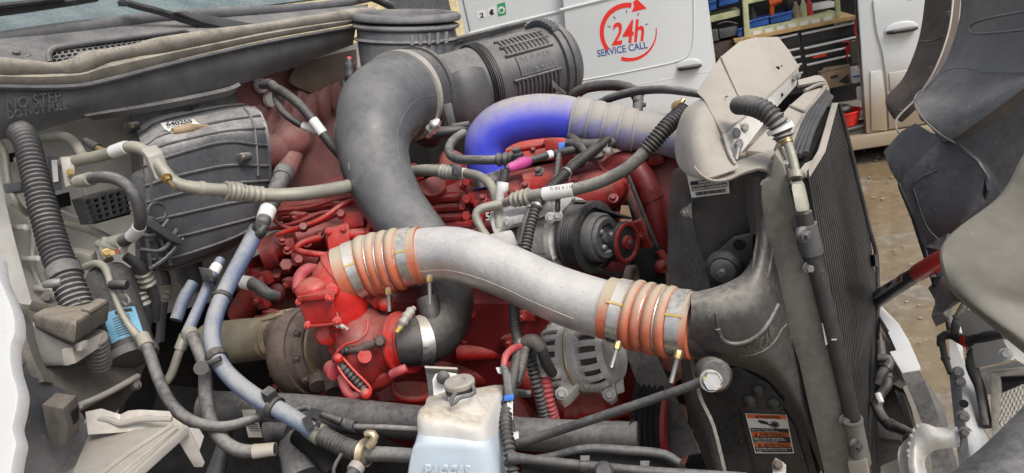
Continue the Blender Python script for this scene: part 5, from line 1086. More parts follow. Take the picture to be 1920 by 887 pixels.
# outlet elbow
S = Sp([(652, 655, 1.36, 36), (652, 610, 1.35, 40), (645, 575, 1.34, 44), (636, 545, 1.33, 48), (633, 526, 1.33, 49), (642, 515, 1.33, 48), (656, 508, 1.33, 46)])
b = MB(); b.sp(S, seg=28); el = t.p('outlet_elbow', b, M.red)
b = MB(); b.sp(S, .24, .30, dr=.006, seg=28, step=.003); b.sp(S, .34, .37, dr=.004, seg=28, step=.003); t.p('v_band', b, M.red, el)
b = MB(); b.sp(S, .88, .92, dr=.004, seg=28, step=.003); t.p('bead', b, M.red, el)
b = MB(); b.ball((623, 545, 1.285), (.014, .012, .014)); b.lathe(P(622, 545, 1.275), tocam((622, 545, 1.27)), [(0, .009), (.004, .009)], 14); t.p('boss', b, M.red, el)
b = MB(); b.lathe(P(630, 607, 1.30), P(655, 618, 1.27) - P(630, 607, 1.30), [(0, .006), (.010, .006), (.010, .004), (.024, .004), (.024, .0025), (.036, .0025)], 12); b.tube([(617, 608, 1.30, 3), (622, 590, 1.30, 3), (630, 588, 1.29, 3), (632, 604, 1.29, 3)], seg=8); t.p('clamp_screw', b, M.cast)
# actuator
b = MB(); b.hexa([(558, 565, 1.290), (622, 558, 1.230), (638, 606, 1.230), (576, 614, 1.280), (556, 548, 1.350), (612, 540, 1.310), (630, 590, 1.310), (575, 598, 1.350)]); ac = t.p('actuator', b, M.red, bevel=.006)
b = MB(); b.hexa([(557, 556, 1.275), (622, 549, 1.215), (625, 560, 1.215), (559, 567, 1.275), (556, 544, 1.360), (612, 536, 1.310), (614, 545, 1.310), (558, 552, 1.360)]); b.lathe(P(588, 545, 1.300), UP, [(0, .032), (.012, .030), (.02, .022), (.024, .0)], 24); t.p('lid', b, M.red, ac, bevel=.003)
b = MB(); b.tube([(574, 612, 1.275, 3), (606, 610, 1.250, 3), (638, 606, 1.225, 3)], seg=8); t.p('flange', b, M.red, ac)
for k in range(10):
    a = k * math.pi / 5 + .2; nn = AX.orthogonal().normalized(); q2 = c1 - AX * .034 + (nn * math.cos(a) + AX.cross(nn) * math.sin(a)) * .0735
    b = MB(); b.hexbolt(q2 + AX * .004, AX, .0095, .012); t.p('bolt', b, M.dred, ch)
    q2 = c0 + AX * .0225 + (nn * math.cos(a) + AX.cross(nn) * math.sin(a)) * .0755
    b = MB(); b.hexbolt(q2, AX, .009, .011); t.p('bolt', b, M.rust)
for u, v, d in ((562, 566, 1.285), (618, 558, 1.225), (578, 610, 1.275), (632, 602, 1.225)):
    b = MB(); b.hexbolt((u, v, d), tocam((u, v, d)), .008, .01); t.p('bolt', b, M.red, ac)
b = MB(); b.lathe(P(606, 628, 1.34), tocam((620, 628, 1.3)) + TF * .4, [(0, .018), (.03, .018), (.032, .014)], 20); b.lathe(P(684, 668, 1.29), tocam((690, 668, 1.3)), [(0, .012), (.02, .012)], 16); t.p('cap', b, M.red)
b = MB(); b.tube([(640, 658, 1.29, 6), (668, 655, 1.28, 7), (676, 655, 1.28, 9), (690, 648, 1.275, 8), (706, 642, 1.27, 7)], seg=12); b.lathe(P(712, 640, 1.275), tocam((712, 640, 1.3)), [(0, .012), (.008, .011), (.014, .007)], 8); t.p('speed_sensor', b, M.rust)
b = MB(); b.tube([(634, 660, 1.285, 7), (655, 656, 1.28, 7)], corr=(.008, .001)); b.tube([(630, 672, 1.28, 8), (645, 690, 1.27, 8), (665, 710, 1.27, 8), (690, 738, 1.27, 7)], corr=(.008, .001)); t.p('loom', b, M.loom)
b = MB(); b.tube([(690, 600, 1.29, 2.5), (688, 620, 1.28, 2.5), (672, 638, 1.27, 2.5), (648, 646, 1.27, 2.5), (634, 658, 1.27, 2.5), (628, 672, 1.27, 2.5), (650, 712, 1.26, 2.5), (688, 742, 1.26, 2.5), (696, 730, 1.26, 2.5), (665, 696, 1.26, 2.5), (640, 668, 1.265, 2.5)], seg=8); b.ball((634, 672, 1.26), .009); b.ball((686, 738, 1.26), .010); t.p('strap', b, M.red)
b = MB(); b.lathe(P(622, 690, 1.31), P(636, 704, 1.28) - P(622, 690, 1.31), [(-.005, .012), (0, .016), (.02, .016), (.022, .01)], 18); b.tube([(640, 705, 1.29, 9), (648, 730, 1.28, 9), (660, 742, 1.28, 8), (684, 738, 1.29, 7)]); t.p('oil_pipe', b, M.redwire)
b = MB(); b.tube([(735, 702, 1.27, 9), (752, 694, 1.26, 9), (762, 690, 1.26, 8)]); t.p('plug_boot', b, M.redwire)
b = MB(); b.tube([(560, 545, 1.44, 12), (562, 520, 1.46, 12), (576, 506, 1.48, 12), (592, 505, 1.5, 10)]); t.p('coolant_line', b, M.redwire)
b = MB(); b.tube([(700, 570, 1.36, 14), (716, 560, 1.36, 16), (732, 566, 1.36, 12)]); b.ball((722, 570, 1.34), .014); t.p('hose_end', b, M.red)
t.end()

# ------------------------------------------------------------------ air intake
t = T('intake_elbow', 'big dusty grey rubber intake elbow dropping behind the silver pipe', 'intake hose')
S = Sp([(784, 178, 1.92, 78), (752, 182, 1.86, 80), (718, 202, 1.77, 81), (700, 248, 1.70, 72), (702, 298, 1.66, 65), (719, 348, 1.62, 61), (750, 402, 1.58, 58), (792, 455, 1.53, 55), (826, 510, 1.48, 50), (838, 560, 1.42, 49), (832, 605, 1.36, 47), (806, 634, 1.325, 46), (775, 641, 1.31, 44), (752, 644, 1.31, 43)])
b = MB(); b.sp(S, seg=40, t0=0, t1=.66); t.p('upper_hose', b, M.elbow)
b = MB(); b.sp(S, seg=36, t0=.66, t1=1, dr=.001); lo = t.p('lower_hose', b, M.rub)
b = MB(); b.tube([(800, 560, 1.33, 22), (808, 590, 1.32, 20), (812, 612, 1.31, 14)]); t.p('rib', b, M.rub, lo)
pts = []
for i in range(15):
    p_, tt, nn, r_ = S.at(.09 + .42 * i / 14); dn = tocam(p_) + CR * .9; dn = (dn - tt * dn.dot(tt)).normalized(); pts.append((p_ + dn * (r_ - .0006), .0014))
b = MB(); b.tube(pts, seg=6); t.p('mould_seam', b, M.elbow, 0)
for q_ in (.13, .16):
    b = MB(); p_, tt, nn, r_ = S.at(q_); bb = tt.cross(nn); b.sp(Sp([(p_ + (nn * math.cos(a) + bb * math.sin(a)) * (r_ - .0005), .0016) for a in [k * math.pi / 18 for k in range(37)]], 2), seg=6, step=.006); t.p('mould_ring', b, M.elbow, 0)
b = MB(); b.sp(S, .015, .05, dr=.007, seg=40, step=.004); b.sp(S, 0, .015, dr=.014, seg=40, step=.004); t.p('collar', b, M.slate)
b = MB(); b.sp(S, .055, .085, dr=.008, seg=40, step=.004); ci = t.p('clamp_band', b, M.bracket)
b = MB(); b.tube([(800, 256, 1.75, 6), (806, 246, 1.74, 10), (814, 236, 1.73, 11), (820, 229, 1.73, 9), (824, 224, 1.73, 6)], seg=14, corr=(.018, .0012)); t.p('clamp_screw', b, M.steel, ci)
b = MB(); b.sp(S, .955, .970, dr=.003, seg=36, step=.003); ci = t.p('clamp_band', b, M.steel)
b = MB(); b.tube([(748, 618, 1.25, 5), (756, 604, 1.25, 9), (768, 586, 1.26, 9), (776, 578, 1.27, 5)], seg=12, corr=(.012, .001)); t.p('clamp_screw', b, M.bracket, ci)
b = MB(); b.tube([(744, 622, 1.245, 4), (752, 612, 1.245, 4)], seg=10); t.p('paint_dab', b, M.yellow, ci)
b = MB(); b.text('PACCAR', P(662, 338, 1.574), P(690, 322, 1.570), P(666, 350, 1.570), ex=.002); b.prism([(652, 306, 1.572), (655, 305, 1.572), (656, 318, 1.57), (654, 319, 1.57)], .002); t.p('embossed_lettering', b, M.elbow)
t.end()
t = T('air_filter_housing', 'black ribbed cylindrical air filter housing with embossed nameplate', 'air filter')
A0 = P(782, 192, 1.93); A1 = P(1036, 121, 2.12); AX = (A1 - A0).normalized(); L_ = (A1 - A0).length
R_ = .110
camr = tocam(A0.lerp(A1, .6)); rf = (camr - AX * camr.dot(AX)).normalized(); vf = AX.cross(rf).normalized(); vf = vf if vf.z > 0 else -vf
b = MB(); b.lathe(A0, AX, [(0, .10), (.03, R_ * .93), (L_ * .42, R_ * .96), (L_ * .44, R_), (L_ * .95, R_ * 1.02)], 56); ho = t.p('housing', b, M.slate)
b = MB()
for k in range(6): b.lathe(A0 + AX * (L_ * .40 + k * .0055), AX, [(0, R_ * .97), (.001, R_ * 1.025), (.0025, R_ * 1.025), (.0035, R_ * .97)], 56)
t.p('groove_ring', b, M.black, ho)
b = MB(); b.lathe(A0 + AX * L_ * .93, AX, [(0, R_), (.004, R_ * 1.10), (.016, R_ * 1.12), (.018, R_ * 1.08), (.024, R_ * 1.08), (.026, R_ * 1.13), (.040, R_ * 1.13), (.05, R_ * 1.05), (.066, R_ * .93), (.072, R_ * .7), (.074, .02)], 56); t.p('end_cap', b, M.slate)
def cyl(h, a, r): return A0 + AX * h + (rf * math.cos(a) + vf * math.sin(a)) * r
b = MB()
for k in range(11):
    h = L_ * (.57 + k * .030)
    for a0, a1 in ((.50, .98), (-.72, -.16)):
        pts = [cyl(h, a0 + (a1 - a0) * q / 6, R_ * 1.04) for q in range(7)]
        b.tube([(p, .0035) for p in pts], seg=6)
t.p('rib', b, M.slate, ho)
b = MB()
for a in (.48, 1.0, .74, -.14, -.76): b.tube([(cyl(L_ * (.54 + .35 * q / 4), a, R_ * 1.045), .004) for q in range(5)], seg=6)
t.p('rib_rail', b, M.slate, ho)
b = MB(); b.loft([[cyl(L_ * (.60 + .27 * i / 6), a, R_ * 1.05) for i in range(7)] for a in (-.08, .1, .25, .40)], .004, 2, 3); npl = t.p('nameplate', b, M.cowl, ho)
b = MB(); b.text('PACCAR', cyl(L_ * .62, .36, R_ * 1.056), cyl(L_ * .85, .36, R_ * 1.056), cyl(L_ * .62, .0, R_ * 1.056), ex=.0012, bold=.01, lift=0); t.p('embossed_lettering', b, M.slate, npl)
b = MB(); b.loft([[cyl(h, a, R_ * q) for h, q in ((.05, .99), (.08, 1.20), (.12, 1.22), (.165, .985))] for a in (-.85, -.55, -.2, .15, .38)], .01, 5, 5); t.p('pad', b, M.slate, ho)
b = MB(); b.lathe(A0 - AX * .02, AX, [(0, .112), (.02, .125), (.028, .125), (.032, .11)], 48); t.p('inlet_flange', b, M.black, ho)
b = MB(); b.prism([(690, 150, 2.0), (705, 118, 2.05), (720, 108, 2.05), (860, 76, 2.15), (985, 42, 2.3), (1010, 48, 2.3), (1010, 120, 2.25), (800, 160, 2.1)], .04); t.p('mounting_tray', b, M.black, bevel=.006)
b = MB(); b.tube([(706, 116, 2.03, 4), (722, 106, 2.04, 4), (860, 72, 2.13, 4), (985, 41, 2.28, 4)], seg=8); t.p('tray_edge', b, M.slate)
b = MB()
for k in range(9): 
    a = .25 + k * .13
    p_ = cyl(L_ * .955, a + .6, R_ * 1.13); b.box(p_, AX * .012, vf * .008, rf * .008)
t.p('latch', b, M.slate, bevel=.002)
b = MB(); b.prism([(829, 196, 1.80), (846, 192, 1.80), (856, 236, 1.80), (842, 240, 1.80)], .02); b.tube([(806, 250, 1.8, 11), (850, 246, 1.8, 11), (880, 240, 1.82, 11)]); b.prism([(845, 232, 1.79), (880, 226, 1.8), (882, 236, 1.8), (848, 242, 1.79)], .02); t.p('support_strut', b, M.black, bevel=.003)
b = MB(); b.prism([(1035, 150, 1.97), (1048, 165, 1.97), (1062, 176, 1.98), (1054, 178, 1.98), (1036, 162, 1.97)], .02); t.p('gusset', b, M.slate, ho); t.end()
t = T('intake_snorkel', 'oval dusty black rubber intake bellows opening upward behind the filter', 'bellows')
def oval(u, v, d, rx, ry, n=28):
    c = P(u, v, d); X = TL * .35 + TF * .94; X = (CR - UP * CR.dot(UP)).normalized(); Y = UP.cross(X).normalized()
    # lean with the cowl: oval lies in a plane tilted like the photo's lip
    Z = (CR.cross(-CF)).normalized(); X = CR; Y = (CF * .92 + CU * .38).normalized()
    return [c + (X * math.cos(2 * math.pi * k / n) * rx + Y * math.sin(2 * math.pi * k / n) * ry) * d / FPX for k in range(n)]
def olof(levels): b = MB(); b.loft([oval(*l) for l in levels], 0, 1, 3, closed=True); return b
t.p('body', olof([(762, 130, 2.05, 84, 62), (762, 100, 2.05, 88, 64), (761, 70, 2.05, 91, 66), (761, 52, 2.05, 92, 68), (761, 44, 2.05, 95, 70)]), M.cowl)
t.p('lip', olof([(762, 36, 2.05, 92, 68), (762, 37, 2.05, 100, 74), (762, 32, 2.05, 102, 76), (762, 25, 2.05, 100, 74), (762, 23, 2.05, 92, 68), (762, 24, 2.05, 84, 60), (762, 40, 2.05, 82, 58)]), M.cowl)
t.p('second_lip', olof([(761, 54, 2.05, 92, 68), (761, 50, 2.05, 100, 73), (761, 45, 2.05, 100, 73), (761, 42, 2.05, 92, 68)]), M.cowl)
t.p('ring', olof([(761, 76, 2.05, 91, 66), (761, 72, 2.05, 97, 70), (761, 68, 2.05, 91, 66)]), M.cowl)
b = MB()
for k in range(5):
    u = 770 + k * 16; b.prism([(u, 66 - k * 1.5, 1.955 + k * .004), (u + 6, 65 - k * 1.5, 1.955 + k * .004), (u + 6, 84 - k, 1.955 + k * .004), (u, 86 - k, 1.955 + k * .004)], .008)
t.p('lug', b, M.cowl); t.end()
t = T('level_sensor', 'small black threaded sensor with a pink tip left of the elbow', 'sensor')
b = MB(); p_ = P(657, 158, 1.95); b.lathe(p_, (P(655, 120, 1.95) - p_), [(0, .008), (.01, .013), (.025, .017), (.03, .015), (.04, .017), (.052, .016), (.056, .010), (.066, .009)], 18); t.p('body', b, M.black)
b = MB(); b.lathe(P(655, 113, 1.95), (P(655, 100, 1.95) - P(656, 130, 1.95)), [(0, .008), (.008, .007), (.011, .0)], 12); t.p('tip', b, M.redwire)
b = MB(); b.hexa([(643, 155, 1.94), (668, 152, 1.94), (668, 160, 1.94), (643, 163, 1.94), (643, 150, 2.0), (668, 148, 2.0), (668, 158, 2.0), (643, 160, 2.0)]); t.p('seat', b, M.black); t.end()
t, S = pipe('wire_harness', 'black cable with white sleeve looping across the maroon insulation', 'wire', [(516, 170, 1.86, 7), (520, 192, 1.84, 7), (535, 214, 1.82, 7), (560, 232, 1.82, 7), (590, 244, 1.82, 7), (622, 262, 1.82, 6), (640, 275, 1.84, 6)], M.loom, group='sensor cables', bands=[(.55, .72, .001, M.label, 'sleeve')]); t.end()
t, S = pipe('wire_harness', 'straight black cable with white sleeve from the insulation to the elbow', 'wire', [(490, 160, 1.86, 6), (508, 158, 1.84, 9), (518, 166, 1.83, 9), (530, 172, 1.82, 9), (560, 195, 1.8, 9), (590, 230, 1.79, 9), (620, 270, 1.79, 9), (645, 300, 1.8, 8)], M.loom, group='sensor cables', bands=[(.0, .12, .002, M.black, 'connector'), (.62, .75, .001, M.label, 'sleeve')]); t.end()

# ------------------------------------------------------------------ silver charge air pipe with orange silicone couplers
t = T('charge_air_pipe', 'shiny silver alloy charge air pipe crossing the engine', 'pipe')
S = Sp([(765, 482, 1.33, 50), (800, 477, 1.315, 50), (850, 476, 1.29, 51), (900, 489, 1.26, 51), (960, 513, 1.225, 51), (1020, 541, 1.19, 52), (1080, 564, 1.16, 54), (1140, 582, 1.13, 55), (1170, 588, 1.12, 55)])
b = MB(); b.sp(S, seg=40); t.p('tube', b, M.alu)
b = MB(); sS = Sp([(800, 512, 1.265, 2), (850, 510, 1.24, 2), (900, 523, 1.215, 2), (960, 548, 1.18, 2), (1020, 577, 1.145, 2), (1080, 600, 1.115, 2), (1130, 612, 1.09, 2)])
pts = []
for i in range(13):
    q_ = .06 + .8 * i / 12; p_, tt, nn, r_ = S.at(q_); dn = (tocam(p_) - UP * .55); dn = (dn - tt * dn.dot(tt)).normalized(); pts.append((p_ + dn * (r_ - .0004), .0009))
b.tube(pts, seg=6); t.p('weld_seam', b, M.alu); t.end()
def coupler(label, S, wires, clamps, marks, lettering=None, humps=4, hr=(.2, .8), studs=()):
    t = T('silicone_coupler', label, 'hose coupler', 'orange silicone couplers')
    b = MB()
    b.sp(S, 0, hr[0], dr=.003, seg=36, step=.003); b.sp(S, hr[0], hr[1], dr=.003, seg=36, hump=(humps, .006)); b.sp(S, hr[1], 1, dr=.003, seg=36, step=.003)
    sl_ = t.p('sleeve', b, M.orange, sharp=70)
    for q_ in wires:
        b = MB(); p_, tt, nn, r_ = S.at(q_); bb = tt.cross(nn)
        ring = [(p_ + (nn * math.cos(a) + bb * math.sin(a)) * (r_ + .0055), .0017) for a in [k * math.pi / 18 for k in range(37)]]
        b.tube(ring, n=3, seg=8) if False else b.sp(Sp(ring, 2), seg=8, step=.004); t.p('wire_ring', b, M.steel)
    for q_, hw in clamps:
        b = MB(); b.sp(S, q_ - hw, q_ + hw, dr=.0052, seg=40, step=.003); ci = t.p('clamp_band', b, M.steel)
    for q_, hw in marks:
        b = MB(); p_, tt, nn, r_ = S.at(q_); dn = tocam(p_) + UP * .25; dn = (dn - tt * dn.dot(tt)).normalized(); sd_ = tt.cross(dn)
        b.loft([[p_ + tt * (hw * S.len * x) + (dn * math.cos(a) + sd_ * math.sin(a)) * (r_ + .0062) for x in (-1.3, 0, 1.3)] for a in (-.032, .032)], .0006, 2, 2); t.p('paint_mark', b, M.yellow)
    for (u0, v0, d0, u1, v1, d1) in studs:
        a_ = P(u0, v0, d0); c_ = P(u1, v1, d1); b = MB(); b.lathe(a_, c_ - a_, [(-.012, .0045), (-.002, .0045), (0, .0033), ((c_ - a_).length, .0033)], 10); si_ = t.p('clamp_stud', b, M.zinc)
        b = MB(); b.lathe(a_, a_ - c_, [(0, .0055), (.009, .0055), (.012, .004)], 6); t.p('nut', b, M.brass, si_)
    if lettering:
        b = MB(); p_, tt, nn, r_ = S.at(lettering[1]); dn = tocam(p_) + UP * .25; dn = (dn - tt * dn.dot(tt)).normalized(); sd_ = tt.cross(dn)
        sd_ = sd_ if sd_.dot(UP) < 0 else -sd_
        # letters run round the sleeve
        tm = MB(); tm.text(lettering[0], Vector((0, 1, 0)), Vector((1, 1, 0)), Vector((0, 0, 0)), lift=0, ex=0, bold=.03)
        for v in tm.v:
            a = .62 - 1.0 * v.x; b.v.append(p_ - tt * .007 + tt * (v.y * .014) + (dn * math.cos(a) - sd_ * math.sin(a)) * (r_ + .0045))
        b.f = list(tm.f); t.p('lettering', b, M.label, sl_)
    return t.end()
SL = Sp([(640, 517, 1.33, 51), (690, 498, 1.33, 50), (740, 487, 1.325, 50), (793, 478, 1.315, 51)])
coupler('orange silicone coupler on the red turbo outlet with ring wires', SL, (.40, .52, .63), ((.20, .06), (.855, .06)), ((.20, .05), (.855, .05)), ('DYNACRAFT', .72), 4, (.27, .76), ((728, 552, 1.26, 730, 584, 1.26), (805, 528, 1.24, 806, 570, 1.24)))
SR = Sp([(1136, 577, 1.125, 55), (1180, 588, 1.11, 56), (1240, 601, 1.085, 57), (1303, 611, 1.06, 60)])
coupler('orange silicone coupler joined to the black charge cooler tank', SR, (.345, .505, .66), ((.19, .075), (.86, .075)), ((.19, .075), (.86, .075)), None, 4, (.28, .78), ((1156, 655, 1.05, 1146, 690, 1.04), (1270, 672, .99, 1258, 718, .985)))

# ------------------------------------------------------------------ blue hose
t = T('charge_air_hose', 'bright blue silicone hose with wire rings over the red engine', 'hose')
S = Sp([(922, 345, 1.64, 35), (910, 300, 1.63, 37), (914, 260, 1.62, 40), (946, 232, 1.61, 42), (1000, 219, 1.60, 42), (1050, 218, 1.59, 40), (1085, 224, 1.58, 38), (1130, 233, 1.57, 38), (1180, 243, 1.56, 37), (1230, 250, 1.55, 38), (1300, 262, 1.54, 42)])
tA, tB = S.tof(1078, 224), S.tof(1192, 245)
b = MB(); b.sp(S, 0, tA, seg=36); t.p('sleeve', b, M.blue, sharp=70)
b = MB(); b.sp(S, tA, tB, seg=36, hump=(4, .005)); b.sp(S, tB, 1, seg=36); t.p('bellows', b, M.blue2, sharp=70)
for i in range(5):
    q_ = tA + (tB - tA) * i / 4; b = MB(); p_, tt, nn, r_ = S.at(q_); bb = tt.cross(nn)
    b.sp(Sp([(p_ + (nn * math.cos(a) + bb * math.sin(a)) * (r_ + .0015), .0026) for a in [k * math.pi / 18 for k in range(37)]], 2), seg=8, step=.004); t.p('wire_ring', b, M.bracket)
b = MB(); b.sp(S, 0.005, .05, dr=.003, seg=36, step=.004); t.p('clamp_band', b, M.steel); t.end()
t = T('hose_clamp_screw', 'brass hex clamp screw above the blue hose beside the shield', 'screw')
b = MB(); b.hexbolt((1270, 200, 1.42), tocam((1270, 200, 1.42)), .013, .016); t.p('bolt', b, M.brass)
b = MB(); b.tube([(1262, 210, 1.44, 5), (1274, 196, 1.43, 6), (1282, 186, 1.43, 5)], seg=8); t.p('stud', b, M.brass); t.end()
# ------------------------------------------------------------------ AC compressor
PA = Vector((math.cos(rad(46)), -math.sin(rad(46)), 0)); PL = Vector((math.sin(rad(46)), math.cos(rad(46)), 0))      # pulleys are set out on the front of the engine
t = T('compressor', 'silver cast compressor with black grooved pulley', 'compressor')
c = P(1094, 443, 1.42)
b = MB(); b.lathe(c - PA * .17, PA, [(0, .03), (.005, .060), (.06, .068), (.062, .074), (.075, .074), (.077, .068), (.13, .066), (.132, .076), (.146, .076), (.15, .05)], 36); bd = t.p('body', b, M.cast)
b = MB(); b.hexa([(915, 405, 1.45), (1030, 372, 1.40), (1040, 400, 1.38), (925, 440, 1.42), (920, 396, 1.56), (1030, 364, 1.52), (1045, 395, 1.52), (930, 436, 1.55)]); t.p('head', b, M.cast, bd, bevel=.008)
b = MB(); b.hexa([(915, 440, 1.40), (960, 430, 1.38), (990, 500, 1.38), (930, 520, 1.40), (915, 440, 1.5), (960, 430, 1.5), (990, 500, 1.5), (930, 520, 1.5)]); t.p('mount', b, M.cast, bd, bevel=.008)
for k in range(6):
    a = k * math.pi / 3 + .3; nn = PL * math.cos(a) + UP * math.sin(a)
    b = MB(); b.hexbolt(c - PA * .028 + nn * .070, PA, .008, .012); b.lathe(c - PA * .17 + nn * .069, PA, [(0, .008), (.14, .008)], 8); t.p('bolt', b, M.zinc, bd)
b = MB(); b.hexa([(944, 410, 1.40), (995, 400, 1.37), (1000, 414, 1.37), (948, 424, 1.40), (944, 408, 1.42), (995, 398, 1.39), (1000, 412, 1.39), (948, 422, 1.42)]); lu = t.p('lug', b, M.cast, bd, bevel=.003)
for u, v, d in ((951, 416, 1.395), (1032, 408, 1.36), (1045, 404, 1.36)):
    b = MB(); b.hexbolt((u, v, d), tocam((u, v, d)), .011); t.p('bolt', b, M.zinc, lu)
b = MB(); R2 = .067
b.lathe(c - PA * .015, PA, [(0, R2), (.002, R2 * 1.05), (.006, R2 * 1.05)] + [(.008 + k * .003, R2 * (.97 if k % 2 else 1.0)) for k in range(10)] + [(.040, R2 * 1.05), (.045, R2 * 1.05), (.047, R2 * .97), (.049, R2 * .88), (.044, R2 * .86), (.044, R2 * .74)], 48); pu = t.p('pulley', b, M.black)
b = MB(); b.lathe(c + PA * .028, PA, [(0, R2 * .72), (.018, R2 * .70), (.022, R2 * .66)], 40); t.p('clutch_plate', b, M.slate, pu)
b = MB(); b.lathe(c + PA * .040, PA, [(0, R2 * .60), (.014, R2 * .60), (.018, R2 * .56), (.018, R2 * .42), (.004, R2 * .38), (.004, R2 * .14), (.016, R2 * .14), (.018, 0)], 40); hb_ = t.p('hub', b, M.slate, pu)
for k in range(3):
    a = k * 2 * math.pi / 3; b = MB(); b.ball(c + PA * .052 + (PL * math.cos(a) + UP * math.sin(a)) * R2 * .27, (.006, .006, .006)); t.p('rivet', b, M.zinc, hb_)
t.end()
t = T('idler_pulley', 'black idler pulley with a red rimmed hub beside the compressor', 'pulley')
c2 = P(1154, 453, 1.43); b = MB(); b.lathe(c2 - PA * .02, PA, [(0, .034), (.002, .041), (.005, .041), (.007, .039), (.040, .039), (.042, .041), (.045, .041)], 36); t.p('rim', b, M.black)
b = MB(); b.lathe(c2 + PA * .024, PA, [(0, .040), (.006, .039), (.006, .033), (0, .032), (-.002, .014), (.008, .013), (.009, .0)], 36); t.p('hub', b, M.dred)
b = MB(); b.hexbolt(c2 + PA * .03, PA, .009); t.p('bolt', b, M.rust); t.end()
b = MB(); belt = [(c + (UP * math.cos(a) - PL * math.sin(a)) * .066 + PA * .008) for a in [-.4 + k * .35 for k in range(9)]]
b = MB()
top = [c + UP * .066 + PL * .02, c + UP * .068 - PL * .0, c2 + UP * .047 + PL * .012, c2 + UP * .035 + PL * .034]
b.loft([[p_ + PA * x for x in (-.012, .024)] for p_ in top], .004, 2, 4)
one('drive_belt', 'black ribbed belt stretched from the compressor pulley to the idler', 'belt', b, M.rub)
t = T('drive_belt', 'wide black belt slanting down beside the alternator', 'belt')
b = MB(); b.loft([[(1150, 600, 1.34), (1200, 600, 1.32)], [(1180, 680, 1.30), (1232, 670, 1.28)], [(1215, 770, 1.27), (1268, 750, 1.24)], [(1255, 860, 1.24), (1312, 850, 1.2)]], .006, 3, 4); t.p('belt', b, M.rub)
b = MB(); b.loft([[(1195, 810, 1.3), (1215, 800, 1.28)], [(1200, 850, 1.3), (1225, 845, 1.28)], [(1215, 890, 1.3), (1240, 880, 1.28)]], .006, 3, 3); t.p('rear_run', b, M.rub); t.end()
t = T('crank_pulley', 'dark red crank pulley with grooved rim low behind the belt', 'pulley')
c3 = P(1270, 790, 1.30); b = MB(); b.lathe(c3 - TF * .06, TF, [(0, .07), (.004, .088)] + [(.008 + k * .005, .083 if k % 2 else .088) for k in range(9)] + [(.055, .088), (.06, .07)], 40); t.p('rim', b, M.deep)
b = MB(); b.lathe(c3, TF, [(-.004, .086), (.004, .086), (.006, .075), (-.006, .07), (-.006, .035), (.01, .03), (.012, .0)], 40); t.p('hub', b, M.dred); t.end()
t = T('fan_drive', 'dusty dark red fan drive housing behind the orange coupler', 'fan drive')
c4 = P(1232, 690, 1.40); b = MB(); b.lathe(c4 - TF * .06, TF, [(0, .07), (.02, .085), (.06, .085), (.07, .06), (.075, .03), (.09, .028), (.092, 0)], 36)
for k in range(8):
    a = k * math.pi / 4; b.box(c4 + (TL * math.cos(a) + UP * math.sin(a)) * .055 + TF * .008, TF * .01, (TL * math.cos(a) + UP * math.sin(a)) * .025, (-TL * math.sin(a) + UP * math.cos(a)) * .004)
t.p('housing', b, M.dred)
b = MB(); b.lathe(P(1212, 652, 1.34), TF, [(0, .024), (.02, .024), (.022, .016), (.01, .012), (.01, 0)], 24); t.p('tensioner', b, M.slate); t.end()
t = T('belt_tensioner', 'small copper rimmed tensioner peeking above the orange coupler', 'pulley')
b = MB(); b.lathe(P(1178, 522, 1.34), TF, [(0, .024), (.012, .025), (.014, .02), (.008, .015), (.008, .0)], 28); t.p('rim', b, M.rust)
b = MB(); b.loft([[(1120, 505, 1.36), (1150, 512, 1.35), (1180, 508, 1.34)], [(1125, 512, 1.36), (1150, 519, 1.35), (1180, 515, 1.34)]], .01, 3, 2); t.p('arm', b, M.deep); t.end()
# ------------------------------------------------------------------ alternator
t = T('alternator', 'silver finned alternator with vent slots under the charge pipe', 'alternator')
c = P(1092, 668, 1.30); AXA = (TF * .80 - TL * .6).normalized(); AXA = (P(1150, 655, 1.27) - P(1040, 672, 1.33)).normalized()
rfa = tocam(c); rfa = (rfa - AXA * rfa.dot(AXA)).normalized(); vfa = AXA.cross(rfa); vfa = vfa if vfa.z > 0 else -vfa
def al(h, a, r): return c + AXA * h + (rfa * math.cos(a) + vfa * math.sin(a)) * r
RA = .062
b = MB(); b.lathe(c - AXA * .062, AXA, [(0, .03), (.004, .050), (.02, .054), (.100, .054), (.118, .050), (.122, .03)], 36); t.p('winding_core', b, M.rust)
b = MB(); b.lathe(c - AXA * .012, AXA, [(-.012, RA * .9), (-.008, RA * 1.03), (.028, RA * 1.05), (.034, RA * .9)], 40); b.lathe(c - AXA * .068, AXA, [(0, .02), (.002, .048), (.012, .055), (.014, .045)], 36); b.lathe(c + AXA * .052, AXA, [(0, .045), (.002, .056), (.012, .050), (.016, .03)], 36); fr = t.p('housing', b, M.cast)
b = MB(); n_ = 18
for k in range(n_):
    a = k * 2 * math.pi / n_
    for h0, h1 in ((-.058, -.012), (.012, .055)):
        b.tube([(al(h0, a, RA * .86), .0058), (al(h0 + (h1 - h0) * .25, a, RA * .98), .006), (al(h0 + (h1 - h0) * .75, a, RA * .98), .006), (al(h1, a, RA * .90), .0058)], seg=6, step=.01)
t.p('fin', b, M.cast, fr)
b = MB(); b.tube([(al(-.001, a, RA * 1.055), .003) for a in [-1.6 + k * .3 for k in range(11)]], seg=6); t.p('rib', b, M.gold, fr)
for (u, v, u0, v0) in ((1053, 738, 1080, 705), (1142, 740, 1128, 705)):
    b = MB(); b.prism([(u0 - 22, v0, 1.27), (u0 + 22, v0 - 4, 1.26), (u + 14, v + 2, 1.24), (u, v + 12, 1.24), (u - 13, v, 1.245)], .03); fo = t.p('foot', b, M.cast, bevel=.005)
    b = MB(); b.hexbolt((u, v, 1.238), tocam((u, v, 1.2)), .012); t.p('bolt', b, M.zinc, fo)
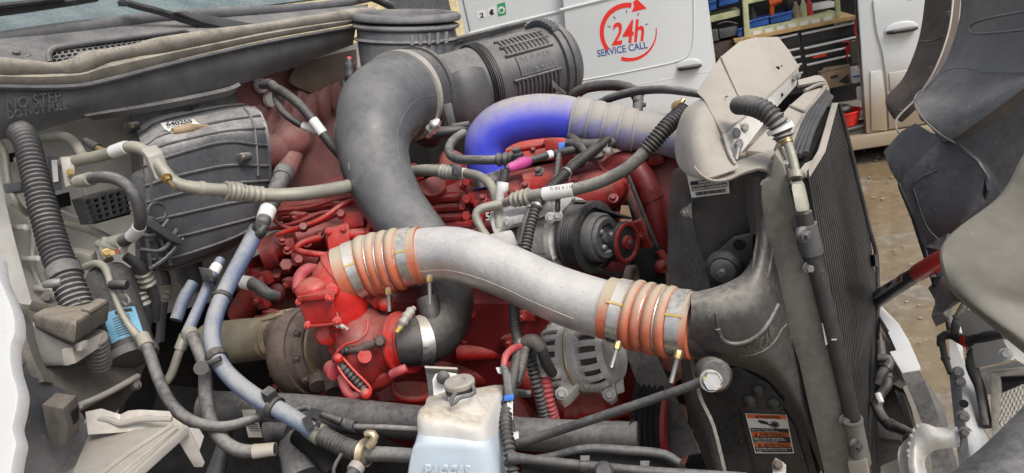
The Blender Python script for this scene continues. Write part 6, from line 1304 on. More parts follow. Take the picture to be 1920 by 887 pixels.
b = MB(); b.lathe(c - AXA * .095, AXA, [(0, .01), (.002, .024), (.028, .026)], 20); b.hexa([(1005, 640, 1.29), (1030, 640, 1.28), (1030, 700, 1.28), (1010, 700, 1.29), (1005, 640, 1.33), (1030, 640, 1.33), (1030, 700, 1.33), (1010, 700, 1.33)]) if False else None; t.p('rear_cap', b, M.black)
b = MB(); b.ball((1040, 697, 1.26), (.016, .014, .014)); b.hexa([(1130, 700, 1.26), (1165, 690, 1.27), (1172, 735, 1.27), (1140, 745, 1.26), (1130, 700, 1.32), (1165, 690, 1.33), (1172, 735, 1.33), (1140, 745, 1.32)]); t.p('boss', b, M.cast, bevel=.004)
b = MB(); b.hexa([(1018, 618, 1.33), (1034, 600, 1.33), (1046, 612, 1.33), (1030, 630, 1.33), (1018, 618, 1.36), (1034, 600, 1.36), (1046, 612, 1.36), (1030, 630, 1.36)]); t.p('regulator', b, M.black, bevel=.004); t.end()
# ------------------------------------------------------------------ hoses round the right of the engine
t, S = pipe('suction_hose', 'dusty grey hose with white label dipping across to the fan shield', 'hose', [(944, 380, 1.42, 8), (990, 369, 1.38, 12), (1040, 361, 1.35, 12), (1090, 352, 1.33, 12), (1140, 335, 1.31, 12), (1185, 308, 1.29, 12), (1222, 270, 1.28, 12), (1250, 238, 1.28, 12), (1285, 205, 1.3, 12)], M.lhose, group='refrigerant hoses',
    bands=[(.06, .16, .003, M.acline, 'crimp', dict(corr=(.012, .002))), (.235, .375, .0012, M.label, 'label'), (.74, 1, .003, M.loom, 'corrugated_sleeve', dict(corr=(.0065, .0014)))])
b = MB(); b.text('II IIII II I III', P(1032, 352, 1.328), P(1074, 347, 1.315), P(1033, 358, 1.326)); t.p('barcode', b, M.ink); t.end()
t, S = pipe('refrigerant_line', 'silver line bending down at the compressor from the grey hose', 'pipe', [(950, 379, 1.42, 8), (920, 386, 1.42, 8), (900, 392, 1.42, 8), (892, 404, 1.42, 8), (900, 425, 1.42, 8), (912, 445, 1.42, 9)], M.acline, group='refrigerant lines', n=None) if False else pipe('refrigerant_line', 'silver line bending down at the compressor from the grey hose', 'pipe', [(950, 379, 1.42, 8), (920, 386, 1.42, 8), (900, 392, 1.42, 8), (892, 404, 1.42, 8), (900, 425, 1.42, 8), (912, 445, 1.42, 9)], M.acline, group='refrigerant lines'); t.end()
t, S = pipe('refrigerant_line', 'thick silver line turning down left of the compressor', 'pipe', [(775, 322, 1.7, 11), (800, 319, 1.66, 11), (845, 323, 1.60, 11), (885, 327, 1.55, 9), (912, 338, 1.5, 9), (926, 358, 1.47, 9), (934, 390, 1.45, 9), (938, 430, 1.43, 10)], M.acline, group='refrigerant lines', bands=[(.28, .42, .003, M.acline, 'crimp', dict(corr=(.012, .002))), (.43, .47, .001, M.label, 'sleeve')])
b = MB(); b.hexa([(846, 308, 1.52), (866, 310, 1.52), (866, 332, 1.52), (848, 330, 1.52), (846, 308, 1.56), (866, 310, 1.56), (866, 332, 1.56), (848, 330, 1.56)]); t.p('clip', b, M.black, bevel=.004); t.end()
t, S = pipe('breather_hose', 'dark grey hose with an elbow plug left of the blue hose', 'hose', [(870, 250, 1.7, 9), (850, 264, 1.66, 9), (842, 282, 1.62, 9), (855, 297, 1.58, 9), (900, 300, 1.55, 9), (945, 299, 1.53, 9), (970, 296, 1.52, 10)], M.hose, bands=[(.85, 1, .003, M.loom, 'elbow', dict(corr=(.014, .002)))])
b = MB(); b.lathe(P(971, 292, 1.5), UP, [(-.012, .012), (.005, .012), (.006, .009), (.014, .009)], 14); t.p('plug', b, M.black); t.end()
t, S = pipe('sensor_plug', 'black and white pressure sensor standing on the silver line', 'sensor', [(947, 318, 1.42, 9), (945, 335, 1.42, 10), (943, 342, 1.42, 10)], M.black)
b = MB(); b.tube([(943, 342, 1.42, 12), (941, 356, 1.42, 12), (938, 360, 1.42, 8), (936, 378, 1.43, 8)], seg=12); t.p('base', b, M.label); t.end()
t, S = pipe('taped_wire', 'magenta tape wrapped wire ending at the pressure sensor', 'wire', [(948, 316, 1.43, 4), (962, 312, 1.44, 7), (980, 305, 1.46, 9), (994, 301, 1.48, 7), (1030, 290, 1.5, 7), (1070, 282, 1.53, 8), (1110, 274, 1.55, 7)], M.loom, bands=[(.02, .30, .0022, M.pink, 'tape'), (.5, .55, .001, M.label, 'label')]); t.end()
for ct, lab, pr in (([(1140, 262, 1.52, 8), (1110, 284, 1.48, 9), (1075, 312, 1.44, 9), (1040, 345, 1.40, 9), (1010, 380, 1.36, 9), (996, 420, 1.34, 9), (985, 470, 1.32, 10)], 'thick corrugated black loom falling across the compressor', (.007, .0014)), ([(1108, 282, 1.5, 6), (1080, 300, 1.47, 6), (1050, 330, 1.43, 6), (1012, 368, 1.38, 6), (990, 400, 1.36, 6), (976, 460, 1.34, 6)], 'thin black loom tied behind the thick corrugated one', None)):
    t, S = pipe('wire_loom', lab, 'wire loom', ct, M.loom, group='wire looms', bands=[(.42, .435, .003, M.zinc, 'cable_tie'), (.74, .755, .003, M.zinc, 'cable_tie')], corr=pr); t.end()
t, S = pipe('wire_loom', 'short upright cable end beside the compressor head', 'wire loom', [(1048, 290, 1.5, 5), (1044, 330, 1.44, 5), (1046, 380, 1.36, 5), (1045, 398, 1.36, 5)], M.loom, group='wire looms'); t.end()
t = T('harness_bundle', 'black taped harness bundle under the blue hose with a blue plug', 'wire harness')
b = MB(); b.tube([(1062, 268, 1.54, 8), (1090, 272, 1.53, 12), (1120, 274, 1.52, 14), (1150, 268, 1.53, 10)]); b.tube([(1068, 255, 1.56, 8), (1080, 266, 1.54, 10), (1100, 290, 1.5, 8)]); b.loft([[(1095, 290, 1.5), (1130, 280, 1.5), (1140, 268, 1.5)], [(1105, 298, 1.49), (1130, 292, 1.49), (1140, 280, 1.5)]], .01, 3, 3); t.p('bundle', b, M.loom)
b = MB(); b.hexa([(1046, 268, 1.54), (1064, 265, 1.54), (1066, 280, 1.54), (1048, 283, 1.54), (1046, 268, 1.58), (1064, 265, 1.58), (1066, 280, 1.58), (1048, 283, 1.58)]); t.p('plug', b, M.connb, bevel=.003)
b = MB(); b.lathe(P(1138, 282, 1.49), TF, [(-.005, .006), (.01, .006)], 8); b.hexbolt((1140, 284, 1.48), tocam((1140, 284, 1.5)), .006); t.p('clip', b, M.zinc); t.end()
t, S = pipe('wire_loom', 'black loom arching behind the blue hose by the filter', 'wire loom', [(1072, 190, 1.9, 11), (1080, 176, 1.88, 11), (1100, 165, 1.86, 10), (1140, 160, 1.84, 10), (1175, 164, 1.8, 10), (1194, 176, 1.76, 10), (1196, 200, 1.72, 10), (1190, 225, 1.7, 10)], M.loom, group='wire looms', bands=[(.68, .72, .004, M.black, 'cable_tie')])
b = MB(); b.tube([(1188, 186, 1.72, 5), (1205, 196, 1.72, 5), (1211, 197, 1.72, 4)], seg=8); t.p('tie_tail', b, M.black); t.end()
t, S = pipe('coolant_vent_hose', 'thin smooth black hose running right into the beige shield', 'hose', [(1118, 196, 1.7, 7), (1150, 182, 1.66, 8), (1190, 172, 1.62, 8), (1230, 168, 1.56, 8), (1270, 170, 1.5, 8), (1330, 180, 1.42, 7)], M.hose); t.end()
# ------------------------------------------------------------------ harness beside the washer tank
t, S = pipe('wire_loom', 'dusty corrugated loom hanging right of the washer tank', 'wire loom', [(964, 560, 1.3, 9), (966, 610, 1.26, 9), (972, 645, 1.22, 9), (966, 690, 1.15, 9), (955, 740, 1.08, 10), (948, 790, 1.03, 11), (955, 840, 1.0, 11), (966, 905, .98, 12)], M.loom, group='wire looms', corr=(.007, .0014), bands=[(.70, .715, .004, M.black, 'cable_tie'), (.93, .94, .003, M.black, 'cable_tie')]); t.end()
t, S = pipe('wire_loom', 'black corrugated loom beside the red one below the alternator', 'wire loom', [(985, 650, 1.24, 9), (998, 690, 1.24, 10), (1010, 735, 1.24, 10), (1024, 790, 1.26, 11)], M.loom, group='wire looms', corr=(.0075, .0016)); t.end()
t, S = pipe('wire_loom', 'dull red corrugated loom below the alternator', 'wire loom', [(1022, 690, 1.26, 9), (1024, 720, 1.25, 11), (1030, 755, 1.25, 11), (1040, 795, 1.27, 11)], M.redwire, group='wire looms', corr=(.0075, .0016), bands=[(0, .16, .0015, M.label, 'sleeve')]); t.end()
t, S = pipe('battery_cable', 'grey cable with brass terminal looping to the alternator', 'wire', [(978, 648, 1.22, 11), (1000, 640, 1.2, 11), (1014, 654, 1.2, 11), (1024, 680, 1.22, 11), (1036, 700, 1.24, 10)], M.hose, bands=[(0, .12, .002, M.label, 'sleeve'), (.12, .4, .003, M.grime, 'terminal_boot')]); t.end()
t, S = pipe('battery_cable', 'pinkish red cable curling into the grey connector', 'wire', [(944, 690, 1.14, 6), (948, 668, 1.15, 7), (960, 655, 1.17, 7), (974, 650, 1.2, 7)], M.redwire); t.end()
t = T('wire_connector', 'grey and blue wire connector strapped beside the tank neck', 'connector')
b = MB(); b.tube([(944, 688, 1.10, 7), (950, 705, 1.08, 8), (952, 720, 1.07, 9), (954, 742, 1.06, 8)], seg=10); b.hexa([(943, 700, 1.06), (958, 700, 1.06), (962, 742, 1.05), (947, 742, 1.05), (943, 700, 1.09), (958, 700, 1.09), (962, 742, 1.08), (947, 742, 1.08)]); t.p('body', b, M.slate, bevel=.003)
b = MB(); b.hexa([(944, 742, 1.045), (963, 738, 1.045), (964, 750, 1.045), (946, 753, 1.045), (944, 742, 1.075), (963, 738, 1.075), (964, 750, 1.075), (946, 753, 1.075)]); t.p('lock', b, M.connb, bevel=.002)
b = MB()
for k in range(3): b.tube([(952 + k * 4, 752, 1.05, 1.6), (954 + k * 3, 775, 1.04, 1.6), (956 + k * 2, 790, 1.04, 1.6)], seg=6)
t.p('wire', b, M.label)
b = MB(); b.tube([(956, 788, 1.035, 6), (960, 812, 1.03, 7)], seg=8); t.p('boot', b, M.black)
b = MB(); b.prism([(930, 690, 1.1), (940, 690, 1.1), (944, 702, 1.1), (934, 700, 1.1)], .006); b.prism([(955, 815, 1.02), (972, 810, 1.02), (973, 822, 1.02), (958, 826, 1.02)], .006); t.p('tag', b, M.label)
b = MB(); b.tube([(966, 735, 1.08, 7), (985, 738, 1.1, 7), (996, 738, 1.1, 7)], seg=10); t.p('branch', b, M.black)
b = MB(); b.tube([(986, 655, 1.2, 8), (976, 690, 1.16, 11), (968, 720, 1.12, 8)], seg=10); t.p('boot', b, M.loom); t.end()
# ------------------------------------------------------------------ washer fluid tank
t = T('washer_tank', 'white plastic washer tank with grey cap and blue fluid inside', 'tank')
def lev(FL, FR, BR, BL, df, db): return [P(*FL, df), P((FL[0] + FR[0]) / 2, (FL[1] + FR[1]) / 2, df - .004), P(*FR, df), P((FR[0] + BR[0]) / 2, (FR[1] + BR[1]) / 2, (df + db) / 2 - .01), P(*BR, db), P((BL[0] + BR[0]) / 2, (BL[1] + BR[1]) / 2, db), P(*BL, db), P((BL[0] + FL[0]) / 2, (BL[1] + FL[1]) / 2, (df + db) / 2)]
L1 = [lev((830, 752), (880, 756), (915, 735), (842, 732), 1.0, 1.06), lev((796, 768), (896, 788), (942, 722), (818, 738), .965, 1.10), lev((786, 776), (900, 796), (946, 728), (808, 742), .955, 1.10), lev((783, 792), (903, 806), (950, 744), (808, 760), .95, 1.10), lev((784, 814), (909, 827), (957, 790), (812, 790), .955, 1.10)]
b = MB(); b.loft(L1, 0, 3, 3, closed=True); up_ = t.p('upper_body', b, M.cream, sharp=50)
L2 = [lev((784, 814.5), (909, 827.5), (957, 790.5), (812, 790.5), .9545, 1.0995), lev((779, 832), (911, 838), (960, 815), (808, 815), .952, 1.10), lev((772, 850), (916, 855), (965, 850), (800, 850), .955, 1.10), lev((762, 915), (926, 915), (972, 910), (790, 910), .968, 1.11)]
b = MB(); b.loft(L2, 0, 3, 3, closed=True); t.p('lower_body', b, M.washer, sharp=50)
b = MB(); b.text('PACCAR', P(798, 869, .946), P(888, 871, .946), P(797, 888, .95), ex=.003, bold=.03); t.p('embossed_lettering', b, M.washer)
b = MB(); b.prism([(812, 742, 1.07), (810, 712, 1.08), (816, 700, 1.085), (835, 697, 1.08), (856, 700, 1.07), (860, 742, 1.06)], .006); ta = t.p('mounting_tab', b, M.label, bevel=.002)
b = MB(); b.lathe(P(831, 708, 1.072), tocam((831, 708, 1.07)), [(0, .010), (.012, .010), (.014, .006)], 16); t.p('bolt', b, M.black, ta)
nk = P(872, 770, 1.0); tp = P(862, 722, 1.0); b = MB(); b.lathe(nk, tp - nk, [(-.015, .034), (-.004, .029), (.008, .0215), (.016, .0195), ((tp - nk).length, .019)], 30); t.p('neck', b, M.cream)
cx_ = (tp - nk).normalized(); cx_ = (cx_ + tocam(tp) * .25).normalized(); b = MB(); b.lathe(tp - cx_ * .004, cx_, [(-.010, .019), (-.009, .020), (.002, .020), (.004, .0215), (.009, .0215), (.0115, .0195), (.0115, .0095), (.009, .0085), (.009, 0)], 36); ca = t.p('cap', b, M.beige)
b = MB(); b.lathe(tp - cx_ * .006, cx_, [(-.002, .021), (.005, .021)], 36); t.p('gasket', b, M.black, ca)
b = MB(); b.tube([(886, 724, .985, 4), (890, 735, .975, 4), (878, 742, .965, 4), (862, 746, .965, 4), (852, 756, .96, 4), (846, 760, .96, 4), (846, 750, .962, 4), (856, 735, .965, 4)], seg=8); t.p('strap', b, M.slate, ca)
t.end()
t = T('tank_bracket', 'black metal bracket plate behind the washer tank', 'bracket')
b = MB(); b.prism([(797, 690, 1.14), (858, 690, 1.14), (858, 700, 1.14), (842, 702, 1.14), (812, 770, 1.12), (784, 800, 1.12), (782, 790, 1.12), (804, 745, 1.13)], .01); t.p('plate', b, M.black, bevel=.002)
b = MB(); b.prism([(796, 686, 1.13), (857, 689, 1.13), (858, 693, 1.128), (797, 690, 1.128)], .03); t.p('edge', b, M.bracket); t.end()
# ================================================================== radiator stack and shields
def sd(u, v, o=0.0): return SD(u, v, o)
def sdl(pts, o): return [SD(u, v, o) for u, v in pts]
t = T('recirculation_shield', 'beige dust covered bent sheet shield on top of the radiator', 'shield')
b = MB(); b.loft([[(1318, 183, 1.150), (1320, 186, 1.130), (1324, 190, 1.120)], [(1284, 205, 1.130), (1310, 215, 1.080), (1342, 222, 1.080)], [(1267, 252, 1.110), (1305, 258, 1.040), (1354, 255, 1.050)], [(1268, 300, 1.080), (1312, 298, 1.010), (1370, 285, 1.010)], [(1286, 326, 1.040), (1322, 330, 0.990), (1384, 312, 0.990)], [(1302, 332, 1.020), (1330, 337, 0.990), (1380, 318, 0.990)]], .004, 4, 4); t.p('left_lobe', b, M.beige)
cols = [[(1306, 172, 1.170), (1320, 186, 1.120), (1357, 253, 1.040)], [(1350, 108, 1.270), (1377, 163, 1.180), (1402, 213, 1.110)], [(1386, 78, 1.370), (1412, 128, 1.290), (1440, 180, 1.220)], [(1416, 70, 1.410), (1440, 102, 1.360), (1466, 154, 1.300)], [(1459, 69, 1.510), (1479, 94, 1.480), (1498, 124, 1.430)]]
b = MB(); b.loft(cols, .003, 2, 3, smooth=False); t.p('upper_sheet', b, M.beige, sharp=12)
b = MB(); b.prism([(1357, 254, 1.036), (1402, 214, 1.106), (1440, 181, 1.216), (1498, 125, 1.430), (1493, 160, 1.430), (1470, 186, 1.350), (1452, 206, 1.250), (1392, 284, 1.050), (1377, 306, 1.000)], .003); fl_ = t.p('flange', b, M.sheetw)
b = MB(); b.tube([(1355, 250, 1.035, 2), (1402, 213, 1.102, 2), (1440, 180, 1.212, 2), (1498, 124, 1.425, 2)], seg=6); b.tube([(1357, 252, 1.034, 3), (1368, 290, 1.000, 3), (1378, 308, 0.990, 3)], seg=6); b.tube([(1352, 106, 1.268, 1.6), (1377, 162, 1.178, 1.6), (1401, 212, 1.108, 1.6)], seg=6); t.p('folded_edge', b, M.beige)
b = MB()
for u, v, d in ((1467, 148, 1.340), (1465, 178, 1.330), (1446, 198, 1.240), (1458, 128, 1.350)): b.lathe(P(u, v, d - .012), tocam((u, v, d)), [(0, .0038), (.002, .0038)], 10)
t.p('slot', b, M.deep, fl_)
for u, v, d, m_ in ((1394, 239, 1.090, M.zinc), (1379, 250, 1.050, M.zinc), (1486, 146, 1.400, M.zinc), (1494, 142, 1.410, M.zinc), (1383, 270, 1.030, M.zinc)):
    b = MB(); b.hexbolt((u, v, d - .012), tocam((u, v, d)) + TF * .5, .0085, .010); t.p('bolt', b, m_, fl_)
b = MB(); b.tube([(1386, 268, 1.020, 5), (1384, 282, 1.010, 5), (1380, 300, 1.000, 4)], seg=8); t.p('clip', b, M.zinc, fl_)
b = MB()
for u, v, d in ((1362, 182, 1.140), (1393, 185, 1.130), (1464, 125, 1.370)): b.tube([(u - 3, v + 1, d - .01, 1.2), (u + 3, v - 2, d - .01, 1.2)], seg=6)
t.p('slit', b, M.deep); t.end()
b = MB(); b.loft([[(1366, 300, 1.085), (1410, 284, 1.085), (1448, 280, 1.10)], [(1350, 318, 1.06), (1408, 306, 1.065), (1458, 302, 1.07)], [(1310, 333, 1.055), (1340, 338, 1.05), (1364, 336, 1.05)]], .01, 2, 2, smooth=False) if False else None
t = T('radiator_channel', 'long beige dusty side channel running down the radiator edge', 'channel')
S_c = [(1301, 312), (1314, 327), (1335, 338), (1364, 336), (1393, 323), (1422, 315), (1436, 318), (1445, 325)]
b = MB(); b.prism([P(1301, 312, 1.02)] + [P(u, v, .99) for u, v in S_c[1:]] + [P(1470, 318, .985), P(1455, 282, 1.03), P(1440, 281, 1.05), P(1376, 304, 1.02)], .004); t.p('top_flange', b, M.beige)
b = MB(); b.tube([(u, v, .988, 2.5) for u, v in S_c] + [(1443, 334, .988, 2.5), (1433, 338, .988, 2.5), (1427, 347, .988, 2.5)], seg=8); t.p('rolled_edge', b, M.beige)
face = [(1445, 324), (1444, 334), (1433, 338), (1426, 347), (1427, 381), (1433, 424), (1431, 453), (1440, 496), (1454, 547), (1469, 600), (1477, 621), (1498, 684), (1518, 774), (1548, 900), (1602, 900), (1567, 694), (1537, 580), (1520, 511), (1501, 475), (1487, 424), (1494, 403), (1480, 349), (1469, 309), (1452, 284)]
b = MB(); b.prism(sdl(face, .02), .045); t.p('face', b, M.channel, bevel=.004)
for u, v in ((1583, 785), (1516, 500)):
    b = MB(); b.hexbolt(sd(u, v, .024), -TL + TF * .5, .009, .012); t.p('bolt', b, M.zinc)
b = MB(); b.prism(sdl([(1484, 414), (1494, 405), (1502, 440), (1508, 470), (1502, 478), (1492, 440)], .026), .02); t.p('gusset', b, M.slate); t.end()
t = T('hose_bracket', 'beige folded tab bolted on top of the channel', 'bracket')
b = MB(); b.prism([(1448, 292, .98), (1458, 280, .985), (1468, 282, .985), (1470, 312, .975), (1462, 318, .975), (1458, 300, .978)], .01); t.p('tab', b, M.beige, bevel=.002)
b = MB(); b.hexbolt((1468, 309, .97), TF, .010); t.p('bolt', b, M.zinc); t.end()
t = T('fan_shroud', 'black dusty fan shroud with curved flange left of the radiator', 'fan shroud')
b = MB(); b.loft([[(1276, 312, 1.18), (1280, 314, 1.14), (1288, 318, 1.10)], [(1258, 330, 1.24), (1275, 345, 1.18), (1292, 368, 1.14)], [(1254, 400, 1.25), (1278, 415, 1.18), (1302, 425, 1.14)], [(1252, 480, 1.25), (1285, 490, 1.18), (1316, 475, 1.14)], [(1254, 545, 1.24), (1290, 550, 1.18), (1334, 548, 1.13)]], .006, 4, 4); t.p('flange', b, M.tank)
b = MB(); b.prism(sdl([(1284, 312), (1452, 300), (1452, 440), (1434, 450), (1420, 480), (1334, 546), (1326, 530), (1312, 466), (1300, 410), (1290, 360)], -.05), .04); pn_ = t.p('side_panel', b, M.panel, bevel=.004)
b = MB(); b.loft([[sd(1395, 330, -.03), sd(1412, 330, -.01), sd(1430, 345, 0)], [sd(1400, 390, -.03), sd(1416, 390, -.005), sd(1430, 390, 0)], [sd(1408, 440, -.03), sd(1420, 440, -.005), sd(1436, 440, 0)]], .02, 4, 4); t.p('corner', b, M.tank)
# lower part
b = MB(); b.loft([[(1276, 668, 1.22), (1282, 672, 1.15), (1292, 672, 1.11)], [(1282, 740, 1.2), (1295, 745, 1.13), (1310, 745, 1.10)], [(1298, 800, 1.18), (1316, 806, 1.11), (1335, 800, 1.08)], [(1330, 895, 1.14), (1345, 900, 1.08), (1360, 900, 1.06)]], .006, 4, 4); t.p('lower_flange', b, M.tank)
lower = [(1280, 664), (1340, 640), (1420, 640), (1475, 720), (1505, 780), (1536, 905), (1345, 905), (1318, 838), (1300, 780), (1286, 710)]
b = MB(); b.prism(sdl(lower, -.055), .04); lp_ = t.p('lower_panel', b, M.panel, bevel=.004)
b = MB(); b.prism(sdl([(1386, 764), (1470, 770), (1490, 800), (1522, 905), (1420, 905)], -.049), .004); t.p('inset_panel', b, M.panel, lp_, bevel=.0015)
b = MB(); b.prism(sdl([(1320, 700), (1385, 690), (1440, 720), (1470, 755), (1468, 770), (1386, 762), (1345, 745)], -.046), .006); pl_ = t.p('mount_plate', b, M.panel, lp_, bevel=.002)
b = MB()
for u, v in ((1422, 732), (1406, 752), (1452, 757)): b.lathe(sd(u, v, -.046), -TL, [(0, .011), (.004, .011), (.009, .006), (.010, 0)], 16)
t.p('rivet', b, M.panel, pl_)
b = MB(); b.tube([sd(1470, 872, -.02) if False else (1462, 880, .96, 12), (1458, 866, .96, 12), (1460, 862, .96, 8)], seg=12); b.hexa([(1448, 872, .955), (1474, 870, .955), (1474, 905, .95), (1450, 905, .95), (1448, 872, .99), (1474, 870, .99), (1474, 905, .99), (1450, 905, .99)]); ck = t.p('drain_cock', b, M.bracket, bevel=.003)
b = MB(); b.hexbolt((1458, 872, .95), tocam((1458, 872, .95)), .007); t.p('bolt', b, M.rust, ck)
b = MB(); b.hexbolt(sd(1286, 398, .01), TL * -1 - TF, .008); b.prism(sdl([(1286, 390), (1296, 380), (1298, 410), (1288, 402)], -.03), .01); t.p('clip', b, M.zinc)
b = MB(); b.hexbolt(sd(1280, 399, .012), TL * -1 - TF, .006); t.p('rusty_nut', b, M.rust)
t.end()
t = T('charge_cooler_tank', 'black dusty flared charge cooler tank embossed on its side', 'cooler tank')
TE = [((1296, 549), (1296, 673), .062, .105), ((1345, 537), (1346, 680), .05, .11), ((1388, 516), (1400, 692), .03, .10), ((1412, 480), (1442, 714), .012, .085), ((1422, 430), (1478, 752), .0, .06), ((1430, 385), (1508, 805), -.01, .03), ((1446, 360), (1548, 905), -.03, .0)]
rows = []
for (a, c_, oe, om) in TE:
    r = []
    for k in range(9):
        y = k / 8; o_ = oe + (om - oe) * max(0, 1 - (2 * y - 1) ** 2) ** .5; bow = math.sin(math.pi * y) * 10 if a[0] > 1380 else 0
        r.append(SD(a[0] * (1 - y) + c_[0] * y, a[1] * (1 - y) + c_[1] * y, o_))
    rows.append(r)
def tkp(x, y, lift=0.0):          # on the skin of the tank
    q_ = _cr([_cr(r, y) for r in rows], x); return q_ - TL * lift
b = MB(); b.loft(rows, .02, 3, 5); b.tube([P(1280, 606, 1.075) and (1284, 607, 1.072, 55), (1305, 611, 1.068, 57), (1350, 612, 1.07, 58)], seg=36); tk = t.p('tank', b, M.tank, sharp=70)
b = MB(); b.tube([(tkp(x, y, .001), .0035) for x, y in ((.17, .55), (.20, .70), (.26, .74), (.36, .70), (.50, .60), (.62, .52), (.78, .45))], seg=8); b.tube([(tkp(x, y, .0), .002) for x, y in ((.16, .35), (.165, .5), (.18, .66))], seg=8); t.p('moulded_rib', b, M.tank, tk, sharp=80)
tm = MB(); tm.text('PACCAR', Vector((0, 1, 0)), Vector((1, 1, 0)), Vector((0, 0, 0)), lift=0, ex=0, bold=.01)
b = MB()
for v in tm.v: b.v.append(tkp(.30 + .34 * v.x, .86 - .22 * v.x - .10 * v.y, .006))
b.v += [x + TL * .006 for x in b.v]; n_ = len(tm.v); b.f = list(tm.f) + [tuple(i + n_ for i in f) for f in tm.f]
t.p('embossed_lettering', b, M.channel, tk)
b = MB(); b.tube([(tkp(x, y, .0005), .0014) for x, y in ((.30, .88), (.45, .79), (.6, .68), (.75, .58), (.86, .52))], seg=6); t.p('underline', b, M.tank, tk); t.end()
t = T('upper_mount', 'black radiator mount with rubber isolator and centre bolt', 'mount')
b = MB(); b.prism(sdl([(1326, 490), (1374, 446), (1412, 438), (1412, 480), (1398, 510), (1370, 535), (1340, 545), (1330, 530)], -.028), .008); t.p('plate', b, M.panel, bevel=.002)
b = MB(); b.lathe(sd(1386, 459, -.028), -TL, [(0, .009), (.0015, .009)], 18); t.p('hole', b, M.deep)
cc = sd(1360, 500, -.03); b = MB(); b.lathe(cc, -TL, [(0, .028), (.010, .028), (.016, .022), (.016, .017), (.012, .016)], 32); t.p('isolator', b, M.rub)
b = MB(); b.lathe(cc, -TL, [(.008, .019), (.018, .019), (.02, .016)], 28); b.hexbolt(cc - TL * .018, -TL, .0105, .013); t.p('bolt', b, M.slate); t.end()
t = T('stay_mount', 'rubber bushed stay rod end with silver hex bolt and yellow mark', 'mount')
cc = P(1338, 702, 1.0); dn = (tocam(cc) + TF * .1 - UP * .1).normalized(); b = MB(); b.lathe(cc - dn * .045, dn, [(0, .022), (.06, .023), (.066, .019)], 28); b.tube([(1306, 718, .985, 9), (1322, 714, .975, 10)]); t.p('bushing', b, M.panel)
b = MB(); b.lathe(P(1333, 714, .955), dn, [(-.02, .0135), (0, .0145), (.002, .0145)], 24); b.hexbolt(P(1333, 714, .953), dn, .021, .02, False); bi = t.p('bolt', b, M.steel)
q_ = P(1333, 714, .953) + dn * .0175; sx = dn.cross(UP).normalized(); sy = sx.cross(dn)
b = MB(); b.prism([q_ - sx * .010 - sy * .006, q_ - sx * .008 - sy * .009, q_ + sx * .011 + sy * .006, q_ + sx * .009 + sy * .009], .001); t.p('paint_mark', b, M.yellow, bi); t.end()
# warning label
t = T('warning_label', 'orange and white warning label low on the black shroud', 'label')
LB = [(1397, 775), (1475, 778), (1489, 850), (1416, 850)]
def lb(x, y, o): 
    a, b_, c_, d_ = LB
    return SD((a[0] * (1 - x) + b_[0] * x) * (1 - y) + (d_[0] * (1 - x) + c_[0] * x) * y, (a[1] * (1 - x) + b_[1] * x) * (1 - y) + (d_[1] * (1 - x) + c_[1] * x) * y, o)
def lq(x0, y0, x1, y1, o, m_, name, par): b = MB(); b.prism([lb(x0, y0, o), lb(x1, y0, o), lb(x1, y1, o), lb(x0, y1, o)], .0006); return t.p(name, b, m_, par)
OB = -.047
bs = lq(0, 0, 1, 1, OB, M.label, 'backing', None)
lq(.03, .02, .97, .12, OB + .001, M.lorange, 'band', bs); lq(.03, .47, .97, .575, OB + .001, M.lorange, 'band', bs); lq(.03, .735, .97, .84, OB + .001, M.lorange, 'band', bs)
lq(.03, .37, .97, .465, OB + .001, M.ink, 'text_block', bs); lq(.03, .58, .97, .73, OB + .001, M.ink, 'text_block', bs); lq(.03, .845, .97, .975, OB + .001, M.ink, 'text_block', bs)
def lt(s_, x0, y0, x1, y1, m_, bold=.02): b = MB(); b.text(s_, lb(x0, y0, OB + .0012), lb(x1, y0, OB + .0012), lb(x0, y1, OB + .0012), bold=bold, lift=.0003, ex=.0002); t.p('lettering', b, m_, bs)
lt('WARNING', .33, .035, .82, .11, M.ink); lt('AVERTISSEMENT', .22, .485, .95, .565, M.ink); lt('ADVERTENCIA', .27, .75, .93, .83, M.ink)
lt('Keep clear of engine fan.', .06, .385, .62, .41, M.label, .01); lt('Fan may start without warning.', .06, .425, .72, .455, M.label, .01)
lt("Rester a l'ecart du ventilateur de", .06, .595, .80, .63, M.label, .01); lt('moteur. Celui-ci peut se mettre', .06, .64, .84, .675, M.label, .01); lt('soudainement en marche.', .06, .69, .66, .72, M.label, .01)
lt('Mantengase alejado del ventilador del', .06, .855, .94, .89, M.label, .01); lt('motor. Puede arrancar sin previo', .06, .90, .84, .93, M.label, .01); lt('aviso.', .06, .94, .2, .97, M.label, .01)
b = MB()
for x0, y0 in ((.27, .035), (.14, .487), (.17, .752)): b.prism([lb(x0, y0, OB + .0016), lb(x0 + .045, y0 + .075, OB + .0016), lb(x0 - .045, y0 + .075, OB + .0016)], .0004)
b.prism([lb(x, y, OB + .0018) for x, y in ((.28, .16), (.45, .19), (.52, .23), (.50, .27), (.40, .26), (.34, .25), (.27, .21))], .0004)
for k in range(8):
    a = k * math.pi / 4; x, y = .66, .27; ca_, sa_ = math.cos(a), math.sin(a); r_ = .115
    b.prism([lb(x - sa_ * .012, y + ca_ * .012, OB + .0018), lb(x + ca_ * r_ - sa_ * .03, y + sa_ * r_ * .8 + ca_ * .022, OB + .0018), lb(x + ca_ * r_ + sa_ * .01, y + sa_ * r_ * .8 - ca_ * .012, OB + .0018), lb(x + sa_ * .012, y - ca_ * .012, OB + .0018)], .0004)
b.prism([lb(.44, .255, OB + .0018), lb(.5, .25, OB + .0018), lb(.58, .3, OB + .0018), (lb(.55, .31, OB + .0018))], .0004)
t.p('pictogram', b, M.ink, bs); t.end()
t = T('belt_label', 'white engine belt routing label with a barcode below the shield', 'label')
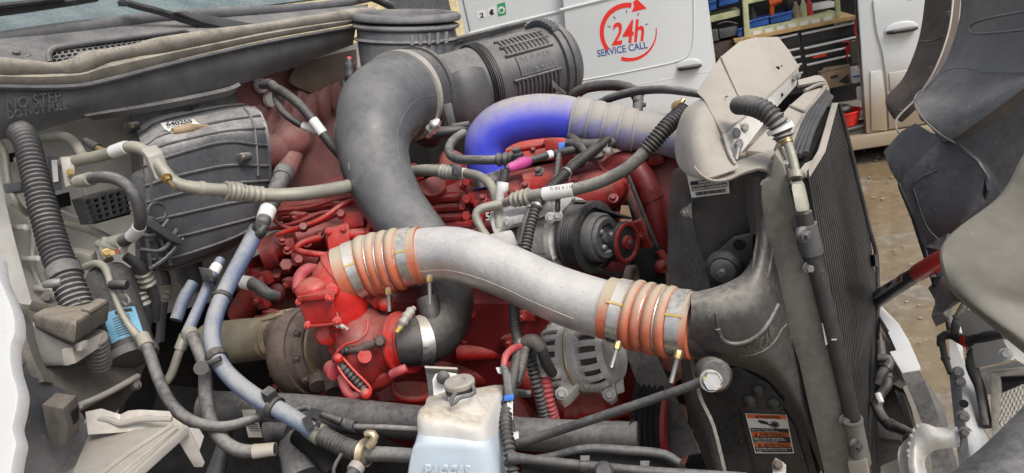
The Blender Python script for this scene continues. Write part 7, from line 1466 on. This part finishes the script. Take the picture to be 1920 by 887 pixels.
LB = [(1284, 312), (1362, 300), (1368, 362), (1297, 371)]; OB = -.044
bs = lq(0, 0, 1, 1, OB, M.label, 'backing', None)
lq(.04, .50, .96, .80, OB + .001, M.ink, 'text_block', bs)
lt('ENGINE BELT', .25, .52, .72, .59, M.label, .02); lt('INSTALACION DE BANDA DEL MOTOR', .06, .61, .95, .68, M.label, .02); lt('PARCOURS DE LA COURROIE DU MOTEUR', .06, .71, .95, .78, M.label, .02)
b = MB(); x = .12; random.seed(5)
while x < .9:
    w_ = random.choice((.008, .014, .02)); b.prism([lb(x, .85, OB + .0016), lb(x + w_, .85, OB + .0016), lb(x + w_, .96, OB + .0016), lb(x, .96, OB + .0016)], .0004); x += w_ + random.choice((.008, .014))
t.p('barcode', b, M.ink, bs)
b = MB(); b.lathe(lb(.52, .30, OB + .001), -TL, [(0, .006), (.0006, .006)], 16); t.p('dot', b, M.card, bs); t.end()

# ------------------------------------------------------------------ condenser, coolers behind
t = T('condenser', 'tall black condenser core with fine slanted fins facing the hood', 'condenser')
NT, NB, FT = SD(1512, 322, -.02), SD(1606, 905, -.02), P(1568, 196, 1.52)
FB = P(1643, 905, 1.66)
mid_far = P(1641, 480, 1.60)
def cf(x, y):                           # x across (near to far), y down
    far = FT.lerp(mid_far, min(1, y / .45)) if y < .45 else mid_far.lerp(FB, (y - .45) / .55)
    return NT.lerp(NB, y).lerp(far, x)
nrm = (NB - NT).cross(FT - NT).normalized(); nrm = nrm if nrm.dot(TF) > 0 else -nrm
b = MB(); b.loft([[cf(x / 4, y / 8) - nrm * .004 for x in range(5)] for y in range(9)], .03, 1, 1, smooth=False); t.p('core', b, M.deep)
b = MB(); n_ = 30
for k in range(n_):
    x = (k + .5) / n_
    for s in range(8):
        y0, y1 = s / 8, (s + 1) / 8; wv = .20 / n_
        a, c_ = cf(x - wv, y0), cf(x + wv, y0); d_, e = cf(x - wv, y1), cf(x + wv, y1)
        b.add([a, c_, e, d_, a + nrm * .0016, c_ + nrm * .0016, e + nrm * .0016, d_ + nrm * .0016], [(4, 5, 6, 7), (0, 4, 7, 3), (1, 2, 6, 5)])
t.p('fin', b, M.fin, kind='stuff')
b = MB(); b.prism([(1500, 318, .985), (1509, 306, 1.0), (1523, 300, 1.02), (1534, 282, 1.07), (1543, 252, 1.19), (1560, 193, 1.50), (1572, 192, 1.50), (1557, 250, 1.21), (1548, 284, 1.09), (1520, 330, 1.0)], .006); t.p('top_strip', b, M.beige, bevel=.001)
b = MB(); b.tube([(1573, 193, 1.50, 4), (1600, 300, 1.54, 4), (1628, 420, 1.57, 4), (1644, 485, 1.59, 4), (1645, 600, 1.61, 4), (1644, 900, 1.65, 4)], seg=8); t.p('far_edge', b, M.panel)
b = MB(); b.prism([(1640, 478, 1.53), (1645, 478, 1.53), (1647, 500, 1.53), (1642, 500, 1.53)], .03); t.p('tab', b, M.black); t.end()
t = T('cooler_stack', 'stacked dark cooler tubes and beige top plates behind the condenser', 'cooler')
b = MB()
for k in range(4):
    o_ = k * 12; b.tube([(1478 + o_ * .9, 300 + o_ * .0 - k * 4, 1.05, 5), (1500 + o_ * .7, 250 - k * 3, 1.18, 5), (1528 + o_ * .55, 190 - k * 1 + k * 3, 1.42, 5), (1540 + o_ * .5, 170 + k * 4, 1.52, 5)], seg=10)
t.p('tube', b, M.fin)
b = MB(); b.prism([(1470, 300, 1.130), (1520, 165, 1.590), (1562, 190, 1.590), (1540, 330, 1.130)], .05); t.p('core', b, M.deep)
b = MB(); b.prism([(1400, 282, 1.050), (1466, 214, 1.250), (1480, 198, 1.290), (1507, 212, 1.290), (1476, 284, 1.070), (1450, 286, 1.030)], .01); b.prism([(1482, 196, 1.300), (1510, 172, 1.430), (1544, 162, 1.480), (1510, 208, 1.310)], .01); t.p('top_plate', b, M.beige, bevel=.002)
b = MB(); b.tube([(1508, 170, 1.420, 3), (1545, 158, 1.470, 4), (1541, 172, 1.450, 4), (1508, 214, 1.290, 4), (1478, 284, 1.060, 4)], seg=8); b.tube([(1480, 198, 1.285, 3), (1510, 210, 1.285, 3)], seg=8); t.p('rail', b, M.channel)
b = MB(); b.hexa([(1540, 165, 1.490), (1556, 170, 1.490), (1560, 200, 1.490), (1548, 200, 1.490), (1540, 165, 1.630), (1556, 170, 1.630), (1560, 200, 1.630), (1548, 200, 1.630)]); t.p('end_block', b, M.panel); t.end()
t = T('crossover_bracket', 'beige bent strap looping from the shield to the cooler end', 'bracket')
b = MB(); b.loft([[(1496, 150, 1.52), (1498, 160, 1.50)], [(1515, 145, 1.54), (1520, 156, 1.52)], [(1534, 141, 1.56), (1540, 152, 1.54)], [(1546, 148, 1.58), (1550, 156, 1.55)], [(1555, 166, 1.58), (1551, 172, 1.55)], [(1562, 210, 1.58), (1556, 212, 1.55)]], .006, 3, 4); t.p('strap', b, M.beige); t.end()
t, S = pipe('corrugated_sleeve_hose', 'grey ribbed sleeve arching out of the beige shield', 'hose', [(1384, 198, 1.045, 15), (1405, 198, 1.005, 17), (1430, 206, 0.985, 18), (1452, 224, 0.975, 18), (1464, 244, 0.975, 18), (1470, 262, 0.975, 17)], M.hose, corr=(.0062, .0018), seg=22, bands=[(.84, .9, .005, M.label, 'collar')]); t.end()
t, S = pipe('condenser_line', 'olive alloy line with crimped block feeding the condenser', 'pipe', [(1468, 255, 0.975, 9), (1476, 268, 0.970, 8.5), (1484, 290, 0.965, 8.5), (1490, 315, 0.960, 8.5), (1492, 335, 0.955, 8.5)], M.acline, bands=[(.0, .2, .002, M.brass, 'tape_ring'), (.85, 1, .004, M.acline, 'crimp')])
b = MB(); b.hexa([(1482, 344, 0.930), (1508, 342, 0.935), (1520, 396, 0.925), (1492, 400, 0.925), (1484, 338, 0.975), (1506, 336, 0.975), (1518, 390, 0.975), (1492, 394, 0.975)]); t.p('block', b, M.acline, bevel=.006)
b = MB(); b.tube([(1455, 282, 0.985, 5), (1462, 270, 0.975, 6), (1470, 258, 0.975, 5)], seg=8); t.p('clamp_tail', b, M.bracket); t.end()
t = T('condenser_header', 'black vertical condenser header pipe with clamps', 'header pipe')
S = Sp([(SD(u, v, .02), .0112) for u, v in ((1506, 398), (1520, 460), (1540, 540), (1562, 630), (1588, 740), (1612, 850), (1622, 905))]); b = MB(); b.sp(S, seg=20); t.p('pipe', b, M.panel)
b = MB(); b.sp(S, .04, .14, dr=.003, seg=20); t.p('upper_clamp', b, M.slate)
b = MB(); b.sp(S, .745, .755, dr=.003, seg=20, step=.003); b.sp(S, .76, .92, dr=.002, seg=20); t.p('lower_clamp', b, M.channel)
for u, v in ((1503, 440), (1600, 836)):
    b = MB(); b.lathe(SD(u, v, .035), tocam((u, v, 1)) + TF, [(0, .011), (.005, .011), (.008, .007)], 18); b.hexbolt(SD(u + 6, v, .05), TF - TL * .5, .009); t.p('clamp_bolt', b, M.slate)
b = MB(); b.prism(sdl([(1541, 606), (1546, 606), (1553, 645), (1548, 648)], .028), .001); b.prism(sdl([(1559, 636), (1569, 636), (1569, 638), (1559, 638)], .033), .001); t.p('label', b, M.label)
b = MB(); b.prism(sdl([(1588, 868), (1625, 862), (1632, 905), (1596, 905)], .035), .02); t.p('foot', b, M.beige, bevel=.003); t.end()

# ================================================================== tipped hood on the right
t = T('hood', 'tipped truck hood seen from inside with grey plastic liners', 'hood')
b = MB(); b.loft([[(1737, -60, 1.48), (1762, -60, 1.42), (1792, -60, 1.36)], [(1734, 0, 1.46), (1762, 0, 1.4), (1788, 0, 1.34)], [(1722, 75, 1.44), (1752, 80, 1.38), (1780, 62, 1.32)], [(1694, 145, 1.42), (1724, 150, 1.36), (1755, 130, 1.3)], [(1660, 186, 1.40), (1688, 200, 1.34), (1718, 185, 1.28)], [(1675, 223, 1.36), (1678, 224, 1.33), (1682, 220, 1.3)]], .012, 4, 5); t.p('wheel_arch', b, M.arch)
b = MB(); b.tube([(1790, -60, 1.33, 1.8), (1787, 0, 1.32, 1.8), (1778, 62, 1.30, 1.8), (1752, 132, 1.28, 1.8), (1718, 184, 1.26, 1.8), (1682, 222, 1.25, 1.8), (1680, 240, 1.24, 1.8), (1688, 252, 1.23, 1.8)], seg=8); t.p('rubber_lip', b, M.bracket)
for u, v in ((1778, 24), (1743, 128), (1690, 208)):
    b = MB(); b.tube([(u - 6, v, 1.27, 2), (u + 4, v - 1, 1.27, 3)], seg=8); b.tube([(u, v - 5, 1.27, 2), (u, v + 6, 1.27, 2)], seg=8); t.p('fixing', b, M.rust)
b = MB(); b.tube([(1724, 78, 1.37, 1.5), (1750, 76, 1.36, 1.5), (1770, 68, 1.33, 1.5)], seg=6); b.tube([(1696, 148, 1.35, 1.2), (1708, 165, 1.33, 1.2), (1714, 180, 1.3, 1.2)], seg=6); t.p('arch_seam', b, M.arch)
b = MB(); b.loft([[(1800, -80, 1.24), (1860, -80, 1.12), (1990, -80, .95)], [(1800, 30, 1.22), (1860, 30, 1.10), (1990, 20, .94)], [(1778, 105, 1.20), (1850, 110, 1.08), (1990, 70, .92)], [(1742, 158, 1.18), (1830, 170, 1.06), (1990, 100, .92)], [(1716, 182, 1.16), (1800, 210, 1.05), (1955, 130, .93)], [(1726, 216, 1.12), (1780, 244, 1.06), (1930, 152, .94)], [(1758, 246, 1.10), (1780, 264, 1.06), (1925, 162, .94)]], .02, 5, 5); ln_ = t.p('liner', b, M.liner)
b = MB(); b.tube([(1806, -40, 1.21, 2), (1802, 30, 1.2, 2), (1778, 105, 1.18, 2), (1742, 158, 1.16, 2), (1716, 182, 1.14, 2), (1726, 216, 1.10, 2), (1758, 248, 1.08, 2), (1790, 268, 1.05, 2)], seg=8); t.p('liner_edge', b, M.liner, ln_)
b = MB(); b.tube([(1990, 15, .93, 2.5), (1920, 22, 1.0, 2.5), (1840, 38, 1.07, 2.5), (1820, 48, 1.09, 2.5), (1818, 58, 1.09, 2.5), (1828, 64, 1.08, 2.5), (1920, 56, .99, 2.5), (1990, 46, .93, 2.5)], seg=8); t.p('pressed_slot', b, M.liner, ln_)
b = MB(); b.tube([(1718, 186, 1.12, 1.2), (1770, 134, 1.14, 1.2), (1850, 136, 1.05, 1.2), (1990, 136, .9, 1.2)], seg=6); t.p('scratch', b, M.liner, ln_)
b = MB(); b.loft([[(1775, 262, 1.14), (1830, 236, 1.12), (1990, 96, 1.06)], [(1790, 320, 1.14), (1850, 300, 1.12), (1990, 220, 1.06)], [(1780, 400, 1.13), (1850, 380, 1.11), (1990, 330, 1.06)], [(1750, 500, 1.12), (1830, 470, 1.10), (1990, 480, 1.06)]], .02, 5, 4); lo_ = t.p('lower_liner', b, M.liner2)
b = MB(); b.prism([(1679, 345, 1.10), (1690, 330, 1.10), (1770, 254, 1.08), (1800, 270, 1.06), (1836, 298, 1.04), (1856, 328, 1.03), (1863, 356, 1.03), (1858, 380, 1.03), (1838, 400, 1.04), (1806, 420, 1.05), (1786, 440, 1.06), (1774, 470, 1.06), (1768, 520, 1.07), (1752, 556, 1.08), (1742, 520, 1.08), (1724, 466, 1.09), (1706, 410, 1.095)], .09); t.p('battery_cover', b, M.liner2, bevel=.014, seg=3)
b = MB(); b.tube([(1712, 352, 1.085, 1.2), (1716, 338, 1.08, 1.2), (1758, 318, 1.068, 1.2)], seg=6); b.tube([(1712, 352, 1.086, 1.2), (1738, 425, 1.078, 1.2), (1760, 450, 1.07, 1.2)], seg=6); t.p('moulded_edge', b, M.liner2, lo_)
b = MB(); b.loft([[(1656, 284, 1.22), (1690, 245, 1.22), (1716, 230, 1.2)], [(1668, 318, 1.20), (1710, 280, 1.17), (1745, 248, 1.15)], [(1684, 345, 1.16), (1730, 300, 1.12), (1772, 255, 1.1)]], .02, 3, 3, smooth=False); t.p('bracket', b, M.liner, bevel=.002)
b = MB(); b.prism([(1698, 320, 1.12), (1750, 276, 1.09), (1757, 282, 1.08), (1704, 326, 1.11)], .01); t.p('slot_edge', b, M.liner2)
b = MB(); b.loft([[(1728, 440, 1.12), (1742, 440, 1.11)], [(1740, 500, 1.11), (1752, 500, 1.10)], [(1752, 560, 1.10), (1766, 556, 1.09)], [(1746, 596, 1.09), (1772, 590, 1.08)]], .03, 3, 4); b.hexa([(1746, 592, 1.06), (1770, 588, 1.06), (1775, 570, 1.05), (1752, 572, 1.06), (1746, 596, 1.12), (1770, 592, 1.12), (1775, 570, 1.12), (1752, 572, 1.12)]); t.p('bracket', b, M.liner, bevel=.003)
b = MB(); b.loft([[(1740, 540, 1.1), (1760, 520, 1.08), (1782, 510, 1.06)], [(1758, 572, 1.05), (1780, 545, 1.03), (1800, 550, 1.0)], [(1764, 588, 1.05), (1790, 564, 1.02), (1812, 570, .98)]], .01, 3, 3, smooth=False); t.p('corner_bracket', b, M.liner)
t.end()
t = T('hood_skirt', 'smooth olive grey hood side panel closest on the right', 'panel')
rowsk = [[(1975, 230, .84), (2050, 260, .80), (2150, 300, .76)], [(1925, 290, .84), (1990, 340, .80), (2100, 400, .76)], [(1880, 368, .84), (1960, 430, .80), (2080, 470, .76)], [(1796, 434, .85), (1900, 500, .80), (2050, 530, .76)], [(1769, 466, .85), (1880, 530, .80), (2050, 570, .76)], [(1770, 500, .84), (1870, 560, .80), (2050, 620, .76)], [(1790, 546, .83), (1870, 600, .79), (2050, 690, .74)], [(1842, 592, .81), (1900, 630, .78), (2050, 730, .73)], [(1925, 660, .78), (1960, 680, .76), (2050, 745, .73)]]
b = MB(); b.loft(rowsk, .012, 5, 5); t.p('panel', b, M.olive)
b = MB(); b.tube([(a[0][0], a[0][1], a[0][2] + .004, 5) for a in rowsk], seg=10); t.p('rolled_edge', b, M.olive); t.end()
t = T('hood_strut', 'black support strut with a red end and safety label', 'strut')
S = Sp([(1600, 592, 1.82, 13), (1650, 558, 1.56, 14), (1690, 532, 1.34, 14), (1722, 511, 1.17, 14)]); b = MB(); b.sp(S, seg=22); ti = t.p('tube', b, M.black)
S2 = Sp([(1722, 511, 1.17, 16), (1748, 496, 1.06, 17), (1790, 472, .92, 17)]); b = MB(); b.sp(S2, seg=22); ri = t.p('red_end', b, M.jack)
b = MB(); b.prism([(1742, 485, 1.045), (1764, 472, .965), (1767, 478, .96), (1746, 492, 1.04)], .006); t.p('slot', b, M.black, ri, bevel=.001)
b = MB(); b.ball((1731, 498, 1.10), (.006, .006, .006)); t.p('pin', b, M.label, ri)
p0, tt, nn, r_ = S.at(.28); p1 = S.at(.86)[0]; dn = tocam(p0) + UP * .3; dn = (dn - tt * dn.dot(tt)).normalized(); sb = tt.cross(dn); sb = sb if sb.z < 0 else -sb
def stl(x, y, o): q_, t2, n2, rr = S.at(.24 + .64 * x); d2 = (dn - t2 * dn.dot(t2)).normalized(); a = (y - .5) * 1.5; return q_ + (d2 * math.cos(a) + sb * math.sin(a)) * (rr + o)
def stq(x0, y0, x1, y1, o, m_, nm, par): b = MB(); b.loft([[stl(x0 + (x1 - x0) * i / 4, y0 + (y1 - y0) * j / 4, o) for j in range(5)] for i in range(5)], .0004, 1, 1, smooth=False); return t.p(nm, b, m_, par)
li = stq(0, 0, 1, 1, .0008, M.label, 'label', ti); stq(.02, .08, .12, .92, .0014, M.lorange, 'band', li); stq(.88, .08, .98, .92, .0014, M.lorange, 'band', li)
for k in range(6): stq(.18 + .0 * k, .12 + k * .13, .48, .17 + k * .13, .0014, M.ink, 'print', li)
stq(.6, .25, .74, .75, .0014, M.ink, 'print', li); stq(.52, .2, .58, .6, .0014, M.ink, 'print', li); t.end()

# ------------------------------------------------------------------ bumper and hinge hardware at lower right
t = T('bumper', 'curved white front bumper strip beyond the condenser', 'bumper')
b = MB(); b.prism([(1645, 572, 1.62), (1655, 575, 1.61), (1686, 607, 1.57), (1706, 640, 1.52), (1727, 688, 1.46), (1721, 698, 1.45), (1692, 701, 1.46), (1667, 658, 1.50), (1680, 656, 1.51), (1664, 622, 1.56), (1646, 590, 1.61)], .03); t.p('upper_strip', b, M.white, bevel=.004)
b = MB(); b.loft([[(1690, 700, 1.46), (1724, 694, 1.44)], [(1716, 760, 1.4), (1748, 748, 1.38)], [(1740, 830, 1.34), (1770, 815, 1.33)], [(1750, 900, 1.3), (1790, 890, 1.28)]], .04, 3, 4); t.p('dark_strip', b, M.slate)
b = MB(); b.loft([[(1645, 590, 1.66), (1662, 610, 1.64)], [(1660, 660, 1.58), (1680, 650, 1.56)], [(1674, 720, 1.5), (1694, 705, 1.48)]], .02, 3, 3); t.p('backing', b, M.sheetw)
b = MB(); b.loft([[(1640, 640, 1.7), (1680, 700, 1.56)], [(1640, 770, 1.6), (1710, 770, 1.5)], [(1640, 900, 1.5), (1740, 900, 1.42)]], .03, 3, 3); t.p('support', b, M.grime)
b = MB(); b.prism([(1676, 730, 1.47), (1690, 735, 1.46), (1712, 800, 1.42), (1700, 800, 1.43)], .02); b.prism([(1644, 790, 1.48), (1700, 800, 1.42), (1690, 826, 1.4), (1646, 822, 1.46)], .02); t.p('bracket', b, M.slate, bevel=.003); t.end()
for ct, lab in (([(1650, 640, 1.5, 8), (1656, 690, 1.47, 10), (1664, 720, 1.44, 9), (1650, 740, 1.44, 9), (1646, 770, 1.42, 8)], 'tangled black harness squeezed between condenser and bumper'), ([(1640, 755, 1.42, 9), (1660, 790, 1.38, 10), (1690, 805, 1.34, 10), (1712, 815, 1.3, 9)], 'black cable running along the lower bumper bracket'), ([(1645, 672, 1.45, 8), (1668, 676, 1.44, 9), (1652, 702, 1.43, 9), (1644, 720, 1.43, 8)], 'black looped cable with white plug by the condenser edge')):
    t, S = pipe('wire_harness', lab, 'wire', ct, M.loom, group='front harness cables', bands=[(.45, .55, .002, M.black, 'tape')])
    if 'white' in lab: b = MB(); b.tube([(1645, 738, 1.41, 6), (1652, 755, 1.40, 6)], seg=8); t.p('plug', b, M.label)
    t.end()
t = T('hinge', 'silver grey bolted hinge plate standing beside the bumper', 'hinge')
b = MB(); b.loft([[(1780, 702, 1.12), (1800, 694, 1.10), (1824, 694, 1.10)], [(1788, 780, 1.07), (1808, 776, 1.04), (1836, 770, 1.05)], [(1800, 890, 1.02), (1822, 880, .99), (1856, 830, 1.0)]], .02, 4, 4); t.p('plate', b, M.galv)
b = MB(); b.loft([[(1776, 590, 1.2), (1784, 592, 1.19)], [(1780, 650, 1.16), (1795, 650, 1.15)], [(1782, 700, 1.12), (1812, 692, 1.11)]], .02, 3, 3); t.p('upper_arm', b, M.white)
b = MB(); b.prism([(1774, 612, 1.17), (1790, 616, 1.16), (1792, 622, 1.16), (1778, 622, 1.17)], .02); t.p('step', b, M.white)
for u, v in ((1796, 698), (1799, 716), (1806, 781), (1810, 811)):
    b = MB(); b.hexbolt((u, v, 1.055 if v < 750 else 1.025), tocam((u, v, 1)), .009, .009); t.p('bolt', b, M.slate)
b = MB(); b.lathe(P(1807, 757, 1.042), tocam((1807, 757, 1.05)), [(0, .006), (.001, .006)], 14); t.p('hole', b, M.deep); t.end()
t = T('hinge_hook', 'cast grey curved hinge hook with toothed edge', 'hinge hook')
b = MB(); b.loft([[(1795, 800, 1.04), (1800, 818, 1.03), (1800, 838, 1.03)], [(1760, 802, 1.05), (1765, 822, 1.04), (1765, 842, 1.05)], [(1734, 794, 1.06), (1742, 822, 1.05), (1750, 846, 1.06)], [(1715, 798, 1.07), (1724, 832, 1.06), (1738, 856, 1.07)], [(1706, 830, 1.07), (1718, 846, 1.06), (1734, 870, 1.07)], [(1703, 870, 1.06), (1720, 880, 1.05), (1740, 890, 1.06)], [(1712, 905, 1.05), (1726, 905, 1.04), (1750, 905, 1.05)]], .03, 4, 4); hk = t.p('hook', b, M.cast)
b = MB()
for u, v in ((1719, 800), (1712, 808), (1708, 818), (1704, 832), (1702, 846), (1703, 856)): b.ball((u, v, 1.05), (.003, .003, .0035))
t.p('tooth', b, M.bracket, hk)
b = MB(); b.tube([(1704, 830, 1.12, 16), (1716, 826, 1.11, 18), (1740, 814, 1.09, 14)]); t.p('bush', b, M.rub); t.end()
one('chassis_tube', 'grey open rectangular chassis tube end at the bottom right', 'tube', MB().prism([(1650, 872, 1.12), (1700, 852, 1.12), (1706, 880, 1.1), (1650, 905, 1.1)], .03), M.bracket, bevel=.004)
t = T('headlamp_panel', 'pale grey sheet panel with bolt behind the olive skirt', 'panel')
b = MB(); b.prism([(1796, 590, 1.08), (1840, 570, 1.02), (1930, 660, .97), (1930, 690, .97), (1900, 672, .98), (1894, 676, .98), (1820, 692, 1.06), (1812, 660, 1.08)], .012); t.p('sheet', b, M.sheetw, bevel=.002)
b = MB(); b.hexbolt((1886, 664, .96), tocam((1886, 664, .96)), .009, .009); t.p('bolt', b, M.zinc)
b = MB(); b.prism([(1828, 694, 1.10), (1930, 672, 1.02), (1930, 720, 1.02), (1850, 740, 1.08)], .01); t.p('lower_sheet', b, M.galv); t.end()
t = T('mesh_screen', 'grey framed wire mesh screen panel at lower right', 'screen')
b = MB(); b.prism([(1855, 694, 1.04), (1930, 686, 1.0), (1930, 703, 1.0), (1875, 706, 1.03), (1880, 800, 1.0), (1860, 830, 1.0)], .015); t.p('frame', b, M.channel, bevel=.002)
b = MB(); b.prism([(1876, 707, 1.036), (1935, 703, 1.006), (1935, 800, .985), (1880, 802, 1.01)], .01); t.p('backing', b, M.deep)
b = MB(); A, B_, C_, D_ = P(1880, 745, 1.02), P(1935, 722, 1.0), P(1935, 800, .98), P(1880, 802, 1.0)
for i in range(7):
    for j in range(8):
        c_ = A.lerp(B_, (i + (.5 if j % 2 else 0)) / 7).lerp(D_.lerp(C_, (i + (.5 if j % 2 else 0)) / 7), j / 8); b.lathe(c_, tocam(c_), [(0, .0052), (.001, .0058), (.002, .0048), (.001, .003)], 10)
t.p('mesh', b, M.bracket, kind='stuff'); t.end()
one('rubber_flap', 'dark grey rubber flap in the bottom right corner', 'flap', MB().loft([[(1760, 915, .84), (1800, 872, .86), (1850, 830, .88), (1935, 745, .9)], [(1800, 930, .8), (1840, 890, .82), (1880, 850, .84), (1935, 800, .86)], [(1840, 960, .76), (1900, 950, .76), (1940, 930, .78), (1960, 910, .8)]], .01, 5, 4), M.liner)
for ct, lab in (([(1778, 590, 1.15, 7), (1786, 620, 1.13, 9), (1795, 632, 1.11, 10), (1820, 640, 1.07, 12), (1846, 632, 1.03, 11), (1885, 625, .99, 9)], 'black harness with red tape crossing the pale sheet panel'), ([(1765, 650, 1.13, 7), (1766, 632, 1.13, 8), (1785, 628, 1.12, 9), (1808, 640, 1.09, 9), (1838, 642, 1.06, 10), (1822, 680, 1.06, 11), (1838, 730, 1.05, 9), (1850, 800, 1.02, 10)], 'thick black harness branching down beside the hinge plate'), ([(1810, 570, 1.1, 7), (1800, 590, 1.1, 8), (1792, 610, 1.1, 8), (1790, 625, 1.1, 7)], 'dark cable rising behind the hood corner'), ([(1766, 640, 1.13, 6), (1772, 670, 1.12, 6), (1782, 700, 1.1, 5)], 'thin black cable hanging to the hinge plate')):
    t, S = pipe('wire_harness', lab, 'wire', ct, M.loom, group='hood harness cables', bands=[(.46, .54, .0015, M.redtub if 'red' in lab else M.black, 'tape')]); t.end()
